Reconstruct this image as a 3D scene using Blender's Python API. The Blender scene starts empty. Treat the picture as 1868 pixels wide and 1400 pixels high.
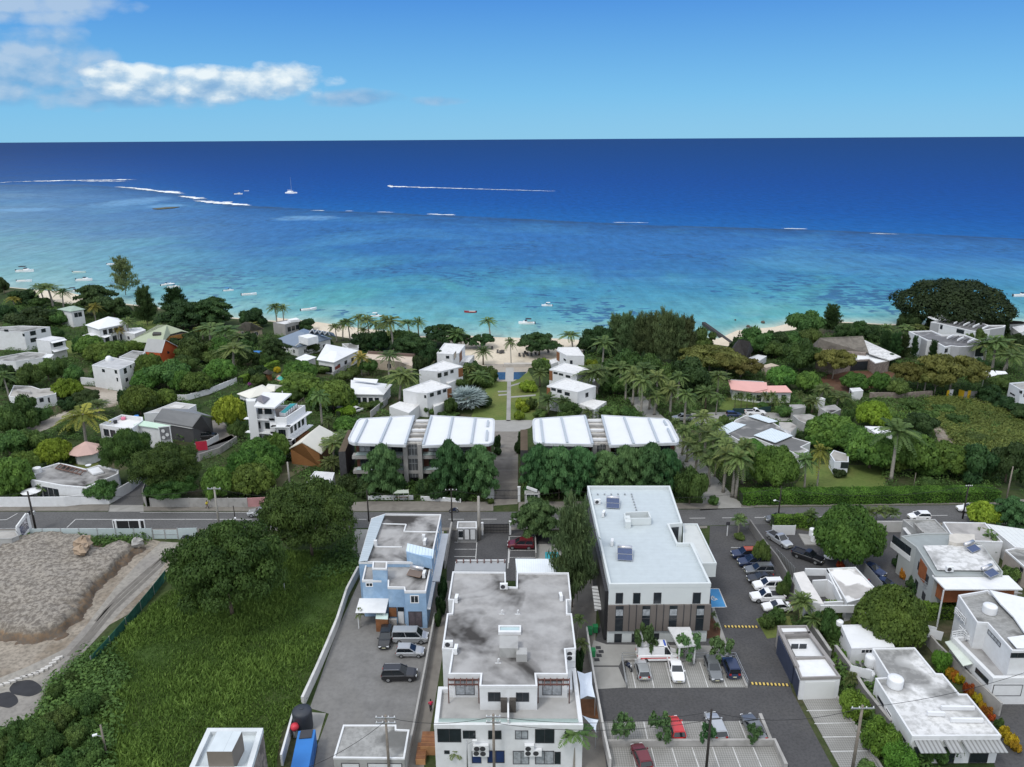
import bpy,math,random
import numpy as np
from mathutils import Vector,Matrix
R=math.radians
random.seed(7);rng=np.random.default_rng(7)
SC=bpy.context.scene;COL=SC.collection
PW,PH,FPX,CAMH=1868.0,1400.0,1400.0,69.0
PITCH=math.atan(447.0/FPX);ROLL=math.atan(11.0/1868.0)
_f=Vector((0,math.cos(PITCH),-math.sin(PITCH)));_u=Vector((0,math.sin(PITCH),math.cos(PITCH)));_r=Vector((1,0,0))
CR=_r*math.cos(ROLL) + _u*math.sin(ROLL);CU=_u*math.cos(ROLL) - _r*math.sin(ROLL)
CR,CU=(_r*math.cos(ROLL) - _u*math.sin(ROLL)),(_u*math.cos(ROLL) + _r*math.sin(ROLL))
CF=_f;CP=Vector((0,0,CAMH))
def ray(u,v):return CR*((u-PW/2)/FPX) - CU*((v-PH/2)/FPX) + CF
def G(u,v,z=0.0):
 d=ray(u,v);t=(z-CAMH)/d.z
 return CP + d*t
def proj(p):
 d=Vector(p)-CP;w=d.dot(CF)
 return PW/2 + FPX*d.dot(CR)/w,PH/2 - FPX*d.dot(CU)/w
def GP(pts,z=0.0):return [G(u,v,z) for u,v in pts]
def crop(ox,oy,s):
 def f(x,y):return (ox + x/s,oy + y/s)
 return f
cA=crop(0,450,3.892);cB=crop(440,500,3.89);cC=crop(900,500,3.89);cD=crop(1340,480,3.5)
cE=crop(0,700,3.89);cF=crop(440,740,3.89);cG=crop(880,740,3.89);cH=crop(1320,800,3.409)
cI=crop(0,1000,3.5);cJ=crop(440,1050,4.0);cK=crop(740,1000,3.5);cL=crop(1060,1040,3.89);cM=crop(1400,1000,3.5)
cW=crop(0,0,1.0)
cam_d=bpy.data.cameras.new("camera");cam=bpy.data.objects.new("camera",cam_d);COL.objects.link(cam)
m=Matrix((CR,CU,-CF)).transposed().to_4x4();m.translation=CP;cam.matrix_world=m
cam_d.sensor_width=36.0;cam_d.lens=36.0*FPX/PW;cam_d.clip_start=1.0;cam_d.clip_end=200000
SC.camera=cam
ORG={}
def tag(o,label=None,cat=None,group=None,kind=None):
 if label:o["label"]=label
 if cat:o["category"]=cat
 if group:o["group"]=group
 if kind:o["kind"]=kind
 return o
def thing(name,label,cat,loc=(0,0,0),group=None,rz=0.0,link=True):
 o=bpy.data.objects.new(name,None);o.empty_display_size=0.3
 if link:COL.objects.link(o)
 o.location=loc;o.rotation_euler=(0,0,rz);ORG[o]=Vector(loc) if rz==0 else None
 return tag(o,label,cat,group)
def org(o):
 while o is not None:
  if o in ORG:return ORG[o]
  o=o.parent
 return Vector((0,0,0))
class MB:
 """collects faces; world coordinates (build() takes the thing's place off)"""
 def __init__(s):s.v=[];s.f=[];s.mi=[]
 def poly(s,pts,mi=0):
  b=len(s.v);s.v+=[tuple(p) for p in pts];s.f.append(tuple(range(b,b+len(pts))));s.mi.append(mi);return s
 def prism(s,pts,z0,z1,mi=0,top=True,bottom=False,side=True):
  n=len(pts);b=len(s.v)
  ar=sum(pts[i][0]*pts[(i+1)%n][1]-pts[(i+1)%n][0]*pts[i][1] for i in range(n))
  if ar<0:pts=pts[::-1]
  s.v+=[(p[0],p[1],z0) for p in pts] + [(p[0],p[1],z1) for p in pts]
  if side:
   for i in range(n):
    j=(i+1)%n;s.f.append((b+i,b+j,b+n+j,b+n+i));s.mi.append(mi)
  if top:s.f.append(tuple(b+n+i for i in range(n)));s.mi.append(mi)
  if bottom:s.f.append(tuple(b+i for i in range(n))[::-1]);s.mi.append(mi)
  return s
 def box(s,c,sz,rz=0.0,mi=0):
  ca,sa=math.cos(rz),math.sin(rz);hx,hy=sz[0]/2,sz[1]/2
  pts=[(c[0]+x*ca-y*sa,c[1]+x*sa+y*ca) for x,y in ((-hx,-hy),(hx,-hy),(hx,hy),(-hx,hy))]
  return s.prism(pts,c[2]-sz[2]/2,c[2]+sz[2]/2,mi,True,True)
 def bar(s,p0,p1,w,h=None,up=(0,0,1),mi=0):
  h=h or w;p0=Vector(p0);p1=Vector(p1);d=(p1-p0).normalized();up=Vector(up)
  if abs(d.dot(up))>.98:up=Vector((0,1,0))
  sx=d.cross(up).normalized();sy=sx.cross(d).normalized();b=len(s.v)
  for p in (p0,p1):
   for a,c in ((-1,-1),(1,-1),(1,1),(-1,1)):s.v.append(tuple(p+sx*(a*w/2)+sy*(c*h/2)))
  for q in ((0,1,5,4),(1,2,6,5),(2,3,7,6),(3,0,4,7),(3,2,1,0),(4,5,6,7)):
   s.f.append(tuple(b+i for i in q));s.mi.append(mi)
  return s
 def tube(s,pts,rad,n=7,mi=0,cap=True):
  pts=[Vector(p) for p in pts];b=len(s.v)
  if not hasattr(rad,'__len__'):rad=[rad]*len(pts)
  for i,p in enumerate(pts):
   d=(pts[min(i+1,len(pts)-1)]-pts[max(i-1,0)])
   if d.length<1e-6:d=Vector((0,0,1))
   d.normalize();a=Vector((0,0,1)) if abs(d.z)<.9 else Vector((1,0,0))
   x=d.cross(a).normalized();y=x.cross(d).normalized()
   for k in range(n):
    t=2*math.pi*k/n;s.v.append(tuple(p+(x*math.cos(t)+y*math.sin(t))*rad[i]))
  for i in range(len(pts)-1):
   for k in range(n):
    k2=(k+1)%n;s.f.append((b+i*n+k,b+(i+1)*n+k,b+(i+1)*n+k2,b+i*n+k2));s.mi.append(mi)
  if cap:
   s.f.append(tuple(b+k for k in range(n)));s.mi.append(mi)
   e=b+(len(pts)-1)*n;s.f.append(tuple(e+k for k in range(n))[::-1]);s.mi.append(mi)
  return s
 def lathe(s,c,prof,n=14,mi=0):
  b=len(s.v)
  for r_,z in prof:
   for k in range(n):
    t=2*math.pi*k/n;s.v.append((c[0]+r_*math.cos(t),c[1]+r_*math.sin(t),c[2]+z))
  for i in range(len(prof)-1):
   for k in range(n):
    k2=(k+1)%n;s.f.append((b+i*n+k,b+i*n+k2,b+(i+1)*n+k2,b+(i+1)*n+k));s.mi.append(mi)
  if prof[-1][0]>1e-3:s.f.append(tuple(b+(len(prof)-1)*n+k for k in range(n)));s.mi.append(mi)
  return s
 def build(s,name,mat,parent=None,smooth=False,link=True,o0=None):
  me=bpy.data.meshes.new(name);o_=o0 if o0 is not None else (org(parent) or Vector((0,0,0)))
  me.from_pydata([(x-o_[0],y-o_[1],z-o_[2]) for x,y,z in s.v],[],s.f);
  for mm in (mat if isinstance(mat,(list,tuple)) else [mat]):me.materials.append(mm)
  if any(s.mi):me.polygons.foreach_set('material_index',s.mi)
  if smooth:me.polygons.foreach_set('use_smooth',[True]*len(s.f))
  me.update()
  o=bpy.data.objects.new(name,me)
  if link:COL.objects.link(o)
  if parent is not None:o.parent=parent
  else:o.location=o_
  return o
def single(mb,name,mat,label,cat,group=None,loc=None,smooth=False):
 """a thing that is one mesh"""
 if loc is None:
  a=np.array(mb.v);loc=Vector(((a[:,0].min()+a[:,0].max())/2,(a[:,1].min()+a[:,1].max())/2,a[:,2].min()))
 o=mb.build(name,mat,None,smooth,o0=Vector(loc));return tag(o,label,cat,group)
def struct(mb,name,mat,kind='structure',label=None):
 o=mb.build(name,mat);o["kind"]=kind
 if label:o["label"]=label;o["category"]=name.replace('_',' ')
 return o
def npmesh(name,V,F,mats,attr=None,smooth=False):
 """V (n,3), F (m,k) with k the same for all"""
 me=bpy.data.meshes.new(name);V=np.asarray(V,np.float32);F=np.asarray(F,np.int32);k=F.shape[1]
 me.vertices.add(len(V));me.vertices.foreach_set('co',V.ravel())
 me.loops.add(F.size);me.loops.foreach_set('vertex_index',F.ravel())
 me.polygons.add(len(F));me.polygons.foreach_set('loop_start',np.arange(0,F.size,k,dtype=np.int32))
 me.polygons.foreach_set('loop_total',np.full(len(F),k,np.int32))
 if smooth:me.polygons.foreach_set('use_smooth',np.ones(len(F),bool))
 for mm in (mats if isinstance(mats,(list,tuple)) else [mats]):me.materials.append(mm)
 me.update(calc_edges=True)
 for nm,arr in (attr or {}).items():
  a=me.attributes.new(nm,'FLOAT','POINT');a.data.foreach_set('value',np.asarray(arr,np.float32))
 return me
def obj_from(me,name,parent=None,link=True):
 o=bpy.data.objects.new(name,me)
 if link:COL.objects.link(o)
 if parent is not None:o.parent=parent
 return o
def kids(o):return [c for c in bpy.data.objects if c.parent is o]
KIDS={}
def clone(root,loc,rz=0.0,scale=(1,1,1),label=None,group=None,cat=None):
 """a copy of a thing, its parts and their sub-parts (no bpy.ops)"""
 if root not in KIDS:KIDS[root]=[(c,kids(c)) for c in kids(root)]
 r=root.copy();COL.objects.link(r);r.location=loc;r.rotation_euler=(0,0,rz)
 r.scale=scale if hasattr(scale,'__len__') else (scale,)*3
 if label:r["label"]=label
 if group:r["group"]=group
 if cat:r["category"]=cat
 for c,gs in KIDS[root]:
  d=c.copy();COL.objects.link(d);d.parent=r
  for g in gs:e=g.copy();COL.objects.link(e);e.parent=d
 return r
MATS={}
def _new(name):
 m=bpy.data.materials.new(name);m.use_nodes=True;nt=m.node_tree
 return m,nt,nt.nodes,nt.links,nt.nodes['Principled BSDF']
def c4(c):return (c[0],c[1],c[2],1.0)
def noise(nt,vec,scale,detail=4.0,rough=.55,dist=0.0):
 n=nt.nodes.new('ShaderNodeTexNoise');n.inputs['Scale'].default_value=scale;n.inputs['Detail'].default_value=detail
 n.inputs['Roughness'].default_value=rough;n.inputs['Distortion'].default_value=dist
 nt.links.new(vec,n.inputs['Vector']);return n.outputs['Fac']
def ramp(nt,fac,stops,interp='LINEAR'):
 n=nt.nodes.new('ShaderNodeValToRGB');cr=n.color_ramp;cr.interpolation=interp
 while len(cr.elements)<len(stops):cr.elements.new(.5)
 for e,(p,c) in zip(cr.elements,stops):
  e.position=p;e.color=c4(c) if hasattr(c,'__len__') else (c,c,c,1)
 nt.links.new(fac,n.inputs['Fac']);return n.outputs['Color']
def mixc(nt,fac,a,b,mode='MIX'):
 n=nt.nodes.new('ShaderNodeMix');n.data_type='RGBA';n.blend_type=mode
 for k,x in ((0,fac),(6,a),(7,b)):
  if hasattr(x,'is_output'):nt.links.new(x,n.inputs[k])
  elif k==0:n.inputs[0].default_value=x
  else:n.inputs[k].default_value=c4(x)
 return n.outputs[2]
def mth(nt,op,a,b=0.0,clamp=False):
 n=nt.nodes.new('ShaderNodeMath');n.operation=op;n.use_clamp=clamp
 for k,x in ((0,a),(1,b)):
  if hasattr(x,'is_output'):nt.links.new(x,n.inputs[k])
  else:n.inputs[k].default_value=x
 return n.outputs[0]
def pos(nt):
 return nt.nodes.new('ShaderNodeNewGeometry').outputs['Position']
def attrf(nt,name):
 n=nt.nodes.new('ShaderNodeAttribute');n.attribute_name=name;return n.outputs['Fac']
def bump(nt,b,h,strength,dist=.05):
 n=nt.nodes.new('ShaderNodeBump');n.inputs['Strength'].default_value=strength;n.inputs['Distance'].default_value=dist
 nt.links.new(h,n.inputs['Height']);nt.links.new(n.outputs['Normal'],b.inputs['Normal'])
def M(name,c,rough=.7,var=.12,scale=.6,stain=None,sscale=.25,slo=.5,shi=.65,samt=1.0,fine=None,bmp=0.0,bscale=8.0,metal=0.0,spec=.4):
 """a plain material with weathering: VAR tone change at SCALE, an optional STAIN colour where a second noise is over SLO..SHI"""
 if name in MATS:return MATS[name]
 m,nt,N,L,b=_new(name);p=pos(nt)
 n1=noise(nt,p,scale,5.0,.6)
 lo=tuple(x*(1-var) for x in c);hi=tuple(min(1,x*(1+var)) for x in c)
 col=ramp(nt,n1,[(.3,lo),(.7,hi)])
 if stain is not None:
  n2=noise(nt,p,sscale,4.0,.5,.7);f=ramp(nt,n2,[(slo,0.0),(shi,samt)]);col=mixc(nt,f,col,stain)
 if fine is not None:
  n3=noise(nt,p,fine[0],3.0,.6);col=mixc(nt,ramp(nt,n3,[(.45,0.0),(.62,fine[2])]),col,fine[1])
 L.new(col,b.inputs['Base Color']);b.inputs['Roughness'].default_value=rough;b.inputs['Metallic'].default_value=metal
 b.inputs['Specular IOR Level'].default_value=spec
 if bmp:bump(nt,b,noise(nt,p,bscale,4.0),bmp)
 MATS[name]=m;return m
def MT(name,c,period,axis='X',gap=.08,gapc=None,rough=.5,metal=0.0,var=.06,spec=.4,rot=0.0,depth=.4):
 """ridged sheet / boards / courses: stripes along an axis of the world (rot turns it)"""
 if name in MATS:return MATS[name]
 m,nt,N,L,b=_new(name);p=pos(nt)
 mp=N.new('ShaderNodeMapping');mp.inputs['Rotation'].default_value=(0,0,rot);L.new(p,mp.inputs['Vector'])
 sp=N.new('ShaderNodeSeparateXYZ');L.new(mp.outputs['Vector'],sp.inputs[0])
 q=mth(nt,'FRACT',mth(nt,'DIVIDE',sp.outputs[axis],period))
 line=mth(nt,'LESS_THAN',q,gap)
 n1=noise(nt,p,.9,5.0,.6)
 col=ramp(nt,n1,[(.3,tuple(x*(1-var) for x in c)),(.7,tuple(min(1,x*(1+var)) for x in c))])
 col=mixc(nt,line,col,gapc or tuple(x*.55 for x in c))
 L.new(col,b.inputs['Base Color']);b.inputs['Roughness'].default_value=rough;b.inputs['Metallic'].default_value=metal
 b.inputs['Specular IOR Level'].default_value=spec
 MATS[name]=m;return m
SUN_EL,SUN_AZ=56.0,-138.0
wd=bpy.data.worlds.new("World");SC.world=wd;wd.use_nodes=True
def build_world():
 nt=wd.node_tree;N=nt.nodes;L=nt.links;bg=N['Background']
 sky=N.new('ShaderNodeTexSky');sky.sky_type='NISHITA';sky.sun_disc=False
 sky.sun_elevation=R(SUN_EL);sky.sun_rotation=R(SUN_AZ);sky.altitude=0;sky.air_density=1.0;sky.dust_density=0.25;sky.ozone_density=3.0
 tc=N.new('ShaderNodeTexCoord');sp=N.new('ShaderNodeSeparateXYZ');L.new(tc.outputs['Generated'],sp.inputs[0])
 y=mth(nt,'MAXIMUM',sp.outputs['Y'],.05);a=mth(nt,'DIVIDE',sp.outputs['X'],y);e=mth(nt,'DIVIDE',sp.outputs['Z'],y)
 cb=N.new('ShaderNodeCombineXYZ');L.new(mth(nt,'MULTIPLY',a,1.0),cb.inputs[0]);L.new(mth(nt,'MULTIPLY',e,1.9),cb.inputs[1]);v=cb.outputs[0]
 cb2=N.new('ShaderNodeCombineXYZ');L.new(mth(nt,'ADD',a,-.006),cb2.inputs[0]);L.new(mth(nt,'MULTIPLY',mth(nt,'ADD',e,.010),1.9),cb2.inputs[1]);v2=cb2.outputs[0]
 def billow(vec):
  t=0.0
  for sc_,w in ((15.0,.6),(36.0,.4)):
   n=N.new('ShaderNodeTexVoronoi');n.inputs['Scale'].default_value=sc_
   L.new(vec,n.inputs['Vector']);t=mth(nt,'ADD',t,mth(nt,'MULTIPLY',mth(nt,'SUBTRACT',.75,n.outputs['Distance']),w))
  return mth(nt,'ADD',mth(nt,'MULTIPLY',t,.5),mth(nt,'MULTIPLY',noise(nt,vec,16.0,7.0,.62),.6))
 n1=billow(v);n1b=billow(v2)
 def env(u,vv,ru,rv,w=1.0):
  d=ray(u,vv);ac,ec=d.x/d.y,d.z/d.y;ra,re=ru/FPX*1.03,rv/FPX*1.06
  qa=mth(nt,'POWER',mth(nt,'ABSOLUTE',mth(nt,'DIVIDE',mth(nt,'SUBTRACT',a,ac),ra)),2.0)
  qe=mth(nt,'POWER',mth(nt,'ABSOLUTE',mth(nt,'DIVIDE',mth(nt,'SUBTRACT',e,ec),re)),2.0)
  return mth(nt,'MULTIPLY',mth(nt,'SUBTRACT',1.0,mth(nt,'ADD',qa,qe)),w)
 def mx(*xs):
  o=xs[0]
  for x in xs[1:]:o=mth(nt,'MAXIMUM',o,x)
  return o
 white=mx(env(400,154,215,33),env(245,142,100,28),env(515,146,85,33))
 grey=mx(env(40,125,190,62,.8),env(250,172,260,24,.8),env(640,180,95,15,.7),env(812,184,62,8,.45),env(30,2,190,36,.75),env(-500,60,420,150),env(-900,-300,800,420))
 nz=mth(nt,'MULTIPLY',mth(nt,'SUBTRACT',n1,.48),2.2)
 dw=mth(nt,'MULTIPLY',mth(nt,'ADD',mth(nt,'ADD',white,-.02),nz),1.9,True)
 dg=mth(nt,'MULTIPLY',mth(nt,'ADD',mth(nt,'ADD',grey,.12),mth(nt,'MULTIPLY',nz,.9)),1.5,True)
 lit=mth(nt,'ADD',mth(nt,'MULTIPLY',mth(nt,'SUBTRACT',n1,n1b),3.0),.60)
 lw=mth(nt,'ADD',lit,mth(nt,'MULTIPLY',mth(nt,'SUBTRACT',e,.068),12.0))
 cw=ramp(nt,lw,[(0.0,(.20,.36,.56)),(.45,(.36,.50,.64)),(.95,(.70,.76,.78))])
 cg=ramp(nt,mth(nt,'ADD',lit,mth(nt,'MULTIPLY',mth(nt,'SUBTRACT',e,.085),7.0)),[(0.0,(.155,.33,.55)),(1.0,(.38,.49,.62))])
 clear=ramp(nt,sp.outputs['Z'],[(0.0,(.165,.455,.69)),(.05,(.118,.40,.69)),(.18,(.028,.185,.59)),(.40,(.020,.12,.44))])
 base=mixc(nt,.88,sky.outputs[0],mixc(nt,1.0,clear,(1/.085,)*3,'MULTIPLY'))
 over=ramp(nt,mth(nt,'ADD',mth(nt,'ADD',sp.outputs['Z'],mth(nt,'MULTIPLY',sp.outputs['Y'],-.45)),mth(nt,'MULTIPLY',mth(nt,'SUBTRACT',noise(nt,tc.outputs['Generated'],3.0,5.0),.5),.5)),[(.05,0.0),(.45,.92)])
 base=mixc(nt,over,base,(.98/.085,1.03/.085,1.10/.085))
 k=1.0/.085
 def sc(c):
  return mixc(nt,1.0,c,(k,k,k),'MULTIPLY')
 col=mixc(nt,mth(nt,'MULTIPLY',dg,.80),base,sc(cg));col=mixc(nt,mth(nt,'MULTIPLY',dw,.93),col,sc(cw))
 L.new(col,bg.inputs['Color']);bg.inputs['Strength'].default_value=.085
build_world();wd.cycles.sampling_method='MANUAL';wd.cycles.sample_map_resolution=256
sd=bpy.data.lights.new("sun",'SUN');sd.energy=1.2;sd.angle=R(12);sd.color=(1.0,.965,.91)
so=bpy.data.objects.new("sun",sd);COL.objects.link(so);so.location=(-200,-200,400)
sv=Vector((math.sin(R(SUN_AZ))*math.cos(R(SUN_EL)),math.cos(R(SUN_AZ))*math.cos(R(SUN_EL)),math.sin(R(SUN_EL))))
so.rotation_euler=(-sv).to_track_quat('-Z','Y').to_euler()
SC.view_settings.view_transform='Standard';SC.view_settings.look='None';SC.view_settings.exposure=0.32;SC.view_settings.gamma=1.0
SC.cycles.max_bounces=4;SC.cycles.diffuse_bounces=2;SC.cycles.glossy_bounces=2;SC.cycles.transparent_max_bounces=4;SC.cycles.transmission_bounces=2
SEA=-1.0
COAST=[(-900,470),(-500,490),(-200,505),(0,522),(113,533),(180,548),(300,562),(427,579),(505,585),(580,590),(650,600),(760,612),(918,618),(1023,620),(1100,621),(1240,618),(1311,620),(1345,602),(1411,596),(1446,587),(1540,587),(1614,591),(1700,590),(1868,588),(2100,590),(2500,592),(3200,600)]
REEF=[(-900,338),(-300,338),(20,337),(150,337),(235,343),(330,355),(420,374),(520,379),(640,386),(800,393),(1000,402),(1180,411),(1450,419),(1868,436),(2300,455),(3000,490)]
def polar(pts,z):
 out=[]
 for u,v in pts:
  p=G(u,v,z);out.append((math.atan2(p.x,p.y),math.hypot(p.x,p.y)))
 return np.array(sorted(out))
PC,PR=polar(COAST,SEA),polar(REEF,SEA)
def build_sea():
 th=np.linspace(R(-75),R(75),260);dd=np.concatenate([np.geomspace(150,2500,220),np.geomspace(2600,60000,50)])
 T,D=np.meshgrid(th,dd);c=np.interp(T,PC[:,0],PC[:,1]);r_=np.interp(T,PR[:,0],PR[:,1])
 s=np.where(D<c,(D-c)/60.0,np.where(D<r_,(1/c-1/D)/(1/c-1/r_),1+(1/r_-1/D)*r_))
 V=np.stack([D*np.sin(T),D*np.cos(T),np.full_like(D,SEA)],-1).reshape(-1,3)
 n,k=T.shape;i=np.arange(n*k).reshape(n,k)
 F=np.stack([i[:-1,:-1],i[:-1,1:],i[1:,1:],i[1:,:-1]],-1).reshape(-1,4)[:,::-1]
 m,nt,N,L,b=_new('sea_water');p=pos(nt);a=attrf(nt,'depth')
 sp=N.new('ShaderNodeSeparateXYZ');L.new(p,sp.inputs[0])
 nA=noise(nt,p,.014,8.0,.66,.6);nB=noise(nt,p,.06,6.0,.7,.4)
 amp=ramp(nt,a,[(0.0,.05),(.1,.42),(.8,.5),(.95,.10),(1.0,.03)])
 a2=mth(nt,'ADD',a,mth(nt,'MULTIPLY',mth(nt,'SUBTRACT',nA,.5),amp))
 a2=mth(nt,'DIVIDE',a2,2.0)
 col=ramp(nt,a2,[(0.0,(.34,.45,.39)),(.03,(.19,.38,.37)),(.10,(.095,.30,.345)),(.20,(.046,.215,.325)),(.33,(.026,.125,.305)),(.45,(.026,.125,.325)),(.492,(.016,.095,.265)),(.504,(.006,.092,.30)),(.6,(.002,.066,.265)),(.75,(.001,.048,.22)),(1.0,(.001,.034,.135))])
 msk=ramp(nt,a,[(.03,0.0),(.12,1.0),(.86,1.0),(1.0,0.0)])
 mp=N.new('ShaderNodeMapping');mp.inputs['Scale'].default_value=(.16,.22,1);L.new(p,mp.inputs['Vector'])
 nC=noise(nt,mp.outputs[0],1.0,3.0,.55,.3);nD=noise(nt,p,.009,3.0,.5)
 coral=mth(nt,'MULTIPLY',ramp(nt,mth(nt,'ADD',nC,mth(nt,'MULTIPLY',mth(nt,'SUBTRACT',nD,.52),1.1)),[(.575,0.0),(.64,.8)]),msk)
 col=mixc(nt,coral,col,(.022,.085,.20))
 col=mixc(nt,mth(nt,'MULTIPLY',ramp(nt,noise(nt,p,.011,6.0,.6,1.0),[(.5,0.0),(.62,.75)]),ramp(nt,a,[(.02,0.0),(.1,1.0),(.45,.8),(.7,0.0)])),col,(.075,.30,.31))
 streak=mth(nt,'MULTIPLY',ramp(nt,nB,[(.52,0.0),(.72,.35)]),msk);col=mixc(nt,streak,col,(.04,.18,.34))
 pale=mth(nt,'MULTIPLY',ramp(nt,noise(nt,p,.007,7.0,.62,.8),[(.50,0.0),(.66,.55)]),ramp(nt,a,[(.25,0.0),(.6,1.0),(.95,.6),(1.0,0.0)]));col=mixc(nt,pale,col,(.075,.255,.40))
 rim=ramp(nt,mth(nt,'ADD',a,mth(nt,'MULTIPLY',mth(nt,'SUBTRACT',nB,.5),.02)),[(.982,0.0),(.995,.85),(1.003,.85),(1.008,0.0)])
 col=mixc(nt,mth(nt,'MULTIPLY',rim,ramp(nt,noise(nt,p,.02,4.0),[(.35,.2),(.6,1.0)])),col,(.035,.075,.13))
 mp2=N.new('ShaderNodeMapping');mp2.inputs['Scale'].default_value=(.10,.28,1);mp2.inputs['Rotation'].default_value=(0,0,.25);L.new(p,mp2.inputs['Vector'])
 w=mth(nt,'ADD',noise(nt,mp2.outputs[0],1.0,6.0,.62),mth(nt,'MULTIPLY',noise(nt,mp2.outputs[0],.16,3.0),2.0))
 df=N.new('ShaderNodeBsdfDiffuse');L.new(col,df.inputs['Color']);gl=N.new('ShaderNodeBsdfGlossy');gl.inputs['Roughness'].default_value=.3
 bm=N.new('ShaderNodeBump');bm.inputs['Strength'].default_value=.6;bm.inputs['Distance'].default_value=1.6;L.new(w,bm.inputs['Height'])
 band=mth(nt,'MULTIPLY',ramp(nt,a,[(.90,0.0),(.97,.4),(1.0,.75),(1.02,.3),(1.05,0.0)]),ramp(nt,noise(nt,p,.035,6.0,.7),[(.42,0.0),(.6,1.0)]))
 col=mixc(nt,band,col,(.020,.050,.12))
 bk=attrf(nt,'left_glare');col=mixc(nt,mth(nt,'MULTIPLY',bk,ramp(nt,noise(nt,p,.006,5.0),[(.3,.45),(.7,.85)])),col,ramp(nt,a2,[(.1,(.21,.35,.37)),(.45,(.13,.23,.33)),(.52,(.035,.085,.20)),(.9,(.012,.04,.125))]))  # greyish cloud glare at left, painted into the water colour
 for u,v,ru,rv in ((245,368,60,9),(45,383,75,4),(560,398,70,5),(300,376,40,4)):
  c=G(u,v,SEA);rx=(G(u+ru,v,SEA)-c).length;ry=(G(u,v-rv,SEA)-c).length
  e1=mth(nt,'POWER',mth(nt,'ABSOLUTE',mth(nt,'DIVIDE',mth(nt,'SUBTRACT',sp.outputs['X'],c.x),rx)),2.0);e2=mth(nt,'POWER',mth(nt,'ABSOLUTE',mth(nt,'DIVIDE',mth(nt,'SUBTRACT',sp.outputs['Y'],c.y),ry)),2.0)
  f=mth(nt,'ADD',mth(nt,'SUBTRACT',1.0,mth(nt,'ADD',e1,e2)),mth(nt,'MULTIPLY',mth(nt,'SUBTRACT',nB,.5),2.4));col=mixc(nt,ramp(nt,f,[(.1,0.0),(.9,.6)]),col,(.16,.33,.52))
 mp3=N.new('ShaderNodeMapping');mp3.inputs['Scale'].default_value=(.16,.05,1);L.new(p,mp3.inputs['Vector'])
 rip=ramp(nt,noise(nt,mp3.outputs[0],1.0,6.0,.75),[(.35,.80),(.65,1.18)])
 L.new(mixc(nt,1.0,col,rip,'MULTIPLY'),df.inputs['Color'])
 L.new(bm.outputs[0],gl.inputs['Normal']);L.new(bm.outputs[0],df.inputs['Normal'])
 fr=N.new('ShaderNodeFresnel');fr.inputs['IOR'].default_value=1.33;fac=mth(nt,'MINIMUM',fr.outputs[0],.085)
 ms=N.new('ShaderNodeMixShader');L.new(fac,ms.inputs[0]);L.new(df.outputs[0],ms.inputs[1]);L.new(gl.outputs[0],ms.inputs[2]);L.new(ms.outputs[0],N['Material Output'].inputs['Surface'])
 o=obj_from(npmesh('sea',V,F,m,{'depth':s.ravel(),'left_glare':(np.clip((-T-R(13))/R(20),0,1)**1.3).ravel()},True),'sea');o['kind']='structure'
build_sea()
def m_ground():
 m,nt,N,L,b=_new('ground_cover');p=pos(nt)
 n=noise(nt,p,.05,7.0,.65);n2=noise(nt,p,1.1,6.0,.7)
 col=ramp(nt,n,[(.38,(.030,.050,.018)),(.52,(.055,.075,.028)),(.64,(.10,.085,.055))])
 col=mixc(nt,ramp(nt,n2,[(.35,.55),(.6,0.0)]),col,(.018,.030,.010))
 L.new(col,b.inputs['Base Color']);b.inputs['Roughness'].default_value=.95;b.inputs['Specular IOR Level'].default_value=.1
 bump(nt,b,n2,.6,.3);return m
def m_sand():
 m=M('beach_sand',(.62,.545,.43),.9,.08,.15,(.50,.43,.33),.06,.5,.7,.6,(1.2,(.40,.34,.26),.35),spec=.1);return m
def build_land():
 c=GP(COAST,SEA-.35);inner=[Vector((p.x*.99,p.y-8.0,0.0)) for p in c]
 top=MB();pts=[(p.x,p.y,0) for p in inner] + [(3500,-1500,0),(-3500,-1500,0)]
 top.poly(pts[::-1]);struct(top,'ground',m_ground())
 sh=MB()
 for i in range(len(c)-1):sh.poly([inner[i],inner[i+1],c[i+1],c[i]])
 struct(sh,'beach_slope',m_sand())
build_land()
AVOID=[]
def patch(name,pts,mat,lv=1,kind='structure',f=None,h=None,label=None):
 """a sheet on the ground, LV levels of a centimetre up (h: a real step, such as a pavement)"""
 q=[tuple(G(*(f(*p) if f else p))[:2]) for p in pts];mb=MB();z=lv*.01
 ar=sum(q[i][0]*q[(i+1)%len(q)][1]-q[(i+1)%len(q)][0]*q[i][1] for i in range(len(q)));q=q if ar>0 else q[::-1]
 if name not in ('meadow_ground','excavation_ground','lane_verge'):AVOID.append(q)
 if h:mb.prism(q,0,h)
 else:mb.poly([(x,y,z) for x,y in q])
 return struct(mb,name,mat,kind)
def lines(name,segs,mat,w=.12,z=.06,f=None,dash=None):
 """painted lines: one marking sheet; SEGS of two ground pixels"""
 mb=MB()
 for s_ in segs:
  a,b=(Vector(tuple(G(*(f(*p) if f else p))[:2])) for p in s_[:2]);d=b-a;l=d.length;d.normalize();n=Vector((-d.y,d.x))*w/2;k=0.0
  while k<l:
   e=min(l,k+(dash[0] if dash else l));p,q=a+d*k,a+d*e
   mb.poly([(*(p-n),z),(*(q-n),z),(*(q+n),z),(*(p+n),z)]);k=e+(dash[1] if dash else 1)
 return struct(mb,name,mat)
def sarea(p):return .5*sum(p[i][0]*p[(i+1)%len(p)][1]-p[(i+1)%len(p)][0]*p[i][1] for i in range(len(p)))
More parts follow.
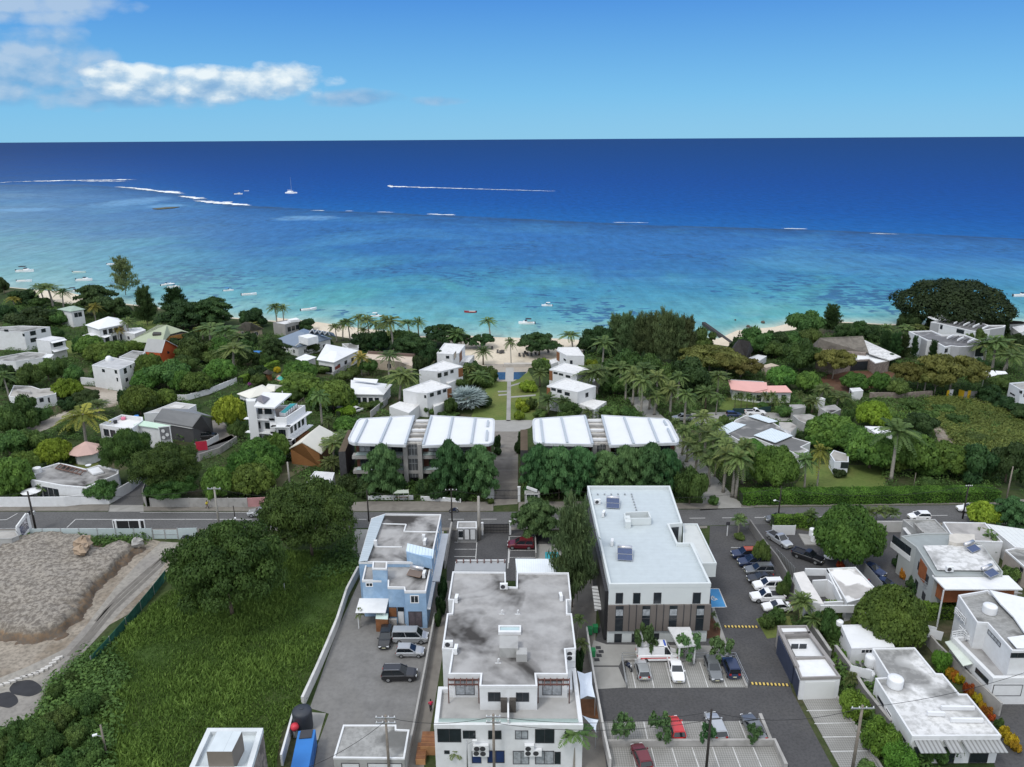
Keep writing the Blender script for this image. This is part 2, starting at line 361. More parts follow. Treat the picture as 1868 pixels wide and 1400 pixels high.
def inset(pts,d):
 n=len(pts);sg=1 if sarea(pts)>0 else -1;out=[]
 for i in range(n):
  a,b,c=(Vector((q[0],q[1])) for q in (pts[i-1],pts[i],pts[(i+1)%n]))
  e1=(b-a).normalized();e2=(c-b).normalized();n1=Vector((-e1.y,e1.x))*sg;n2=Vector((-e2.y,e2.x))*sg
  k=max(.35,1+n1.dot(n2));out.append(tuple(b+(n1+n2)*(d/k)))
 return out
WHITE=M('white_wall',(.66,.67,.68),.75,.05,.7,(.50,.50,.49),.5,.56,.80,.55,(1.6,(.55,.55,.54),.22))
CLEANW=M('clean_white_paint',(.70,.71,.72),.6,.03,.5,(.62,.62,.61),.4,.6,.8,.3)
GREYW=M('grey_render',(.36,.36,.35),.85,.10,.6,(.22,.22,.21),.4,.5,.7,.6)
GLASS=M('dark_glass',(.020,.026,.032),.12,.2,1.5,spec=.6)
FRAMED=M('dark_frame',(.05,.05,.055),.5,.1)
FRAMEW=M('white_frame',(.78,.78,.78),.5,.04)
CURT=M('curtained_glass',(.30,.32,.34),.25,.35,2.5,spec=.6)
DIRTY=M('dirty_roof',(.29,.284,.278),.92,.22,.5,(.035,.032,.030),.12,.46,.59,.92,(.22,(.41,.405,.40),.55),spec=.1)
GREYR=M('grey_concrete_roof',(.31,.31,.30),.92,.18,.5,(.095,.095,.09),.2,.50,.60,.75,(1.8,(.16,.16,.155),.4),spec=.1)
PALER=M('pale_roof',(.60,.605,.61),.8,.07,.5,(.30,.30,.29),.16,.55,.75,.7,(2.0,(.40,.40,.40),.3),spec=.1)
WHITER=M('white_roof',(.69,.70,.71),.7,.04,.4,(.50,.51,.52),.2,.6,.8,.6,(1.3,(.60,.61,.62),.3),spec=.1)
STREAK=M('streaked_white_roof',(.62,.62,.615),.85,.10,.6,(.14,.14,.135),.12,.53,.62,.85,(1.1,(.33,.33,.32),.65),spec=.1)
TIN=M('tin_sheet',(.55,.57,.58),.45,.08,.6,metal=.3)
METAL=M('galvanised',(.42,.43,.44),.45,.1,1.0,metal=.6)
DARKM=M('dark_metal',(.045,.045,.05),.5,.1)
CONC=M('concrete',(.34,.33,.315),.9,.10,.8,(.20,.195,.18),.5,.5,.7,.6)
WOOD=M('brown_wood',(.20,.085,.035),.65,.25,1.2)
BLACKP=M('black_plastic',(.025,.026,.03),.5,.1)
ALLH=[]
class House:
 def __init__(s,name,label,cat,roof,h,z0=0.0,wall=None,rmat=None,group=None,px=True,parapet=.3,pmat=None,slab=0.0,slabmat=None,inset_roof=.18,root=None,wname='wall',rname='roof'):
  pts=[tuple(G(u,v,h)[:2]) for u,v in roof] if px else [tuple(p[:2]) for p in roof]
  s.pts=pts;AVOID.append(pts);s.h=h;s.z0=z0;cx=sum(p[0] for p in pts)/len(pts);cy=sum(p[1] for p in pts)/len(pts)
  s.nw=0;s.cat=cat;ALLH.append(s);s.root=root or thing(name,label,cat,(cx,cy,z0),group);s.wall=wall or WHITE;s.ccw=sarea(pts)>0
  rmat=rmat or GREYR
  if slab:
   wp=inset(pts,slab);s.wpts=wp
   MB().prism(wp,z0,h-.28,top=False).build(wname,s.wall,s.root)
   MB().prism(pts,h-.28,h,top=False,bottom=True).build('roof_edge',slabmat or pmat or s.wall,s.root)
   MB().poly([(p[0],p[1],h) for p in (pts if s.ccw else pts[::-1])]).build(rname,rmat,s.root)
  else:
   s.wpts=pts;deck=h-parapet
   MB().prism(pts,z0,deck,top=False).build(wname,s.wall,s.root)
   ou=inset(pts,-.03);inn=inset(pts,inset_roof);mb=MB();n=len(pts)
   mb.prism(ou,deck-.06,h,top=False)
   for i in range(n):
    j=(i+1)%n;q=[(ou[i][0],ou[i][1],h),(ou[j][0],ou[j][1],h),(inn[j][0],inn[j][1],h),(inn[i][0],inn[i][1],h)]
    r_=[(inn[i][0],inn[i][1],h),(inn[j][0],inn[j][1],h),(inn[j][0],inn[j][1],deck-.05),(inn[i][0],inn[i][1],deck-.05)]
    mb.poly(q if s.ccw else q[::-1]);mb.poly(r_ if s.ccw else r_[::-1])
   mb.build('parapet',pmat or s.wall,s.root)
   MB().poly([(p[0],p[1],deck) for p in (inn if s.ccw else inn[::-1])]).build(rname,rmat,s.root)
 def frame(s,i):
  a=Vector((*s.wpts[i],0));b=Vector((*s.wpts[(i+1)%len(s.wpts)],0));d=(b-a).normalized()
  n=Vector((d.y,-d.x,0)) if s.ccw else Vector((-d.y,d.x,0));return a,d,n,(b-a).length
 def on(s,i,u,v):
  a,d,n,L_=s.frame(i);r_=ray(u,v);t=(a-CP).dot(n)/r_.dot(n);p=CP+r_*t;return (p-a).dot(d),p.z
 def win_sz(s,i,s0,s1,z0,z1,name='window',glass=None,frame=None,fw=.07,bars=0,proud=.05,sill=False,parent=None):
  s.nw+=1;a,d,n,L_=s.frame(i);s0,s1=min(s0,s1),max(s0,s1);z0,z1=min(z0,z1),max(z0,z1)
  P=lambda q,z,o: a+d*q+n*o+Vector((0,0,z));mb=MB()
  def brick(q0,q1,za,zb,o):
   mb.prism([P(q0,0,-.02)[:2],P(q1,0,-.02)[:2],P(q1,0,o)[:2],P(q0,0,o)[:2]],za,zb,bottom=True)
  fr=frame or FRAMED
  brick(s0-fw,s0,z0-fw,z1+fw,proud);brick(s1,s1+fw,z0-fw,z1+fw,proud);brick(s0,s1,z1,z1+fw,proud);brick(s0,s1,z0-fw,z0,proud+(.06 if sill else 0))
  for k in range(bars):
   q=s0+(s1-s0)*(k+1)/(bars+1);brick(q-.03,q+.03,z0,z1,proud-.012)
  w=mb.build(name,fr,parent or s.root);g=MB()
  q=[P(s0,z0,.018),P(s1,z0,.018),P(s1,z1,.018),P(s0,z1,.018)]
  g.poly(q if s.ccw else q[::-1]).build('pane' if name=='window' else 'leaf',glass or GLASS,w);return w
 def win(s,i,p0,p1,**k):
  s0,z0=s.on(i,*p0);s1,z1=s.on(i,*p1);return s.win_sz(i,s0,s1,max(z0,s.z0+.05),z1,**k)
 def wins(s,i,n,z0,z1,w,margin=.8,**k):
  L_=s.frame(i)[3]
  for j in range(n):
   c=margin+(L_-2*margin)*(j+.5)/n;s.win_sz(i,c-w/2,c+w/2,z0,z1,**k)
 def panel(s,i,s0,s1,z0,z1,mat,name='panel',o=.03,thick=None):
  a,d,n,L_=s.frame(i);mb=MB();P=lambda q,o_: (a+d*q+n*o_)[:2]
  mb.prism([P(s0,-.02),P(s1,-.02),P(s1,o),P(s0,o)],z0,z1,bottom=True);return mb.build(name,mat,s.root)
 def awning(s,i,s0,s1,z,out,drop=.4,mat=None,name='awning',th=.08):
  a,d,n,L_=s.frame(i);P=lambda q,o_,z_: tuple(a+d*q+n*o_+Vector((0,0,z_)));b=MB()
  t=[P(s0,0,z),P(s1,0,z),P(s1,out,z-drop),P(s0,out,z-drop)];u_=[(x,y,zz-th) for x,y,zz in t]
  b.poly(t if s.ccw is False else t[::-1]);b.poly(u_ if s.ccw else u_[::-1])
  for k in range(4):j=(k+1)%4;b.poly([t[k],t[j],u_[j],u_[k]])
  return b.build(name,mat or WHITER,s.root)
 def block(s,pts,z0,z1,mat,name,px=True,top=None):
  q=[tuple(G(u,v,z1)[:2]) for u,v in pts] if px else pts
  o=MB().prism(q,z0,z1,top=top is None).build(name,mat,s.root)
  if top is not None:
   MB().poly([(x,y,z1) for x,y in (q if sarea(q)>0 else q[::-1])]).build('top',top,o)
  return o
 def place(s,q,z=None):return Vector((q[0],q[1],s.h if z is None else z))
def shell(faces,th=.15,px=True):
 """pitched roof: FACES of (u, v, z) pixels-at-height, given a thickness"""
 mb=MB();idx={};V=[];F=[]
 def vid(q):
  k=(round(q[0],2),round(q[1],2),round(q[2],2))
  if k not in idx:idx[k]=len(V);V.append(tuple(G(*q)) if px else tuple(q))
  return idx[k]
 for f in faces:
  ids=[vid(q) for q in f];n=Vector((0,0,0))
  for i in range(len(ids)):
   a,b=Vector(V[ids[i]]),Vector(V[ids[(i+1)%len(ids)]]);n+=a.cross(b)
  F.append(ids if n.z >= 0 else ids[::-1])
 ed={}
 for f in F:
  for i in range(len(f)):ed[(f[i],f[(i+1)%len(f)])]=1
 nv=len(V);mb.v=V + [(x,y,z-th) for x,y,z in V];mb.f=[tuple(f) for f in F] + [tuple(i+nv for i in f[::-1]) for f in F]
 for (a,b) in ed:
  if (b,a) not in ed:mb.f.append((a,a+nv,b+nv,b))
 mb.mi=[0]*len(mb.f);return mb
def wall_line(name,pts,h,mat,label,cat='wall',w=.18,group=None,z0=0.0,px=True,cap=None,posts=0,postmat=None):
 """a boundary wall along pixels given at its foot"""
 q=[Vector(tuple(G(u,v,z0)[:2])) if px else Vector(p) for p in pts for u,v in [p]]
 mb=MB();L_=[]
 for i in range(len(q)):
  d1=(q[i]-q[i-1]).normalized() if i else (q[1]-q[0]).normalized();d2=(q[i+1]-q[i]).normalized() if i<len(q)-1 else d1
  d=(d1+d2).normalized();L_.append((q[i]+Vector((-d.y,d.x))*w/2,q[i]-Vector((-d.y,d.x))*w/2))
 poly=[a for a,b in L_] + [b for a,b in L_[::-1]]
 mb.prism([tuple(p) for p in poly],z0-.05,z0+h)
 if not cap and not posts:return single(mb,name,mat,label,cat,group)
 c=sum(q,Vector((0,0)))/len(q);root=thing(name,label,cat,(c.x,c.y,z0),group);mb.build('panel',mat,root)
 if cap:
  lc=[(c_+(a-c_)*1.35,c_+(b-c_)*1.35) for a,b in L_ for c_ in [(a+b)/2]]
  MB().prism([tuple(a) for a,b in lc]+[tuple(b) for a,b in lc[::-1]],z0+h,z0+h+.07,bottom=True).build('coping',cap,root)
 if posts:
  tot=sum((q[i+1]-q[i]).length for i in range(len(q)-1));n=max(1,int(tot/posts))
  for k in range(n+1):
   t=tot*k/n
   for i in range(len(q)-1):
    l=(q[i+1]-q[i]).length
    if t <= l+1e-6:break
    t -= l
   p=q[i].lerp(q[i+1],min(1,t/l));d=(q[i+1]-q[i]);MB().box((p.x,p.y,z0+h/2+.04),(.16,w*1.6,h+.08),math.atan2(d.y,d.x)).build('post',postmat or mat,root)
 return root
def m_leaf(name,lo,hi,trans=.33,hue=.055):
 m,nt,N,L,b=_new(name);t=attrf(nt,'tone');oi=N.new('ShaderNodeObjectInfo')
 col=ramp(nt,t,[(0.0,lo),(1.0,hi)])
 hs=N.new('ShaderNodeHueSaturation');L.new(col,hs.inputs['Color'])
 L.new(mth(nt,'ADD',mth(nt,'MULTIPLY',oi.outputs['Random'],hue),.5-hue*.75),hs.inputs['Hue'])
 r2=mth(nt,'FRACT',mth(nt,'MULTIPLY',oi.outputs['Random'],7.31));L.new(mth(nt,'ADD',mth(nt,'MULTIPLY',r2,.5),.78),hs.inputs['Value'])
 tr=N.new('ShaderNodeBsdfTranslucent');mx=N.new('ShaderNodeMixShader');mx.inputs[0].default_value=trans
 L.new(hs.outputs[0],b.inputs['Base Color']);L.new(hs.outputs[0],tr.inputs['Color']);b.inputs['Roughness'].default_value=.6;b.inputs['Specular IOR Level'].default_value=.18
 L.new(b.outputs[0],mx.inputs[1]);L.new(tr.outputs[0],mx.inputs[2]);L.new(mx.outputs[0],N['Material Output'].inputs['Surface']);return m
LF={'mango':m_leaf('mango_leaf',(.038,.095,.020),(.135,.255,.050)),'bright':m_leaf('bright_leaf',(.085,.165,.016),(.26,.40,.045)),
      'dark':m_leaf('dark_leaf',(.016,.044,.016),(.058,.112,.034)),'olive':m_leaf('olive_leaf',(.058,.098,.040),(.150,.215,.090)),
      'brown':m_leaf('umbrella_leaf',(.070,.085,.020),(.185,.200,.055)),'tier':m_leaf('tiered_leaf',(.035,.095,.034),(.120,.245,.090)),
      'banyanl':m_leaf('banyan_leaf',(.008,.022,.009),(.032,.064,.022)),'weed':m_leaf('weed_leaf',(.070,.130,.030),(.230,.330,.085)),'raint':m_leaf('rain_tree_leaf',(.022,.056,.014),(.080,.155,.036)),'palm':m_leaf('palm_leaf',(.040,.085,.026),(.150,.220,.070)),'yellow':m_leaf('yellowing_palm_leaf',(.10,.125,.022),(.36,.34,.07)),
      'silver':m_leaf('silver_leaf',(.16,.21,.21),(.34,.40,.39),.1,.02),'scrub':m_leaf('scrub_leaf',(.034,.080,.022),(.120,.215,.055)),
      'gold':m_leaf('golden_leaf',(.24,.20,.015),(.60,.48,.03)),'rust':m_leaf('rust_leaf',(.20,.06,.012),(.50,.20,.03)),'grass':m_leaf('grass_blade',(.070,.140,.026),(.235,.365,.080),.2,.0),
      'hedge':m_leaf('hedge_leaf',(.042,.115,.018),(.150,.315,.046)),'pink':m_leaf('pink_flower',(.22,.03,.16),(.45,.10,.35))}
BARK=M('bark',(.12,.095,.07),.95,.3,3.0);PBARK=M('palm_bark',(.27,.25,.22),.9,.2,3.0)
def unit(v):return v/np.maximum(np.linalg.norm(v,axis=1,keepdims=True),1e-9)
def leaves(c,nrm,size,asp=.55,tone=None,fold=.2,long_dir=None):
 """diamond leaf clumps at C facing NRM -> V, F, tone"""
 n=len(c);t=rng.normal(size=(n,3)) if long_dir is None else long_dir+rng.normal(size=(n,3))*.25
 t=unit(t-nrm*np.sum(t*nrm,1,keepdims=True));b=np.cross(nrm,t);s=np.asarray(size).reshape(-1,1)*np.ones((n,1))
 V=np.stack([c-t*s,c+b*s*asp-nrm*s*fold,c+t*s,c-b*s*asp-nrm*s*fold],1).reshape(-1,3)
 return V,np.arange(n*4).reshape(n,4),np.repeat(tone if tone is not None else rng.random(n),4)
def lobed(lobes,n,size,flat=1.0,up=.25,lo=.0,zmin=None,jitter=.12):
 """leaf shell over LOBES (x, y, z, r): uneven outline, sunk leaves inside left out"""
 L_=np.array(lobes);w=L_[:,3]**2;k=rng.choice(len(L_),int(n*1.9),p=w/w.sum());d=unit(rng.normal(size=(len(k),3))+np.array([0,0,up]))
 rad=L_[k,3]*(1+rng.normal(size=len(k))*jitter*.6-np.abs(rng.normal(size=len(k)))*jitter)
 c=L_[k,:3]+d*rad[:,None]*np.array([1,1,flat])
 keep=np.ones(len(c),bool)
 for i,(x,y,z,r_) in enumerate(L_):
  q=(c-np.array([x,y,z]))/np.array([1,1,flat]);keep &= (np.linalg.norm(q,axis=1)>r_*.72) | (k==i)
 if zmin is not None:keep &= c[:,2]>zmin
 c,d,k=c[keep][:n],d[keep][:n],k[keep][:n]
 lt=rng.random(len(L_));tone=np.clip(lt[k]*.55+rng.random(len(c))*.45,0,1)
 nr=unit(d+rng.normal(size=d.shape)*.45+np.array([0,0,.25]));return leaves(c,nr,size*(.7+.6*rng.random(len(c))),.6,tone)
def proto(name,crown_me,trunk_mb,bark=None,cname='crown'):
 r=thing(name,None,None,(0,0,0),link=False)
 if trunk_mb is not None:trunk_mb.build('trunk',bark or BARK,r,True,link=False)
 obj_from(crown_me,cname,r,link=False);return r
def merge(parts):
 V,F,T,o=[],[],[],0
 for v,f,t in parts:V.append(v);F.append(f+o);T.append(t);o+=len(v)
 return np.concatenate(V),np.concatenate(F),np.concatenate(T)
def crown_mesh(name,mat,parts):
 V,F,T=merge(parts);return npmesh(name,V,F,mat,{'tone':T})
def limbs(z0,z1,n,spread,r0,tilt=.0):
 mb=MB();mb.tube([(0,0,0),(.02,.01,z0*.6),(tilt,0,z0)],[r0,r0*.8,r0*.7],8)
 for k in range(n):
  a=2*math.pi*k/n+random.uniform(-.4,.4);s=spread*random.uniform(.7,1.1)
  mb.tube([(tilt,0,z0*.9),(tilt+s*.45*math.cos(a),s*.45*math.sin(a),z0+(z1-z0)*.45),(s*math.cos(a),s*math.sin(a),z1)],[r0*.55,r0*.38,r0*.15],6)
 return mb
def t_mango(n,size,leaf,nl=42):
 lobes=[(0,0,.50,.52)]
 for i in range(nl):
  a=i*2.39996;h=(i+.5)/nl;el=math.asin(min(.98,h*1.12-.14));rr=.80*math.cos(el)
  lobes.append((rr*math.cos(a)*random.uniform(.82,1.06),rr*math.sin(a)*random.uniform(.82,1.06),.42+.44*math.sin(el)*random.uniform(.85,1.08),random.uniform(.17,.27)))
 return crown_mesh('crown',LF[leaf],[lobed(lobes,n,size,.62,zmin=.12)])
def t_loose(n,size,leaf,nl=16,flat=.55):
 lobes=[]
 for i in range(nl):
  a=random.uniform(0,6.28);r_=random.uniform(.1,.74);z=random.uniform(.36,.84)-.22*r_
  lobes.append((r_*math.cos(a),r_*math.sin(a),z,random.uniform(.20,.36)))
 return crown_mesh('crown',LF[leaf],[lobed(lobes,n,size,flat,zmin=.14,jitter=.2)])
def t_umbrella(n,size,leaf,nl=34,z=.78,layers=1):
 lobes=[]
 for i in range(nl):
  a=i*2.39996;r_=.86*math.sqrt((i+.5)/nl);l_=random.randrange(layers)
  lobes.append((r_*math.cos(a),r_*math.sin(a),z-.20*r_*r_-(.17 if layers<3 else .12)*l_+random.uniform(-.03,.05),random.uniform(.15,.24)))
 return crown_mesh('crown',LF[leaf],[lobed(lobes,n,size,.42,up=.5,jitter=.2)])
def t_tier(n,size,leaf,nb=16):
 """tiers of flat branches, as of an almond tree"""
 parts=[]
 for i in range(nb):
  z=.26+.68*i/(nb-1);R_=(1.0 if z<.62 else 1.0-(z-.62)*1.15)*random.uniform(.8,1.12);a=i*2.39996
  lob=[]
  for k in range(4):
   q=R_*(.25+.22*k);lob.append((q*math.cos(a+random.uniform(-.2,.2)),q*math.sin(a+random.uniform(-.2,.2)),z+.02-.03*k,.24-.02*k))
  parts.append(lobed(lob,n//nb,size,.30,up=.6,jitter=.2))
 return crown_mesh('crown',LF[leaf],parts)
def t_feather(n,leaf,nb=60,w=.012,ln=.10,top=1.0,zlo=.12,droop=.25):
 """she-oak: plumes of long thin twigs"""
 C,D,T=[],[],[]
 for i in range(nb):
  z=zlo+(.86-zlo)*(i/nb)**.9;a=i*2.39996;R_=(1.0-.72*((z-zlo)/(1-zlo))**1.3)*random.uniform(.55,1.1)*.95;m_=n//nb
  t=rng.random(m_)**.7;bx=R_*t;up=z+.16*t*random.uniform(.4,1.4)
  c=np.stack([bx*math.cos(a),bx*math.sin(a),up],1)+rng.normal(size=(m_,3))*np.array([.07,.07,.022]);C.append(c)
  D.append(np.stack([np.cos(a)*np.ones(m_)*.5,np.sin(a)*np.ones(m_)*.5,rng.uniform(-droop,1.1,m_)],1)+rng.normal(size=(m_,3))*.35);T.append(np.clip(rng.random()*.5+rng.random(m_)*.5,0,1))
 C,D,T=np.concatenate(C),unit(np.concatenate(D)),np.concatenate(T);nr=unit(np.cross(D,rng.normal(size=D.shape)))
 v,f,t=leaves(C,nr,ln*.5*(.6+.8*rng.random(len(C))),w/ln*2.2,T,0.0,D);return crown_mesh('crown',LF[leaf],[(v,f,t)])
def frond(a,el,length,droop,wid,nl,z0,tone,arc=1.0):
 """one pinnate leaf: rib as a curve, leaflets as thin blades"""
 t=np.linspace(0.06,1,nl);ca,sa=math.cos(a),math.sin(a)
 hor=length*(t*math.cos(el));ver=length*(t*math.sin(el)-droop*t**2.2)
 P=np.stack([hor*ca,hor*sa,z0+ver],1);dP=np.gradient(P,axis=0);dP=unit(dP);side=np.array([-sa,ca,0.0])
 out=[]
 for sgn in (-1,1):
  L_=wid*np.sin(np.clip(t*.92+.08,0,1)*math.pi)**.6*(1-.25*t);dr=unit(side*sgn*.9+dP*.55+np.array([0,0,-.38])+rng.normal(size=P.shape)*.10)
  nr=unit(np.cross(dr,dP)+1e-6);s=(L_*.5)[:,None];c=P+dr*s;b=np.cross(nr,dr)*(.052*length/1.0)*.75
  V=np.stack([P,c+b,c+dr*s,c-b],1).reshape(-1,3);out.append((V,np.arange(len(t)*4).reshape(-1,4),np.full(len(t)*4,tone)+rng.normal(size=len(t)*4)*.1))
 return out
def t_palm(nf,leaf,L_=1.0,top=0.0,droop=.75,wid=.28,nl=16,elmin=-.5,elmax=1.25):
 parts=[]
 for i in range(nf):
  el=elmax+(elmin-elmax)*(i/nf)**.85;parts+=frond(i*2.39996+random.uniform(-.2,.2),el,L_*random.uniform(.85,1.08),droop*random.uniform(.7,1.2)*(1-.35*max(0,el)),wid,nl,top,random.uniform(.15,.95))
 return parts
def palm_proto(name,nf,leaf,bend=.0,r0=.022,fl=.30,droop=.75,wid=.26,bark=None,shaft=False,nl=16,elmin=-.5):
 """unit height 1; fronds of length FL"""
 parts=[(v*fl+np.array([bend,0,.97]),f,t) for v,f,t in t_palm(nf,leaf,droop=droop,wid=wid,nl=nl,elmin=elmin)]
 mb=MB();pts=[(bend*(k/8)**1.8,0,.97*k/8) for k in range(9)]
 mb.tube(pts,[r0*1.45]+[r0*(1.05-.35*k/8) for k in range(1,9)],8)
 r=proto(name,crown_mesh('crown',LF[leaf],[(v,f,np.clip(t,0,1)) for v,f,t in parts]),mb,bark or PBARK)
 if shaft:
  M('crownshaft',(.10,.17,.05),.6,.1);MB().tube([(bend*.72,0,.84),(bend*.9,0,.91),(bend,0,.975)],[r0*.85,r0*1.05,r0*.5],8).build('crownshaft',MATS['crownshaft'],r,True,link=False)
 return r
def fan_proto(name,leaf,nf=26,fl=.55,z=.45,trunk=True):
 parts=[]
 for i in range(nf):
  a=i*2.39996;el=1.2-1.5*(i/nf);st=fl*.55*random.uniform(.85,1.1);d=np.array([math.cos(a)*math.cos(el),math.sin(a)*math.cos(el),math.sin(el)])
  h=np.array([0,0,z])+d*st;s=np.cross(d,[0,0,1.0]);s /= np.linalg.norm(s)+1e-6;n_=np.cross(s,d);k=25;th=np.linspace(-2.3,2.3,k)
  tips=h+(np.cos(th)[:,None]*d+np.sin(th)[:,None]*s)*fl*.48+n_*(-.10*fl*np.abs(th)[:,None]);V,F=[],[]
  for j in range(k):
   t_=tips[j];q=(np.cos(th[j])*s-np.sin(th[j])*d)*fl*.036;mid=h+(t_-h)*.6;V+=[h,mid+q,t_,mid-q];F.append([4*j,4*j+1,4*j+2,4*j+3])
  parts.append((np.array(V),np.array(F),np.clip(np.full(4*k,random.random())+rng.normal(size=4*k)*.08,0,1)))
 mb=MB().tube([(0,0,0),(0,0,z)],[.05,.04],8) if trunk else None
 return proto(name,crown_mesh('crown',LF[leaf],parts),mb,PBARK)
def silver_proto():
 C,D,T=[],[],[]
 for i in range(46):
  z=1-1.55*(i+.5)/46;a=i*2.39996;q=math.sqrt(max(0,1-z*z));d=np.array([q*math.cos(a),q*math.sin(a),z]);s=np.cross(d,[.1,.2,1.0]);s /= np.linalg.norm(s);b_=np.cross(d,s);tn=random.random()
  for j in range(16):
   th=(j-7.5)/7.5*1.5;v=d*math.cos(th)+s*math.sin(th)+b_*.12;D.append(v);C.append(np.array([0,0,.48])+d*.34*.6+v*.16);T.append(tn)
 C,D,T=np.array(C)*np.array([1,1,1.0]),unit(np.array(D)),np.array(T);nr=unit(np.cross(D,rng.normal(size=D.shape)))
 return proto('silver_fan_palm',crown_mesh('crown',LF['silver'],[leaves(C,nr,.17,.11,T,0.0,D)]),MB().tube([(0,0,0),(0,0,.5)],[.05,.04],8),PBARK)
def t_bush(n,size,leaf,nl=12):
 lobes=[(0,0,.35,.5)]
 for i in range(nl):
  a=i*2.39996;r_=.66*random.uniform(.6,1.05);lobes.append((r_*math.cos(a),r_*math.sin(a),random.uniform(.25,.68),random.uniform(.22,.36)))
 return crown_mesh('foliage',LF[leaf],[lobed(lobes,n,size,.8,zmin=.0,jitter=.18)])
def t_stems(n,leaf,size=.10):
 """a thin street tree: sparse leaf sprays on upright shoots"""
 lobes=[]
 for i in range(13):
  a=i*2.39996;r_=random.uniform(.2,.9);lobes.append((r_*math.cos(a),r_*math.sin(a),random.uniform(.34,.94),random.uniform(.13,.26)))
 return crown_mesh('crown',LF[leaf],[lobed(lobes,n,size,.9,jitter=.4)])
PROT={}
def P(kind):
 if kind in PROT:return random.choice(PROT[kind])
 mk={
     'mango': lambda i: proto('mango_tree',t_mango(6500,.062,'mango'),limbs(.2,.5,5,.45,.055)),
     'bigmango': lambda i: proto('mango_tree',t_mango(15000,.040,'mango',70),limbs(.2,.5,6,.5,.05)),
     'bright': lambda i: proto('broad_tree',t_mango(5500,.066,'bright'),limbs(.2,.5,5,.45,.055)),
     'dark': lambda i: proto('broad_tree',t_loose(6500,.060,'dark',20),limbs(.25,.5,5,.45,.05)),
     'green': lambda i: proto('broad_tree',t_loose(6500,.060,'scrub',20),limbs(.25,.5,5,.45,.05)),
     'bigdark': lambda i: proto('rain_tree',t_umbrella(30000,.023,'raint',110,.84,3),limbs(.3,.7,7,.6,.035)),
     'banyan': lambda i: proto('banyan_tree',t_mango(22000,.026,'banyanl',80),limbs(.2,.5,7,.55,.08)),
     'umbrella': lambda i: proto('umbrella_tree',t_umbrella(9000,.042,'brown',44,.80,2),limbs(.35,.74,7,.65,.035),M('grey_bark',(.26,.23,.20),.9,.2,2.0)),
     'tier': lambda i: proto('almond_tree',t_tier(9500,.056,'tier',24),limbs(.2,.8,3,.2,.035)),
     'almond': lambda i: proto('almond_tree',t_tier(8500,.052,'dark',22),limbs(.2,.8,3,.2,.035)),
     'flatalmond': lambda i: proto('almond_tree',t_umbrella(8000,.05,'dark',36,.74,3),limbs(.3,.7,6,.6,.04)),
     'feather': lambda i: proto('sheoak_tree',t_feather(11000,'olive',70),limbs(.3,.8,3,.15,.03)),
     'oak': lambda i: proto('sheoak_tree',t_feather(9000,'dark',60,.014,.11),limbs(.3,.8,3,.15,.03)),
     'sparse': lambda i: proto('sheoak_tree',t_feather(4200,'olive',34,.014,.10),limbs(.85,.98,3,.08,.022)),
     'coco': lambda i: palm_proto('coconut_palm',22,'palm',random.choice((.06,-.07,.02)),.020,.34,.8),
     'yellow': lambda i: palm_proto('coconut_palm',20,'yellow',.03,.022,.42,.85),
     'royal': lambda i: palm_proto('royal_palm',18,'palm',0,.028,.34,.95,.30,shaft=True),
     'short': lambda i: palm_proto('date_palm',30,'palm',.01,.035,.55,.65,.20,BARK),
     'thin': lambda i: palm_proto('slender_palm',12,'palm',.02,.014,.28,.9,.34,elmin=-.2),
     'fan': lambda i: fan_proto('fan_palm','palm'),'silver': lambda i: silver_proto(),
     'pine': lambda i: proto('norfolk_pine',crown_mesh('crown',LF['dark'],[lobed([(.9*(1-z)*math.cos(a),.9*(1-z)*math.sin(a),z,.22*(1-z)+.03) for z in (.2,.35,.5,.65,.8,.92) for a in (0,1.05,2.1,3.14,4.2,5.2)],3000,.05,.35)]),limbs(.9,.97,2,.02,.04)),
     'bush': lambda i: proto('bush',t_bush(2600,.085,'scrub'),None,cname='foliage'),'dbush': lambda i: proto('bush',t_bush(2600,.085,'dark'),None,cname='foliage'),
     'bbush': lambda i: proto('bush',t_bush(2600,.085,'bright'),None,cname='foliage'),'clipped': lambda i: proto('clipped_bush',t_bush(5200,.055,'hedge',30),None,cname='foliage'),
     'gold': lambda i: proto('croton_bush',t_bush(1500,.11,'gold'),None,cname='foliage'),'rust': lambda i: proto('croton_bush',t_bush(1500,.11,'rust'),None,cname='foliage'),
     'pink': lambda i: proto('flowering_bush',t_bush(1500,.10,'pink'),None,cname='foliage'),
     'street': lambda i: proto('street_tree',t_stems(2000,'tier',.085),limbs(.4,.8,4,.35,.018)),
     'banana': lambda i: palm_proto('dwarf_palm',14,'palm',.0,.03,.75,.8,.42,elmin=.0),
 }[kind]
 nv={'mango':3,'dark':3,'green':3,'coco':3,'royal':2,'bush':2,'dbush':2,'feather':2,'tier':2,'bright':2,'bigdark':2,'street':2,'umbrella':2}.get(kind,1)
 PROT[kind]=[mk(i) for i in range(nv)];return random.choice(PROT[kind])
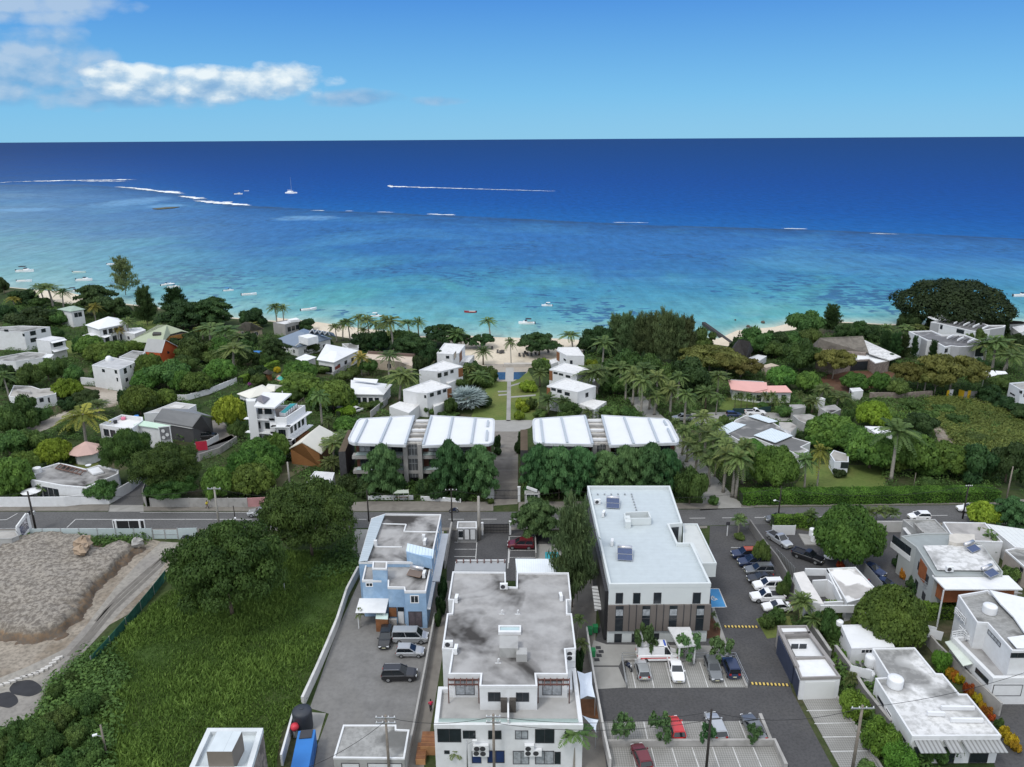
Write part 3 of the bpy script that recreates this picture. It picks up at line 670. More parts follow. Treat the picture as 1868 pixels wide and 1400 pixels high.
ADJ={'mango':('round-crowned mango tree','tree'),'bigmango':('round-crowned mango tree','tree'),'bright':('bright yellow-green tree','tree'),'dark':('dark green leafy tree','tree'),'green':('mid green leafy tree','tree'),
       'bigdark':('wide dark spreading tree','tree'),'banyan':('huge dark banyan dome','tree'),'umbrella':('olive-brown umbrella tree','tree'),'tier':('green tree with tiered branches','tree'),'almond':('dark almond tree','tree'),
       'flatalmond':('flat-topped dark almond tree','tree'),'feather':('feathery olive she-oak','tree'),'oak':('dark feathery she-oak','tree'),'sparse':('sparse feathery she-oak','tree'),'coco':('coconut palm','palm'),'yellow':('yellowing coconut palm','palm'),
       'royal':('royal palm with pale trunk','palm'),'short':('stocky dense palm','palm'),'thin':('thin young palm','palm'),'fan':('fan palm','palm'),'silver':('silver-blue fan palm','palm'),'pine':('small cone-shaped pine','tree'),
       'bush':('green bush','bush'),'dbush':('dark green bush','bush'),'bbush':('yellow-green bush','bush'),'clipped':('clipped round bush','bush'),'gold':('golden yellow bush','bush'),'rust':('orange-red bush','bush'),'pink':('pink flowering bush','bush'),
       'street':('young sparse street tree','tree'),'banana':('dwarf palm','palm')}
LAND=[]
PLANTS=[]
def plant(kind,u,vtop,vbase,w,label=None,group=None,squash=1.0):
 """crown centre U, top row, foot row and crown width in pixels of the photograph -> a plant standing there"""
 g=G(u,vbase);d=ray(u,vtop);t=g.y/d.y;h=max(.5,(CP+d*t).z);dep=(Vector((g.x,g.y,h*.6))-CP).dot(CF);r_=w/2/FPX*dep
 r_ *= 1.2 if kind=='coco' else 1.3 if kind=='street' else .86 if kind=='bigdark' else 1.0
 x=g.x
 for _ in range(4):
  pu=proj((x,g.y,h*(.6 if kind not in ('coco','yellow','royal','thin') else .95)))[0];x+=(u-pu)/FPX*dep
 sc=(r_,r_*squash,h)
 if kind in ('coco','yellow','royal','thin','short','fan','silver','banana'):
  fl={'coco':.34,'yellow':.42,'royal':.34,'thin':.28,'short':.55,'fan':.6,'silver':.40,'banana':.75}[kind];k=r_/fl/.80;sc=(k,k,h*(.92 if kind not in ('short','fan','silver','banana') else .8))
 o=clone(P(kind),(x,g.y,-.03),random.uniform(0,6.28),sc,label,group,ADJ[kind][1]);PLANTS.append((o,kind,Vector((x,g.y)),h,r_,label));return o
def plants(kind,rows,f=None,**k):
 """rows of (u, vtop, vbase, width) in a crop's pixels"""
 for r_ in rows:
  u,vt=(f(r_[0],r_[1]) if f else r_[:2]);vb=f(0,r_[2])[1] if f else r_[2];w=r_[3]/((f(1,0)[0]-f(0,0)[0])**-1) if f else r_[3]
  plant(kind,u,vt,vb,w,**k)
def scatter(name,polys,n,size,h,leaf,label,blade=False,f=None,per=40,avoid=True,lf=.14):
 """ground cover nobody could count: one object, kind stuff"""
 parts=[]
 for poly,k in zip(polys,n if hasattr(n,'__len__') else [n]*len(polys)):
  q=np.array([tuple(G(*(f(*p) if f else p))[:2]) for p in poly]);lo,hi=q.min(0),q.max(0);got=[]
  while sum(map(len,got))<k:
   c=lo+rng.random((k*2,2))*(hi-lo);ins=np.zeros(len(c),bool);j=len(q)-1
   for i in range(len(q)):
    a,b=q[i],q[j];cond=((a[1]>c[:,1]) != (b[1]>c[:,1])) & (c[:,0]<(b[0]-a[0])*(c[:,1]-a[1])/(b[1]-a[1]+1e-9)+a[0]);ins ^= cond;j=i
   for av in AVOID:
    if not avoid:break
    a_=np.array(av);l2,h2=a_.min(0),a_.max(0);bx=((c>l2) & (c<h2)).all(1) & ins
    if not bx.any():continue
    inn=np.zeros(len(c),bool);j=len(a_)-1
    for i in range(len(a_)):
     a,b=a_[i],a_[j];inn ^= ((a[1]>c[:,1]) != (b[1]>c[:,1])) & (c[:,0]<(b[0]-a[0])*(c[:,1]-a[1])/(b[1]-a[1]+1e-9)+a[0]);j=i
    ins &= ~inn
   got.append(c[ins])
  c=np.concatenate(got)[:k]
  if blade:
   nz=np.sin(c[:,0]*.23+1.3*np.sin(c[:,1]*.17))*np.sin(c[:,1]*.19+1.1*np.sin(c[:,0]*.13))+.6*np.sin(c[:,0]*.61+2*np.sin(c[:,1]*.43))*np.sin(c[:,1]*.71+c[:,0]*.2);hh=h*(.5+.6*rng.random(k))*(1+.45*nz);tone=np.clip(.45+.32*nz+rng.normal(size=k)*.22,0,1)
   d=unit(np.stack([rng.normal(size=k)*.45+.15,rng.normal(size=k)*.45,np.ones(k)],1));nr=unit(np.cross(d,rng.normal(size=(k,3))));C=np.stack([c[:,0],c[:,1],hh*.42],1)
   parts.append(leaves(C,nr,hh*.55,size,tone,0.0,d))
  else:
   m_=per;rad=size*(.5+rng.random(k));lob=unit(rng.normal(size=(k*m_,3))+np.array([0,0,.5]));lob[:,2]=np.abs(lob[:,2]);i=np.repeat(np.arange(k),m_)
   nz=np.sin(c[:,0]*.11+2*np.sin(c[:,1]*.07))*np.sin(c[:,1]*.13);C=np.stack([c[i,0],c[i,1],np.zeros(k*m_)],1)+lob*rad[i,None]*np.array([1,1,h])*(.75+.3*rng.random((k*m_,1)))
   tone=np.clip((.5+.3*nz+rng.normal(size=k)*.25)[i]*.7+rng.random(k*m_)*.3,0,1);parts.append(leaves(C,unit(lob+rng.normal(size=lob.shape)*.5+np.array([0,0,.3])),rad[i]*lf*(.7+.6*rng.random(k*m_)),.6,tone))
 V,F,T=merge(parts);o=obj_from(npmesh(name,V,F,LF[leaf],{'tone':T}),name);o['kind']='stuff';o['label']=label;o['category']=name.replace('_',' ');return o
def hedge(pts,h,w,label,leaf='hedge',f=None,name='hedge',z0=0,dens=55):
 """clipped hedge along pixels given at its foot"""
 q=[Vector(tuple(G(*(f(*p) if f else p),z0)[:2])) for p in pts];c0=sum(q,Vector((0,0)))/len(q);root=thing(name,label,'hedge',(c0.x,c0.y,z0));parts=[];core=MB()
 for a,b in zip(q[:-1],q[1:]):
  d=b-a;l=d.length;d=d.normalized();n_=Vector((-d.y,d.x));core.prism([tuple(a+n_*w*.42),tuple(b+n_*w*.42),tuple(b-n_*w*.42),tuple(a-n_*w*.42)],z0,z0+h*.93)
  k=int((l*w+2*l*h)*dens);s=rng.random(k)*l;r_=rng.random(k)*(w+2*h);r_=np.where(rng.random(k)<.12,h+rng.random(k)*w,r_)
  o=np.where(r_<h,-w/2,np.where(r_<h+w,r_-h-w/2,w/2));z=np.where(r_<h,r_,np.where(r_<h+w,h,r_-h-w));nx=np.where(r_<h,-1.0,np.where(r_<h+w,0,1.0));nzv=np.where((r_ >= h) & (r_<h+w),1.0,.25)
  wob=.10*np.sin(s*1.3)+rng.normal(size=k)*.07
  C=np.stack([a.x+d.x*s+n_.x*(o+nx*wob),a.y+d.y*s+n_.y*(o+nx*wob),z0+z+np.where(nzv>.9,wob,0)],1)-np.array([c0.x,c0.y,z0]);nr=unit(np.stack([n_.x*nx,n_.y*nx,nzv],1)+rng.normal(size=(k,3))*.55)
  parts.append(leaves(C,nr,.16*(.6+.7*rng.random(k)),.6,np.clip(.5+.3*np.sin(s*.9)+rng.normal(size=k)*.3,0,1)))
 obj_from(crown_mesh('foliage',LF[leaf],parts),'foliage',root);core.build('stems',M('hedge_stems',(.02,.035,.012),.95,.3),root);return root
ASPH=M('asphalt',(.112,.111,.112),.9,.12,.25,(.12,.12,.12),.10,.5,.7,.6,(3.0,(.055,.055,.057),.4),spec=.15)
ASPHD=M('dark_asphalt',(.080,.079,.081),.9,.12,.3,(.095,.092,.088),.12,.52,.7,.6,(3.0,(.04,.04,.042),.4),spec=.15)
GRAVEL=M('grey_gravel',(.185,.182,.178),.95,.18,.35,(.20,.195,.185),.08,.45,.62,.7,(1.6,(.12,.118,.115),.3),.1,12,spec=.1)
PAVE=M('pavement_concrete',(.20,.185,.165),.92,.12,.6,(.12,.11,.10),.3,.5,.7,.6,spec=.1)
CONCG=M('pale_concrete_ground',(.30,.295,.28),.9,.08,.5,(.20,.195,.18),.2,.5,.7,.6,spec=.1)
DIRT=M('excavated_earth',(.30,.265,.22),.97,.2,.5,(.18,.14,.10),.12,.48,.62,.7,(1.6,(.13,.115,.095),.6),.8,2.5,spec=.05)
DIRT2=M('dirt_lane',(.25,.235,.215),.95,.12,.25,(.33,.31,.27),.09,.45,.65,.8,(1.5,(.15,.14,.13),.4),spec=.05)
TRACKD=M('pale_track',(.40,.36,.31),.95,.14,.2,(.20,.16,.125),.08,.45,.6,.85,(1.4,(.22,.19,.165),.4),spec=.05)
LAWN=M('mown_lawn',(.115,.155,.045),.95,.16,.18,(.175,.175,.065),.06,.45,.65,.7,(1.6,(.07,.105,.03),.4),spec=.05)
ROUGHG=M('rough_grass_ground',(.060,.10,.028),.97,.25,.3,(.075,.095,.035),.08,.45,.65,.7,(1.2,(.024,.04,.012),.5),spec=.05)
SOIL=M('red_brown_soil',(.115,.062,.040),.97,.2,.3,(.16,.105,.075),.1,.5,.7,.7,(1.4,(.07,.04,.03),.5),spec=.05)
PAINTW=M('road_paint',(.55,.55,.54),.8,.12,1.2,(.25,.25,.25),1.2,.55,.7,.8)
PAINTY=M('yellow_paint',(.62,.45,.12),.8,.1,1.0)
SAND=m_sand();WATERP=M('pool_water',(.05,.30,.36),.15,.12,.6);WATERD=M('dark_pool_water',(.035,.068,.10),.15,.15,.6)
def ribbon(name,pts,w,mat,lv=2,f=None):
 q=[Vector(tuple(G(*(f(*p) if f else p))[:2])) for p in pts];A,B=[],[]
 for i,p in enumerate(q):
  d=(q[min(i+1,len(q)-1)]-q[max(i-1,0)]).normalized();n=Vector((-d.y,d.x))*(w[i] if hasattr(w,'__len__') else w)/2;A.append(p+n);B.append(p-n)
 mb=MB()
 for i in range(len(q)-1):mb.poly([(*B[i],lv*.01),(*B[i+1],lv*.01),(*A[i+1],lv*.01),(*A[i],lv*.01)])
 AVOID.append([tuple(p) for p in A]+[tuple(p) for p in B[::-1]]);return struct(mb,name,mat)
def m_paver():
 m,nt,N,L,b=_new('grass_pavers');p=pos(nt);mp=N.new('ShaderNodeMapping');mp.inputs['Rotation'].default_value=(0,0,R(45));mp.inputs['Scale'].default_value=(5.0,5.0,5.0);L.new(p,mp.inputs['Vector'])
 ck=N.new('ShaderNodeTexChecker');ck.inputs['Scale'].default_value=1.0;L.new(mp.outputs[0],ck.inputs['Vector']);n=noise(nt,p,.25,5.0)
 a=ramp(nt,n,[(.35,(.25,.245,.23)),(.65,(.33,.325,.31))]);L.new(mixc(nt,mth(nt,'MULTIPLY',ck.outputs['Fac'],.6),a,(.13,.13,.12)),b.inputs['Base Color']);b.inputs['Roughness'].default_value=.95;return m
PAVER=m_paver()
top=[(-260,935),(0,934),(250,934),(700,934.5),(1000,934),(1250,930),(1350,927),(1720,922),(2200,918)]
bot=[(2200,949),(1868,953),(1700,954),(1370,957),(1250,960.5),(1000,962),(650,964),(250,967),(0,967),(-260,967)]
patch('main_road',top+bot,ASPH,2)
KERB=M('kerb_stone',(.27,.26,.245),.9,.12,1.0)
patch('pavement',[(-260,922),(60,921),(200,921.5),(198,933),(0,933),(-260,934)],PAVE,h=.13)
patch('pavement',[(262,925),(480,925),(600,921),(670,916),(800,916),(900,917),(900,933),(700,933.5),(262,933)],PAVE,h=.13)
patch('pavement',[(946,917),(1060,916),(1075,916),(1290,920),(1310,924),(1310,928),(1250,929),(946,933)],PAVE,h=.13)
patch('pavement',[(1352,917),(1500,916),(1740,914),(2200,908),(2200,917),(1720,921),(1352,926)],PAVE,h=.13)
patch('pavement',[(-260,968),(640,965),(640,969),(-260,973)],PAVE,h=.13)
patch('pavement',[(805,964),(1080,962.5),(1080,967),(805,969)],PAVE,h=.13)
patch('pavement',[(1250,962),(1290,961),(1290,964),(1250,966)],PAVE,h=.13)
patch('pavement',[(1425,958),(2200,950),(2200,953),(1425,962)],PAVE,h=.13)
patch('junction_paving',[(198,922),(262,922),(262,934),(198,934)],CONCG,3)
patch('side_lane',[(720,895),(1005,890),(1040,790),(1240,640),(1480,520),(1690,400),(1640,365),(1420,470),(1150,600),(960,720),(800,850)],ASPH,1,f=cE)
patch('dirt_track',[(185,1290),(600,1110),(700,1030),(560,990),(720,1000),(900,1045),(870,1125),(700,1155),(560,1185),(330,1300),(210,1340)],TRACKD,2,f=cA)
patch('excavation_ground',[(-300,-60),(950,-60),(1190,0),(1090,70),(1060,180),(880,390),(700,490),(560,640),(420,800),(320,860),(270,970),(250,1050),(130,1130),(0,1200),(-300,1260)],DIRT,1,f=cI)
patch('dirt_lane',[(1190,-30),(1080,60),(1000,190),(780,400),(570,630),(400,810),(300,880),(270,960),(240,1040),(120,1130),(0,1195),(-300,1260),(-300,930),(0,830),(150,770),(300,700),(420,640),(540,510),(740,250),(900,80),(1030,-40)],DIRT2,3,f=cI)
TAR=M('tar_pad',(.028,.028,.031),.8,.2,.8)
for k,(x,y,rx,ry) in enumerate(((165,897,104,52),(40,972,76,50))):
 patch('tar_pad',[(x+rx*math.cos(a)*(1+.05*math.sin(3*a)),y+ry*math.sin(a)*(1+.05*math.cos(5*a))) for a in [i*math.pi/14 for i in range(28)]],TAR,5+k,f=cI)
TRK=M('tyre_track',(.15,.138,.122),.95,.2,.8)
ribbon('tyre_track',[(1120,20),(1020,120),(880,250),(720,400),(590,560),(470,700),(390,770)],.7,TRK,5,cI);ribbon('tyre_track',[(1090,20),(975,130),(840,255),(680,405),(555,565),(440,690)],.7,TRK,5,cI);ribbon('tyre_track',[(1060,40),(930,150),(760,300),(610,470)],.5,TRK,5,cI)
patch('concrete_strip',[(505,1000),(618,1008),(560,1205),(520,1200)],CONCG,4,f=cJ)
patch('meadow_ground',[(300,1080),(480,1000),(640,1005),(648,1050),(555,1290),(510,1340),(500,1460),(0,1460),(-200,1420),(0,1342),(75,1290),(110,1220),(180,1170)],ROUGHG,2)
patch('gravel_yard',[(880,0),(700,400),(560,800),(500,970),(640,1010),(560,1230),(460,1420),(1195,1420),(1315,830),(1385,420),(1350,370),(1330,0)],GRAVEL,2,f=cJ)
patch('forecourt',[(648,966),(810,966),(805,1040),(655,1040),(640,1000)],CONCG,1)
patch('car_court',[(815,967),(1010,966),(1010,1060),(815,1060)],ASPHD,3)
patch('alley',[(745,1060),(830,1060),(800,1240),(770,1420),(720,1420),(780,1160)],PAVE,1)
patch('alley',[(1030,1050),(1090,1050),(1085,1200),(1110,1420),(1060,1420)],PAVE,1)
patch('car_park',[(1295,960),(1388,958),(1400,1010),(1445,1100),(1410,1140),(1445,1262),(1535,1430),(1110,1430),(1080,1190),(1100,1120),(1290,1120)],ASPHD,2)
patch('plaza',[(90,500),(180,530),(1030,540),(1045,600),(1000,640),(290,640),(270,680),(80,680),(60,600)],CONCG,4,f=cL)
patch('concrete_apron',[(85,690),(265,690),(325,835),(110,848)],CONCG,4,f=cL)
patch('parking_bays',[(310,650),(1085,648),(1165,835),(330,842)],PAVER,5,f=cL)
patch('parking_bays',[(150,1080),(1265,1075),(1335,1235),(180,1245)],PAVER,5,f=cL)
patch('parking_bays',[(190,1262),(1365,1255),(1440,1420),(200,1420)],PAVER,5,f=cL)
patch('parking_bays',[(215,955),(445,948),(720,1420),(470,1420)],PAVER,5,f=cM)
patch('grass_strip',[(1240,350),(1330,330),(1480,330),(1500,400),(1390,400),(1390,480),(1320,490)],LAWN,5,f=cL)
patch('planting_bed',[(905,300),(990,420),(985,480),(890,490)],SOIL,6,f=cL)
patch('footway',[(930,270),(945,268),(1050,560),(1010,570),(960,470)],CONCG,5,f=cL)
patch('courtyard',[(165,520),(300,540),(600,590),(930,590),(1110,580),(1110,690),(1250,930),(1320,1075),(900,1075),(430,1060),(390,990),(200,600)],ASPHD,1,f=cH)
patch('drive',[(1780,1250),(1900,1240),(1900,1440),(1830,1440),(1790,1330)],ASPHD,2)
patch('driveway',[(85,185),(255,185),(250,700),(78,712)],PAVE,3,f=cG)
patch('driveway_top',[(-20,105),(380,105),(340,160),(255,186),(84,186),(0,160)],CONCG,4,f=cG)
patch('lawn',[(0,745),(100,745),(250,690),(330,830),(310,1045),(-60,1045),(-160,1020),(-100,880),(-40,800)],LAWN,2,f=cC)
patch('garden_path',[(98,765),(125,765),(122,1045),(92,1045)],CONCG,4,f=cC)
for q in (([(30,832),(98,828),(98,838),(34,842)]),([(36,856),(98,852),(97,862),(36,866)]),([(124,790),(190,770),(196,780),(124,800)]),([(124,870),(300,856),(300,866),(124,880)])):patch('garden_path',q,CONCG,4,f=cC)
patch('pool_surround',[(-60,640),(260,640),(240,700),(150,760),(40,765),(-20,740)],M('timber_deck',(.34,.30,.25),.8,.1,1.0),3,f=cC)
patch('pool_deck',[(88,665),(145,665),(143,765),(85,765)],M('grey_deck',(.36,.35,.33),.8,.08,1.0),6,f=cC)
for q in ([(15,698),(86,698),(84,752),(42,752)],[(145,698),(238,696),(182,748),(143,752)]):patch('pool_water',q,WATERD,5,f=cC)
patch('beach',[(800,610),(918,616),(1023,618),(1075,622),(1060,650),(985,668),(960,672),(880,668),(820,640)],SAND,1)
patch('beach',[(505,580),(580,588),(650,598),(720,606),(760,612),(700,622),(640,618),(570,606),(500,596)],SAND,1)
patch('beach',[(1285,616),(1311,618),(1345,603),(1411,597),(1446,589),(1470,589),(1450,602),(1400,608),(1340,634),(1300,628)],SAND,1)
patch('beach',[(60,530),(113,531),(180,546),(190,560),(130,556),(70,545)],SAND,1)
ribbon('palm_avenue',[(1735,735),(1690,680),(1600,540),(1500,420),(1390,290),(1290,150),(1190,60),(1130,-10),(1090,-60)],[11,7,5,5,5,5,5,5,5],CONCG,2,cG)
patch('bare_yard',[(550,740),(640,690),(960,690),(1030,700),(980,760),(860,810),(740,840),(600,830)],SOIL,1,f=cD)
patch('bare_ground',[(1250,1010),(1350,1060),(1440,1190),(1300,1140)],DIRT,1,f=cD)
patch('gravel_drive',[(0,950),(420,960),(430,1000),(300,1010),(0,1000),(-250,1040),(-280,960)],CONCG,1,f=cD)
patch('lane',[(1430,870),(1540,872),(1900,975),(1900,1010),(1640,930)],PAVE,1,f=cD)
patch('lawn',[(-60,860),(200,870),(230,930),(0,960),(-100,930)],LAWN,1,f=cD)
patch('lawn',[(540,160),(1000,170),(1010,330),(430,310)],LAWN,1,f=cH)
patch('lawn',[(470,670),(540,665),(560,780),(470,790)],LAWN,1,f=cA)
patch('lawn',[(940,540),(1060,515),(1180,560),(1050,590)],LAWN,1,f=cA)
patch('courtyard',[(1250,300),(1420,470),(1700,380),(1560,250)],PAVE,1,f=cE)
patch('yard',[(120,620),(240,640),(330,520),(540,400),(260,400)],M('dry_yard',(.13,.115,.075),.97,.2,.4,(.07,.085,.03),.2,.45,.6,.8),1,f=cF)
patch('terrace',[(0,800),(160,790),(620,810),(500,830),(200,850),(0,840)],CONCG,1,f=cE)
patch('lawn',[(490,550),(700,560),(690,600),(560,600)],LAWN,1,f=cE)
patch('forecourt',[(600,880),(680,770),(870,870),(830,960),(680,950)],CONCG,1,f=cB)
lines('road_markings',[((122,963),(138,948)),((138,948),(460,948)),((0,949),(12,948.5)),((12,948.5),(32,937)),((-260,949.5),(0,949))],PAINTW,.16,.035)
lines('road_markings',[((640,948),(1075,947.5)),((1258,946),(1700,941)),((1700,941),(2100,937))],PAINTW,.14,.035,dash=(3.0,3.2))
lines('edge_line',[((255,935.5),(480,935.5)),((-200,965),(250,964.5))],PAINTW,.10,.035)
lines('parking_lines',[((350,662),(388,840)),((480,660),(517,840)),((600,660),(645,840)),((720,660),(772,838)),((842,658),(900,836)),((965,656),(1032,834)),
 ((445,1080),(480,1240)),((575,1080),(620,1240)),((716,1078),(765,1238)),((852,1076),(905,1236)),((985,1076),(1045,1234)),((1122,1074),(1185,1232)),
 ((358,1268),(390,1415)),((498,1266),(535,1415)),((643,1264),(690,1415)),((787,1262),(840,1415)),((932,1260),(985,1415)),((1076,1260),(1135,1415)),((1218,1258),(1285,1415))],PAINTW,.12,.065,f=cL)
lines('parking_lines',[((250,1042),(490,1036)),((300,1124),(545,1118)),((352,1210),(600,1206)),((404,1302),(640,1298))],PAINTW,.12,.065,f=cM)
lines('parking_lines',[((45,680),(190,682)),((85,755),(230,756)),((115,810),(255,812)),((150,868),(290,868)),((175,912),(310,912)),((160,960),(330,962)),((235,1022),(380,1024))],PAINTW,.12,.045,f=cH)
lines('parking_lines',[((1515,972),(1672,972)),((1515,1022),(1668,1022)),((1512,1074),(1666,1074)),((1672,972),(1664,1090)),((1880+38-10,1000),(1880+38-20,1120))],PAINTW,.12,.05,f=cF)
lines('parking_lines',[((186,932),(374,930)),((186,1030),(374,1030)),((186,1080),(380,1080)),((190,932),(180,1160))],PAINTW,.12,.05,f=cG)
lines('driveway_joints',[((85,290),(252,290)),((85,375),(252,375)),((84,460),(252,460)),((82,545),(252,545))],CONCG,.18,.042,f=cG)
patch('accessible_bay',[(915,135),(978,135),(1032,266),(925,268)],M('blue_bay_paint',(.06,.25,.50),.8,.08,1.0),4,f=cL)
lines('accessible_bay_border',[((978,135),(1032,266)),((1032,266),(925,268)),((915,135),(978,135))],PAINTW,.15,.052,f=cL)
lines('accessible_bay_symbol',[((932,186),(944,206)),((944,206),(958,204)),((958,204),(967,214)),((930,190),(926,202)),((926,202),(930,214)),((930,214),(945,218)),((945,218),(958,212)),((934,196),(948,194))],PAINTW,.18,.056,f=cL)
def build_mound():
 poly=np.array([tuple(G(*cI(x,y))[:2]) for x,y in ((-420,520),(0,590),(150,610),(330,590),(430,520),(520,400),(640,290),(780,130),(900,20),(800,-60),(640,20),(560,-60),(300,-90),(100,-40),(-50,60),(-420,120))])
 lo,hi=poly.min(0)-3,poly.max(0)+3;nx,ny=190,110;X,Y=np.meshgrid(np.linspace(lo[0],hi[0],nx),np.linspace(lo[1],hi[1],ny))
 d=np.full(X.shape,1e9);ins=np.zeros(X.shape,bool);n=len(poly)
 for i in range(n):
  a,b=poly[i],poly[(i+1)%n];e=b-a;t=np.clip(((X-a[0])*e[0]+(Y-a[1])*e[1])/(e@e),0,1);d=np.minimum(d,np.hypot(X-a[0]-t*e[0],Y-a[1]-t*e[1]))
  ins ^= ((a[1]>Y) != (b[1]>Y)) & (X<(b[0]-a[0])*(Y-a[1])/(b[1]-a[1]+1e-9)+a[0])
 sd_=np.where(ins,d,-d);w=np.zeros(X.shape)
 for k,(fq,am) in enumerate(((.35,.8),(.8,.5),(1.7,.28),(3.1,.16))):
  w+=am*np.sin(X*fq+k*2+1.5*np.sin(Y*fq*.8))*np.sin(Y*fq*1.1+k+1.3*np.sin(X*fq*.7))
 s=np.clip((sd_+w*1.1+.4)/2.2,0,1);Z=1.7*s*s*(3-2*s)+np.clip((sd_-1)/9,0,1)*.5+w*.20*(s>.05)+rng.normal(size=X.shape)*.022*(s>.1)-.06
 V=np.stack([X,Y,Z],-1).reshape(-1,3);i=np.arange(nx*ny).reshape(ny,nx);F=np.stack([i[:-1,:-1],i[:-1,1:],i[1:,1:],i[1:,:-1]],-1).reshape(-1,4);F=F[(V[F][:,:,2]>-.05).any(1)]
 m,nt,N,L,b=_new('mound_earth');p=pos(nt);sp=N.new('ShaderNodeSeparateXYZ');L.new(p,sp.inputs[0]);n1=noise(nt,p,.6,7.0,.7);n2=noise(nt,p,1.5,8.0,.74)
 strat=mth(nt,'ADD',sp.outputs['Z'],mth(nt,'MULTIPLY',n1,.9));c=ramp(nt,mth(nt,'DIVIDE',strat,2.8),[(.2,(.13,.095,.07)),(.48,(.22,.155,.10)),(.60,(.25,.222,.185)),(.85,(.315,.288,.25))])
 c=mixc(nt,ramp(nt,n2,[(.44,.85),(.56,0.0)]),c,(.12,.105,.09));L.new(c,b.inputs['Base Color']);b.inputs['Roughness'].default_value=.97;b.inputs['Specular IOR Level'].default_value=.05;bump(nt,b,n2,.6,.25)
 o=obj_from(npmesh('earth_mound',V,F,m,None,False),'earth_mound');o['kind']='structure'
build_mound()
cN1=crop(1668,1060,5.835);cN2=crop(1600,920,6.97);cN3=crop(1640,560,6.364);cN4=crop(1300,700,7.0);cN5=crop(600,1040,6.365);cN6=crop(440,690,7.78);cN7=crop(0,880,7.783);cN8=crop(800,860,6.671)
def Q(f,*pts):return [f(*p) for p in pts]
def H(name,label,roof,h,f=None,lm=None,cat='house',**k):
 b=House(name,label,cat,[f(*p) for p in roof] if f else roof,h,**k)
 if lm:LAND.append((lm,b.root.location.x,b.root.location.y))
 return b
def boxpart(b,name,mat,pts,z0,z1,f,top=None):return b.block([f(*p) for p in pts],z0,z1,mat,name,top=top)
def rod(b,name,mat,pts,w=.12):
 mb=MB()
 for p,q in zip(pts[:-1],pts[1:]):mb.bar(G(*p),G(*q),w)
 return mb.build(name,mat,b.root)
def at(f,x,y,z=0.0):return G(*f(x,y),z)
def mk_ac():
 r=thing('air_conditioner',None,None,link=False);MB().box((0,0,.38),(.86,.34,.66)).build('casing',CLEANW,r,link=False)
 mb=MB();n=16
 mb.poly([(-.10+.26*math.cos(t*2*math.pi/n),-.178,.38+.26*math.sin(t*2*math.pi/n)) for t in range(n)]).build('fan_grille',DARKM,r,link=False)
 MB().bar((-.3,-.15,.03),(-.3,.15,.03),.06).build('foot',METAL,r,link=False);MB().bar((.3,-.15,.03),(.3,.15,.03),.06).build('foot',METAL,r,link=False);return r
AC=mk_ac()
def ac(p,rz,label,s=1.25):return clone(AC,p,rz,s,label,'air conditioning units','air conditioner')
def tank(p,r_,h,mat,label,dome=False,name='water_tank'):
 mb=MB().lathe(p,[(r_*.97,0),(r_,h*.08),(r_*.97,h*.3),(r_,h*.5),(r_*.97,h*.7),(r_,h*.85),(r_*.92,h*.93),(r_*.5,h*1.05 if dome else h*.98),(r_*.2,h*1.1 if dome else h)],18)
 root=thing(name,label,'water tank',p);mb.build('body',mat,root,True);MB().lathe((p[0],p[1],p[2]+h*(1.09 if dome else .99)),[(r_*.22,0),(r_*.22,.07),(r_*.05,.10)],12).build('lid',mat,root);return root
def solar(p,rz,label,n=2,frame=METAL,cells=None):
 root=thing('solar_panel',label,'solar panel',p);ca,sa=math.cos(rz),math.sin(rz);o=Vector(p)
 W_=lambda x,y,z: (o.x+x*ca-y*sa,o.y+x*sa+y*ca,o.z+z);S=cells or M('solar_cells',(.035,.06,.14),.15,.15,3.0,spec=.7)
 for k in range(n):
  y0,y1=-1.1+k*1.15,-.05+k*1.15;z=lambda y: .25+(y+1.1)*.33
  b=MB().poly([W_(-1.1,y0,z(y0)),W_(1.1,y0,z(y0)),W_(1.1,y1,z(y1)),W_(-1.1,y1,z(y1))]).build('cell_sheet',S,root)
  MB().bar(W_(-1.12,y0,z(y0)-.03),W_(-1.12,y1,z(y1)-.03),.06).bar(W_(1.12,y0,z(y0)-.03),W_(1.12,y1,z(y1)-.03),.06).bar(W_(-1.12,y0,z(y0)-.03),W_(1.12,y0,z(y0)-.03),.06).bar(W_(-1.12,y1,z(y1)-.03),W_(1.12,y1,z(y1)-.03),.06).build('rim',frame,b)
 for x in (-1,1):MB().bar(W_(x,1.0*(n-1),.02),W_(x,1.0*(n-1),z(1.0*(n-1))),.07).build('leg',frame,root)
 MB().tube([W_(-1.1,1.2*(n-1)+.25,.95),W_(1.1,1.2*(n-1)+.25,.95)],.28,12).build('cylinder',M('steel_tank',(.6,.6,.62),.3,.05,metal=.6),root,True);return root
b=H('apartment_block','white apartment block with a stained flat roof and a front terrace',[(300,150),(637,152),(640,245),(708,248),(710,155),(1040,157),(1057,330),(1030,330),(1032,418),(1060,418),(1087,640),(1020,645),(1035,805),(832,803),(840,880),(472,880),(480,803),(275,803),(300,645),(233,640),(265,418),(295,415),(303,330),(272,328)],9.2,cK,'the block with the stained roof',cat='apartment block',rmat=DIRTY,parapet=.25)
APT=b
b.win(13-1,cK(993,937),cK(877,850),name='door',glass=CURT,bars=1);b.win(14,cK(784,977),cK(708,926),bars=1);b.win(14,cK(602,975),cK(529,924),bars=1);b.win(16,cK(437,935),cK(320,848),name='door',glass=CURT,bars=1)
t=House('','','',Q(cK,(210,886),(1040,886),(1036,768),(1085,766),(1132,1130),(182,1128)),6.4,rmat=M('terrace_floor',(.36,.355,.345),.9,.1,.5,(.22,.22,.215),.3,.5,.7,.6),parapet=.55,inset_roof=.45,root=b.root,wname='lower_wall',rname='terrace')
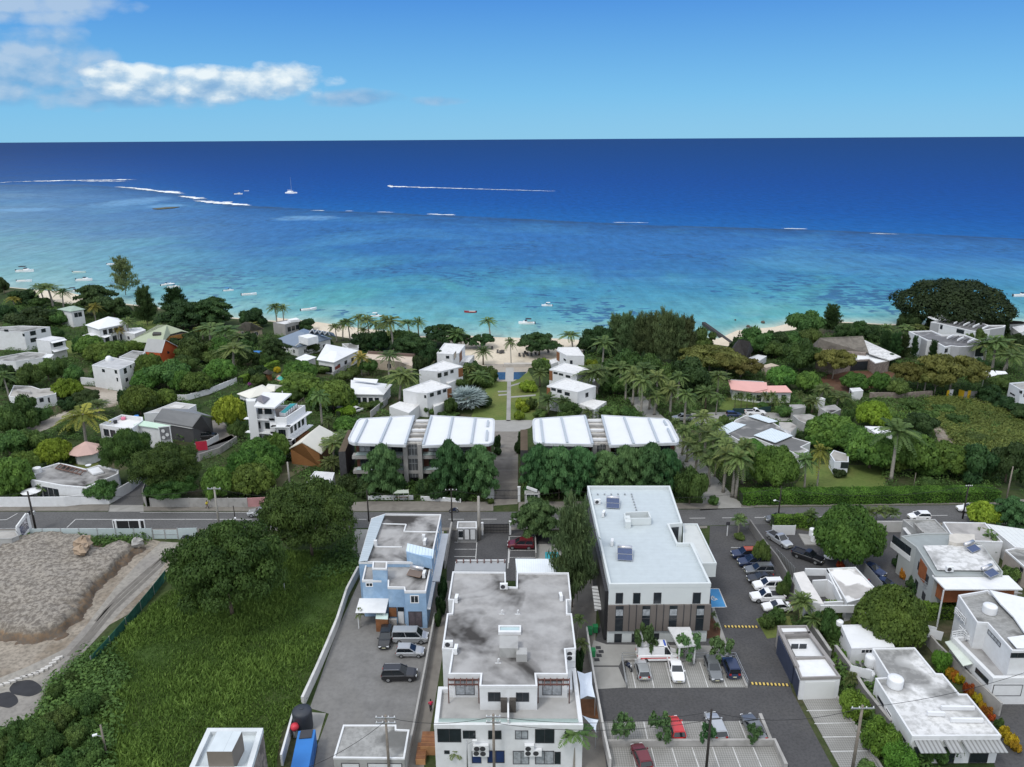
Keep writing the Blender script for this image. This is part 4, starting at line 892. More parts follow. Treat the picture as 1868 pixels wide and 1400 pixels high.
for p0,p1,g in (((352,1236),(205,1156),GLASS),((443,1213),(368,1168),GLASS),((608,1217),(530,1168),GLASS),((778,1217),(702,1168),CURT),((945,1242),(830,1158),GLASS),((1060,1210),(1020,1170),GLASS),((277,1311),(250,1295),GLASS)):t.win(4,cK(*p0),cK(*p1),glass=g,bars=1 if p0[0]-p1[0]>60 else 0)
for p0,p1,g in (((480,1370),(425,1300),M('blue_door',(.02,.04,.12),.5)),((628,1368),(525,1296),M('blue_door',(.02,.04,.12),.5)),((785,1376),(688,1298),CURT),((943,1376),(830,1298),CURT),((985,1376),(955,1304),GLASS)):t.win(4,cK(*p0),cK(*p1),name='door',glass=g,bars=1 if p0[0]-p1[0]>60 else 0)
M('rail_glass',(.42,.52,.50),.1,.04)
z=6.95
MB().poly([at(cK,208,1112,6.4),at(cK,1104,1114,6.4),at(cK,1100,1090,6.95),at(cK,212,1088,6.95)]).build('glass_rail',MATS['rail_glass'],b.root)
MB().bar(at(cK,654,915,6.9),at(cK,655,1118,6.5),.2,1.0).build('divider',WHITE,b.root)
for x0,x1 in ((607,648),(663,704)):MB().prism([tuple(at(cK,x,y,7.0)[:2]) for x,y in ((x0,960),(x1,960),(x1,1000),(x0,1000))],5.9,7.6).build('louvre_screen',M('dark_slats',(.07,.062,.055),.8,.2,6.0),b.root)
PERG=M('pergola_brown',(.11,.05,.04),.7,.15)
for xs,y in (((272,466),842),((846,1046),842)):
 mb=MB();za=8.5
 for yy in (y,y+30):mb.bar(at(cK,xs[0],yy,za),at(cK,xs[1],yy,za),.14,.16)
 for k in range(6):
  x=xs[0]+(xs[1]-xs[0])*k/5;mb.bar(at(cK,x,y-10,za+.14),at(cK,x,y+38,za+.14),.1,.12)
 for x in xs:mb.bar(at(cK,x,y+30,za),Vector((*at(cK,x,y+30,za)[:2],5.9)),.12)
 mb.build('pergola',PERG,b.root)
c1=b.block(Q(cK,(600,560),(718,560),(718,640),(598,640)),8.9,10.3,GREYW,'roof_hatch');b.block(Q(cK,(708,636),(774,636),(776,680),(706,680)),8.9,10.0,GREYW,'roof_hatch')
for q in ((592,737,492,500),(592,737,525,538),(592,602,500,525),(727,737,500,525)):b.block(Q(cK,(q[0],q[2]),(q[1],q[2]),(q[1],q[3]),(q[0],q[3])),8.9,9.35,WHITE,'skylight_kerb')
b.block(Q(cK,(602,500),(727,500),(727,525),(602,525)),8.9,9.2,M('skylight_glass',(.40,.52,.54),.15,.05),'skylight')
for x,y in ((613,425),(714,425),(590,738)):
 p=at(cK,x,y,8.95);mb=MB().tube([p,p+Vector((0,0,.6))],.07).bar(p+Vector((-.35,0,.05)),p+Vector((.35,0,.05)),.1).bar(p+Vector((0,0,.62)),p+Vector((.18,0,.62)),.16);mb.build('vent_pipe',WHITE,b.root)
for x,y,rz,zz,l in ((627,262,0,8.95,'white outdoor unit at the notch of the stained roof'),(326,342,1.5,8.95,'white outdoor unit by the rear-left step of the stained roof'),(990,330,-1.5,8.95,'white outdoor unit by the rear-right step of the stained roof'),(275,632,0,9.0,'white outdoor unit on the left corner ledge of the stained roof'),(322,668,1.5,8.95,'white outdoor unit just inside the left corner of the stained roof'),(1052,690,0,8.0,'upper white outdoor unit on the right ledge of the stained roof'),(1052,718,0,7.4,'lower white outdoor unit on the right ledge of the stained roof')):ac(at(cK,x,y,zz),rz,l)
for k,(x,y) in enumerate(((462,1262),(500,1262),(459,1292),(502,1294),(789,1262),(788,1292),(838,1292))):
 s_,z_=t.on(4,*cK(x,y));a_,d_,n_,_=t.frame(4);ac(a_+d_*s_+n_*.25+Vector((0,0,z_-.5)),math.atan2(d_.y,d_.x)+(math.pi if d_.x<0 else 0),'white outdoor unit hung on the white block front, %s'%('upper row by the blue doors, outer','upper row by the blue doors, inner','lower row by the blue doors, outer','lower row by the blue doors, inner','upper one between the curtained doors','lower one between the curtained doors','single one above the curtained door')[k])
cs=thing('car_shelter','grey car shelter roof with brown beam ends behind the stained roof','car shelter',tuple(at(cK,478,118,3.2)*1)[:2]+(0,))
shell([[(*cK(318,92),6.0),(*cK(640,88),6.0),(*cK(637,148),6.0),(*cK(310,146),6.0)]],.2).build('roof',M('grey_sheet',(.30,.31,.32),.8,.06),cs)
for k in range(8):
 x=325+44*k;MB().bar(at(cK,x,76,6.1),at(cK,x,94,6.1),.16,.2).build('beam',PERG,cs)
MB().bar(at(cK,322,82,6.0),at(cK,640,80,6.0),.2,.25).build('fascia',WHITE,cs)
for x in (322,635):p=at(cK,x,90,6.0);MB().bar(p-Vector((0,0,6)),p,.25).build('post',WHITE,cs)
cs=thing('car_shelter','white sheet car shelter roof between the stained roof and the pool','car shelter',tuple(at(cK,865,112,6.0))[:2]+(0,))
shell([[(*cK(700,68),6.2),(*cK(1000,70),6.2),(*cK(1035,156),6.0),(*cK(710,154),6.0)]],.15).build('roof',MT('white_ridged_sheet',(.72,.76,.79),.35,'X',.12,(.62,.66,.69)),cs)
for x in (705,995):p=at(cK,x,72,6.1);MB().bar(p-Vector((0,0,6.1)),p,.2).build('post',WHITE,cs)
BLUE=M('pale_blue_wall',(.27,.40,.56),.85,.10,.7,(.40,.52,.64),.35,.5,.68,.6,(1.3,(.20,.30,.43),.35),spec=.15)
b=H('blue_building','pale blue two-storey building with a stained flat roof',[(925,800),(1022,768),(1418,772),(1345,1112),(835,1110)],6.9,cF,'the pale blue building',cat='building',wall=BLUE,rmat=DIRTY,parapet=.3,pmat=WHITE)
BLU=b
shell([[(*cF(925,806),7.0),(*cF(1020,770),7.15),(*cF(895,1102),7.15),(*cF(836,1106),7.0)]],.12).build('side_roof',MT('bluegrey_sheet',(.42,.48,.52),.6,'Y',.08),b.root)
fb=House('','','',Q(cF,(885,1118),(1350,1120),(1310,1318),(1160,1318),(1155,1290),(1040,1288),(1042,1240),(858,1240)),6.3,wall=BLUE,rmat=DIRTY,pmat=WHITE,parapet=.3,root=b.root,wname='front_wall',rname='lower_roof')
tw=House('','','',Q(cF,(935,1105),(1035,1106),(1032,1158),(930,1156)),8.3,wall=BLUE,rmat=DIRTY,pmat=WHITE,parapet=.2,root=b.root,wname='stair_tower',rname='tower_roof')
b.block(Q(cF,(1180,1000),(1360,1040),(1352,1088),(1172,1040)),6.6,8.4,BLUE,'roof_hut')
shell([[(*cF(1180,978),9.0),(*cF(1368,1022),8.7),(*cF(1360,1085),8.3),(*cF(1168,1032),8.5)]],.1).build('hut_roof',MT('blue_sheet',(.52,.62,.70),.5,'X',.1),b.root)
for p0,p1 in (((957,78),(913,57)),):fb.win(6,cJ(*p0),cJ(*p1),frame=FRAMEW,bars=1,fw=.1)
fb.win(2,cJ(1292,197),cJ(1238,150),frame=FRAMEW,bars=1,fw=.12);fb.win(2,cJ(1320,372),cJ(1222,266),name='door',glass=M('rusty_gate',(.09,.075,.085),.7,.3,2.0),bars=1)
fb.win(4,cJ(1190,352),cJ(1143,262),name='door',glass=WHITE);fb.win(4,cJ(1135,300),cJ(1078,234),name='door',glass=WOOD);fb.win(4,cJ(1186,260),cJ(1143,234))
fb.awning(6,0.05,fb.frame(6)[3]+.6,3.2,3.2,.35,WHITER,'canopy')
for s_ in (.3,fb.frame(6)[3]+.3):a_,d_,n_,_=fb.frame(6);q=a_+d_*s_+n_*3.0;MB().bar((q.x,q.y,0),(q.x,q.y,2.85),.1).build('canopy_post',WHITE,b.root)
for k in range(6):MB().prism([tuple(at(cJ,x,385-k*9+dy,.2*k)[:2]) for x,dy in ((1078,0),(1135,0),(1135,-14),(1078,-14))],0,.22*(k+1)).build('step',CONC,b.root)
b.block(Q(cJ,(985,272),(1072,278),(1070,322),(980,318)),0,2.2,WOOD,'porch_hut',top=M('mint_sheet',(.55,.68,.64),.6,.1))
for pts in (((1000,840),(1170,845),(1155,895),(1400,900)),((950,1003),(1140,1006))):
 for p,q in zip(pts[:-1],pts[1:]):MB().bar(at(cF,*p,6.68),at(cF,*q,6.68),.22,.16).build('roof_upstand',WHITE,b.root)
for x,y in ((1296,960),(955,1000)):p=at(cF,x,y,6.6);MB().box((p.x,p.y,7.1),(.5,.5,1.2)).build('vent_block',WHITE,b.root)
a_=fb.frame(1);fb.panel(1,.3,a_[3]-.3,3.0,3.15,WHITE,'ledge',.5);b.panel(2,.2,b.frame(2)[3]-.5,3.1,3.25,WHITE,'ledge',1.2)
for k in range(4):b.win_sz(2,2+4*k,3.6+4*k,4.2,5.6,frame=FRAMEW)
solar(at(cF,1245,1195,6.05),-.35,cells=M('brown_collector',(.13,.10,.085),.5,.1),label= 'brown tilted solar heater on the blue building',n=1,frame=M('rust_frame',(.20,.13,.09),.8))
ac(at(cF,1305,985,6.62),1.5,'white outdoor unit on the blue building roof');ac(at(cF,1300,1215,6.02),1.5,'white outdoor unit on the low front roof of the blue building')
OFFR=MT('office_roof',(.455,.505,.525),1.0,'Y',.035,(.39,.435,.455),.75,var=.05);OFFW=M('office_wall',(.58,.615,.615),.75,.03,.5,(.56,.59,.59),.3,.55,.75,.5)
b=H('office_building','pale three-storey office building with a brown-grey middle band',[(745,570),(1330,570),(1420,835),(1325,843),(1385,973),(1485,973),(1622,1262),(900,1268)],9.6,cG,'the pale office building',cat='office building',wall=OFFW,rmat=OFFR,parapet=.55,pmat=OFFW,inset_roof=.3)
OFF=b;F_=6
BAND=M('brown_grey_cladding',(.15,.132,.12),.75,.04,.5)
L_=b.frame(F_)[3];zb0=b.on(F_,*cL(560,425))[1];zb1=b.on(F_,*cL(560,244))[1];b.panel(F_,-.25,L_+.05,zb0,zb1,BAND,'cladding_band',.28)
for x in (338,388,530,580,722,772):s_,_z=b.on(F_,*cL(x,340));b.panel(F_,s_-.06,s_+.06,zb0,zb1,DARKM,'joint',.31)
for p0,p1 in (((292,235),(250,166)),((415,235),(374,166)),((563,235),(520,164)),((842,235),(798,164)),((283,525),(240,456)),((405,522),(363,456)),((548,494),(507,453)),((818,520),(788,453))):b.win(F_,cL(*p0),cL(*p1))
for x in (268,457,648,838):
 s_,_z=b.on(F_,*cL(x,340));w_=b.panel(F_,s_-.55,s_+.55,zb0+.05,zb1-.05,GLASS,'window',.33);zz=(zb0+zb1)/2;b.panel(F_,s_-.55,s_+.55,zz-.05,zz+.05,FRAMED,'window_bar',.36);b.panel(F_,s_-.5,s_+.5,zz+.5,zb1-.6,CURT,'blind',.35)
shell([[(*cL(615,405),3.3),(*cL(772,405),3.3),(*cL(818,530),3.3),(*cL(690,543),3.3)]],.3).build('porch_roof',PALER,b.root)
for x,y in ((700,538),(810,526)):p=at(cL,x,y,3.2);MB().bar((p.x,p.y,0),(p.x,p.y,3.0),.2).build('porch_post',WHITE,b.root)
LOUV=MT('dark_louvres',(.05,.048,.05),.5,'Y',.35,(.018,.018,.02));L7=b.frame(7)[3];b.panel(7,.4,L7-1,.3,8.2,LOUV,'louvre_screen',.5)
shell([[(*cK(1188,245),5.0),(*cK(1225,240),5.0),(*cK(1252,390),3.0),(*cK(1208,398),3.0)]],.15).build('stair_flight',MT('stair_treads',(.55,.56,.56),.45,'Y',.3,(.2,.2,.2)),b.root)
wing=House('','','',Q(cG,(1425,838),(1525,838),(1662,1118),(1560,1120),(1490,978),(1425,978)),7.6,z0=5.2,wall=OFFW,rmat=M('wing_roof',(.52,.54,.53),.8,.06),parapet=.25,root=b.root,wname='canopy_wall',rname='canopy_roof')
b.panel(2,.6,2.2,6.0,9.0,GLASS,'window',.05);b.wins(5,5,1.2,3.0,1.6);b.wins(5,5,4.4,6.2,1.6)
mb=MB()
for pts in (((1015,782),(1175,775)),((1175,775),(1195,822)),((1195,822),(1020,825)),((1020,825),(1005,788))):mb.bar(at(cG,*pts[0],9.7),at(cG,*pts[1],9.7),.2,1.2)
mb.build('plant_kerb',OFFW,b.root);b.block(Q(cG,(1003,782),(1045,780),(1055,826),(1015,828)),9.0,10.2,OFFW,'plant_box')
for k in range(7):p=at(cG,770+48*k,634,9.1);MB().box((p.x,p.y,9.2),(.25,.25,.25)).build('anchor_stub',METAL,b.root)
for k in range(7):p=at(cG,1062+6*k,650+19*k,9.1);MB().box((p.x,p.y,9.2),(.25,.25,.25)).build('anchor_stub',METAL,b.root)
solar(at(cG,925,715,9.06),-.12,'blue solar panels at the road end of the office roof');solar(at(cG,1010,1080,9.06),-.12,'blue solar panels near the middle of the office roof')
ac(at(cG,815,700,9.06),.2,'white outdoor unit beside the road-end solar panels');ac(at(cG,860,785,9.06),1.2,'white outdoor unit behind the kerbed box on the office roof');ac(at(cG,920,990,9.06),1.4,'white outdoor unit beside the mid-roof solar panels')
b=H('garage','low flat grey garage roof with white edge below the gravel yard',[(745,1090),(1130,1090),(1131,1122),(1226,1126),(1190,1335),(673,1330)],3.0,cJ,'the low grey garage',cat='garage',rmat=GREYR,parapet=.15,wall=GREYW,pmat=WHITE)
for p0,p1 in (((1170,1400),(925,1372)),((860,1400),(735,1372))):b.win(4,cJ(*p0),cJ(*p1),name='door',glass=WHITE)
STONE=M('stone_cladding',(.26,.22,.19),.9,.35,2.2,(.10,.085,.075),1.5,.48,.6,.8,bmp=.5,bscale=5)
b=H('stone_sided_house','tall house with pale tiled roof terrace and stone-clad side',[(1325,1150),(1678,1150),(1600,1420),(1200,1420)],9.5,cI,'the stone-sided house',rmat=MT('pale_roof_tiles',(.55,.60,.62),1.6,'X',.03,(.42,.46,.48)),wall=STONE,pmat=M('pale_coping',(.60,.63,.64),.7),inset_roof=.5,parapet=.5)
b.block(Q(cI,(1385,1172),(1545,1170),(1480,1300),(1318,1300)),9.0,11.4,M('brown_grey_paint',(.19,.165,.14),.8,.08),'stair_head',top=MATS['pale_roof_tiles'])
b=H('gate_lodge','small white and grey lodge with a flat white roof beside the car park',[(165,697),(372,690),(467,820),(215,828)],3.4,cM,'the small flat-roofed lodge',cat='lodge',wall=WHITE,pmat=M('taupe_fascia',(.26,.245,.235),.8),rmat=WHITER,parapet=.35)
b2=House('','','',Q(cM,(65,496),(250,493),(276,542),(90,548)),3.4,wall=MATS['taupe_fascia'],rmat=WHITER,parapet=.3,root=b.root,wname='rear_wall',rname='rear_roof')
for p,q,nm in (((75,520),(190,760),'side_beam'),((262,540),(420,755),'side_beam'),((95,552),(278,545),'cross_beam')):MB().bar(at(cM,*p,3.2),at(cM,*q,3.2),.5,.4).build(nm,MATS['taupe_fascia'],b.root)
NAVY=M('navy_panel',(.035,.045,.08),.6,.1)
b.block(Q(cM,(68,560),(80,556),(178,745),(166,750)),0,2.9,NAVY,'side_screen');c_=b.block(Q(cM,(120,570),(300,565),(372,690),(180,690)),0,2.5,WHITE,'court_wall',top=WHITER)
b.panel(3,.4,3.0,.1,2.6,NAVY,'side_door',.06);b.panel(2,.6,b.frame(2)[3]-.6,.05,2.7,M('roller_door',(.66,.67,.66),.6,.03),'roller_door',.05)
for x in (175,228):p=at(cM,x,636,2.5);b.block(Q(cM,(x-22,612),(x+24,612),(x+24,616),(x-22,616)),2.3,3.2,GLASS,'window')
b=H('long_white_house','long low white house with a weather-streaked flat roof',[(670,640),(940,635),(1075,800),(1118,802),(1225,930),(1275,932),(1492,1197),(925,1200),(690,830),(785,825)],3.9,cM,'the long streaked roof',rmat=STREAK,parapet=.22)
F7=6;L_=b.frame(F7)[3];AWN=MT('grey_striped_awning',(.30,.31,.31),.5,'X',.4,(.17,.17,.17))
for p,q in ((.0,.44),(.48,.64),(.68,.97)):b.awning(F7,L_*p,L_*q,3.3,1.6,.3,AWN)
for p,w_ in ((.2,2.0),(.56,1.6),(.84,2.2)):b.win_sz(F7,L_*p-w_/2,L_*p+w_/2,.1,2.3,name='door',glass=GLASS)
b.win(7,cM(742,1000),cM(705,955));b.win(7,cM(790,1085),cM(760,1020),name='door',glass=GLASS,frame=FRAMEW);b.win(7,cM(880,1240),cM(845,1170))
for p,q in (((1110,1020),(1320,1022)),((1020,1055),(1130,1060)),((1170,1098),(1375,1100))):MB().bar(at(cM,*p,4.0),at(cM,*q,4.0),.3,.5).build('roof_upstand',CLEANW,b.root)
MB().bar(at(cM,1010,1300,.6),at(cM,1160,1296,.6),.3,1.0).build('porch_wall',WHITE,b.root)
tank(at(cM,812,880,3.7),.95,1.3,CLEANW,'round white water tank on the long streaked roof');tank(at(cM,655,750,1.6),.75,1.6,CLEANW,'white water tank on a stand beside the long white house');tank(at(cM,640,850,.5),.75,1.6,CLEANW,'second white water tank beside the long white house, lower')
b=H('white_cottage','small white cottage with a cambered white roof behind the long house',[(472,492),(680,487),(770,540),(812,632),(538,640)],3.4,cM,'the white cottage',rmat=WHITER,parapet=.12)
b.win(3,cM(670,668),cM(602,650),frame=FRAMEW,bars=2);b.win(4,cM(480,560),cM(465,535))
tank(at(cM,460,490,3.0),.5,.7,CLEANW,'small white water tank at the corner of the white cottage')
b=H('modernist_house','white two-level house with stained terraces and slatted railings',[(470,150),(780,98),(1000,240),(1400,330),(1400,738),(1042,740),(780,447),(668,440)],7.6,cN1,'the white two-level house',rmat=GREYR,parapet=.35)
lo=House('','','',Q(cN1,(400,592),(560,578),(1400,578),(1400,1035),(842,1035)),4.0,rmat=DIRTY,parapet=.5,inset_roof=.5,root=b.root,wname='lower_wall',rname='terrace')
shell([[(*cN1(800,96),8.0),(*cN1(1300,205),8.0),(*cN1(1300,640),7.8),(*cN1(1170,548),7.8),(*cN1(1055,380),7.9),(*cN1(915,240),8.0)]],.2).build('sheet_roof',WHITER,b.root)
shell([[(*cN1(990,600),7.75),(*cN1(1400,545),7.75),(*cN1(1400,725),7.7),(*cN1(1090,715),7.7)]],.1).build('sheet_roof',WHITER,b.root)
b.win(5,cN1(912,702),cN1(790,520),bars=3,glass=CURT);b.win(4,cN1(1300,812),cN1(1036,770),bars=3);lo.win(3,cN1(1125,1218),cN1(850,1110),name='door',glass=WHITE)
for p0,p1 in (((780,1100),(660,925)),((600,1010),(545,925))):lo.win(4,cN1(*p0),cN1(*p1))
shell([[(*cN1(325,648),3.1),(*cN1(410,628),3.3),(*cN1(620,880),3.3),(*cN1(520,905),3.1)]],.1).build('lean_to_roof',M('pale_green_sheet',(.55,.60,.54),.7),b.root)
RAILS=[]
for pts,zz in ((((440,280),(545,400)),6.2),(((410,540),(545,520)),4.9),(((480,470),(560,560)),4.9)):
 mb=MB()
 for k in range(3):mb.bar(at(cN1,*pts[0],zz)-Vector((0,0,.35*k)),at(cN1,*pts[1],zz)-Vector((0,0,.35*k)),.1)
 for tt in (0,.33,.66,1):
  p=at(cN1,*pts[0],zz).lerp(at(cN1,*pts[1],zz),tt);mb.bar(p-Vector((0,0,1.0)),p,.1)
 mb.build('railing',WHITE,b.root)
b.block(Q(cN1,(440,300),(530,290),(680,440),(660,480)),4.8,5.1,WHITE,'balcony')
MB().bar(at(cN1,560,600,4.3),at(cN1,720,640,4.3),.3,.5).bar(at(cN1,720,640,4.3),at(cN1,1000,940,4.3),.3,.5).build('terrace_kerb',WHITE,b.root)
tank(at(cN1,795,335,7.3),.9,1.2,CLEANW,'domed white tank in the roof well of the two-level house',True)
b=H('roofless_house','white house shell being demolished, half of it open to the sky',[(645,808),(820,800),(975,965),(770,1020)],3.3,cH,'the roofless white shell',rmat=M('crumbling_roof',(.40,.385,.37),.95,.15,.5,(.75,.74,.73),.2,.5,.56,.9),parapet=.15)
for pts in (((435,838),(500,826),(625,1030),(520,1020)),):b.block(Q(cH,*pts),0,3.2,WHITE,'side_range',top=M('pale_plaster',(.62,.60,.58),.9,.1))
for p,q in (((505,830),(640,832)),((640,832),(650,860)),((640,835),(730,1020)),((620,1040),(740,1035)),((600,1060),(830,1060))):MB().bar(at(cH,*p,2.6),at(cH,*q,2.6),.25,1.2).build('broken_wall',WHITE,b.root)
for p,q in (((548,935),(640,930)),((640,930),(730,1010)),((640,870),(735,1010))):MB().bar(at(cH,*p,1.5),at(cH,*q,1.5),.25,3.0).build('inner_wall',WHITE,b.root)
b.win(3,cH(698,985),cH(680,935),name='door',glass=CONC)
GRB=M('blue_grey_render',(.34,.36,.355),.85,.06,.6);ORW=M('orange_brown_boards',(.26,.085,.030),.7,.2,1.5)
b=H('grey_and_orange_house','two-storey grey house with orange-brown boards and a white porch roof',[(310,405),(580,370),(920,372),(1340,520),(1600,860),(1590,905),(735,905),(500,545)],6.8,cN2,'the grey and orange house',wall=GRB,rmat=M('bluegrey_roof',(.26,.285,.285),.85,.08),parapet=.15)
shell([[(*cN2(590,526),6.95),(*cN2(1335,520),6.95),(*cN2(1560,842),6.95),(*cN2(768,832),6.95)]],.12).build('sheet_roof',STREAK,b.root)
shell([[(*cN2(700,905),6.5),(*cN2(785,856),6.6),(*cN2(1265,856),6.6),(*cN2(1300,895),6.55),(*cN2(1672,908),6.5),(*cN2(1852,1082),6.4),(*cN2(870,1082),6.4)]],.2).build('porch_roof',WHITER,b.root)
b.block(Q(cN2,(745,925),(1680,925),(1765,1030),(880,1030)),3.3,6.2,ORW,'upper_wall');b.block(Q(cN2,(640,930),(1650,930),(1800,1080),(790,1090)),0,2.9,GRB,'ground_floor');b.block(Q(cN2,(545,870),(700,870),(1850,1130),(860,1150)),3.0,3.2,CONC,'balcony')
b.panel(6,3.0,6.0,3.4,6.2,ORW,'board_panel',.06);b.panel(7,1.0,5.5,3.9,6.0,GLASS,'loggia_opening',.04);b.panel(7,.8,5.7,3.7,4.6,WHITE,'loggia_parapet',.10)
mb=MB()
for p,q in (((555,940),(835,1160)),((850,1160),(1300,1165))):
 for k in range(3):mb.bar(at(cN2,*p,4.2)-Vector((0,0,.45*k)),at(cN2,*q,4.2)-Vector((0,0,.45*k)),.06)
 for tt in np.linspace(0,1,6):c_=at(cN2,*p,4.2).lerp(at(cN2,*q,4.2),float(tt));mb.bar(c_-Vector((0,0,1.1)),c_,.06)
mb.build('railing',METAL,b.root);p=at(cN2,850,1085,6.3);MB().bar((p.x,p.y,0),(p.x,p.y,6.2),.16).build('post',WHITE,b.root)
b.block(Q(cN2,(920,385),(1000,372),(1240,385),(1245,490),(1010,495),(915,470)),6.5,7.5,M('cream_box',(.52,.49,.44),.85),'roof_box')
solar(at(cN2,1175,570,7.0),.5,'tilted solar heater on the grey and orange house',1);solar(at(cN2,1400,880,6.9),.5,'silver solar heater at the porch roof of the grey and orange house',1);ac(at(cN2,915,858,6.8),0,'white outdoor unit above the porch roof of the grey house')
b=H('flat_roofed_annexe','dark stained flat annexe between the road and the grey house',[(330,196),(735,190),(905,362),(548,374),(450,290)],4.6,cN2,'the dark stained annexe',cat='annexe',wall=GREYW,rmat=GREYR,parapet=.2)
MB().bar(at(cN2,470,270,4.9),at(cN2,580,385,4.9),.3,1.0).build('roof_upstand',CONC,b.root);shell([[(*cN2(325,300),3.6),(*cN2(450,290),3.6),(*cN2(440,384),3.2),(*cN2(395,384),3.2)]],.12).build('canopy',WHITER,b.root)
b=H('flat_roofed_house','pale stained flat-roofed house beside the yellow-green roadside tree',[(838,226),(1375,236),(1490,370),(1600,480),(1250,470),(930,372)],4.2,cN2,'the pale stained roof by the road',rmat=M('pale_stained_roof',(.36,.345,.33),.9,.12,.5,(.16,.155,.15),.2,.5,.7,.7),parapet=.15)
b=H('sheet_roofed_house','house under a large pale sheet roof beside the blue-green tree',[(1395,250),(2050,345),(2050,570),(1752,545)],3.8,cN2,'the large pale sheet roof',rmat=MT('pale_sheet',(.62,.64,.63),.8,'X',.05),parapet=.08)
b=H('white_edged_house','grey flat-roofed house with a rounded white roof edge',[(1630,582),(1870,530),(2050,560),(2050,880),(1870,792)],3.6,cN2,'the white-edged grey roof',rmat=GREYR,wall=M('taupe_wall',(.34,.30,.27),.85),pmat=WHITE,parapet=.2)
b.win(4,cN2(1850,860),cN2(1825,800))
b=H('kiosk','small flat-roofed kiosk with three white doors beside the car court',[(232,610),(462,610),(465,690),(222,690)],2.9,cN8,'the kiosk with white doors',cat='kiosk',rmat=DIRTY,wall=M('kiosk_grey',(.25,.25,.25),.8),pmat=WHITE,parapet=.25)
for x0,x1,g in ((236,300,WHITE),(316,374,WHITE),(386,448,WHITE)):b.win(2,cN8(x1,830),cN8(x0,704),name='door',glass=g)
b.win(2,cN8(293,800),cN8(246,732),name='window',glass=GLASS)
b=H('guard_kiosk','small guard kiosk with a low flat roof beside the driveway gate',[(1050,235),(1225,240),(1232,272),(1048,272)],2.7,cN8,'the guard kiosk',cat='kiosk',wall=GREYW,rmat=GREYR,parapet=.15);b.win(2,cN8(1210,335),cN8(1072,283),bars=2,frame=FRAMEW)
MB().bar(at(cN8,1075,195,3.2),at(cN8,1200,240,3.0),.3,.5).build('roof_kerb',WHITE,b.root)
CURV=M('white_roof_membrane',(.68,.695,.71),.6,.025,.3,(.68,.70,.72),.25,.55,.75,.4);FIN=M('fin_grey',(.40,.44,.48),.6,.05);DKST=M('dark_stone_wall',(.055,.055,.058),.85,.2,2.0);REDW=M('red_brown_boards',(.085,.028,.016),.6,.25,1.5)
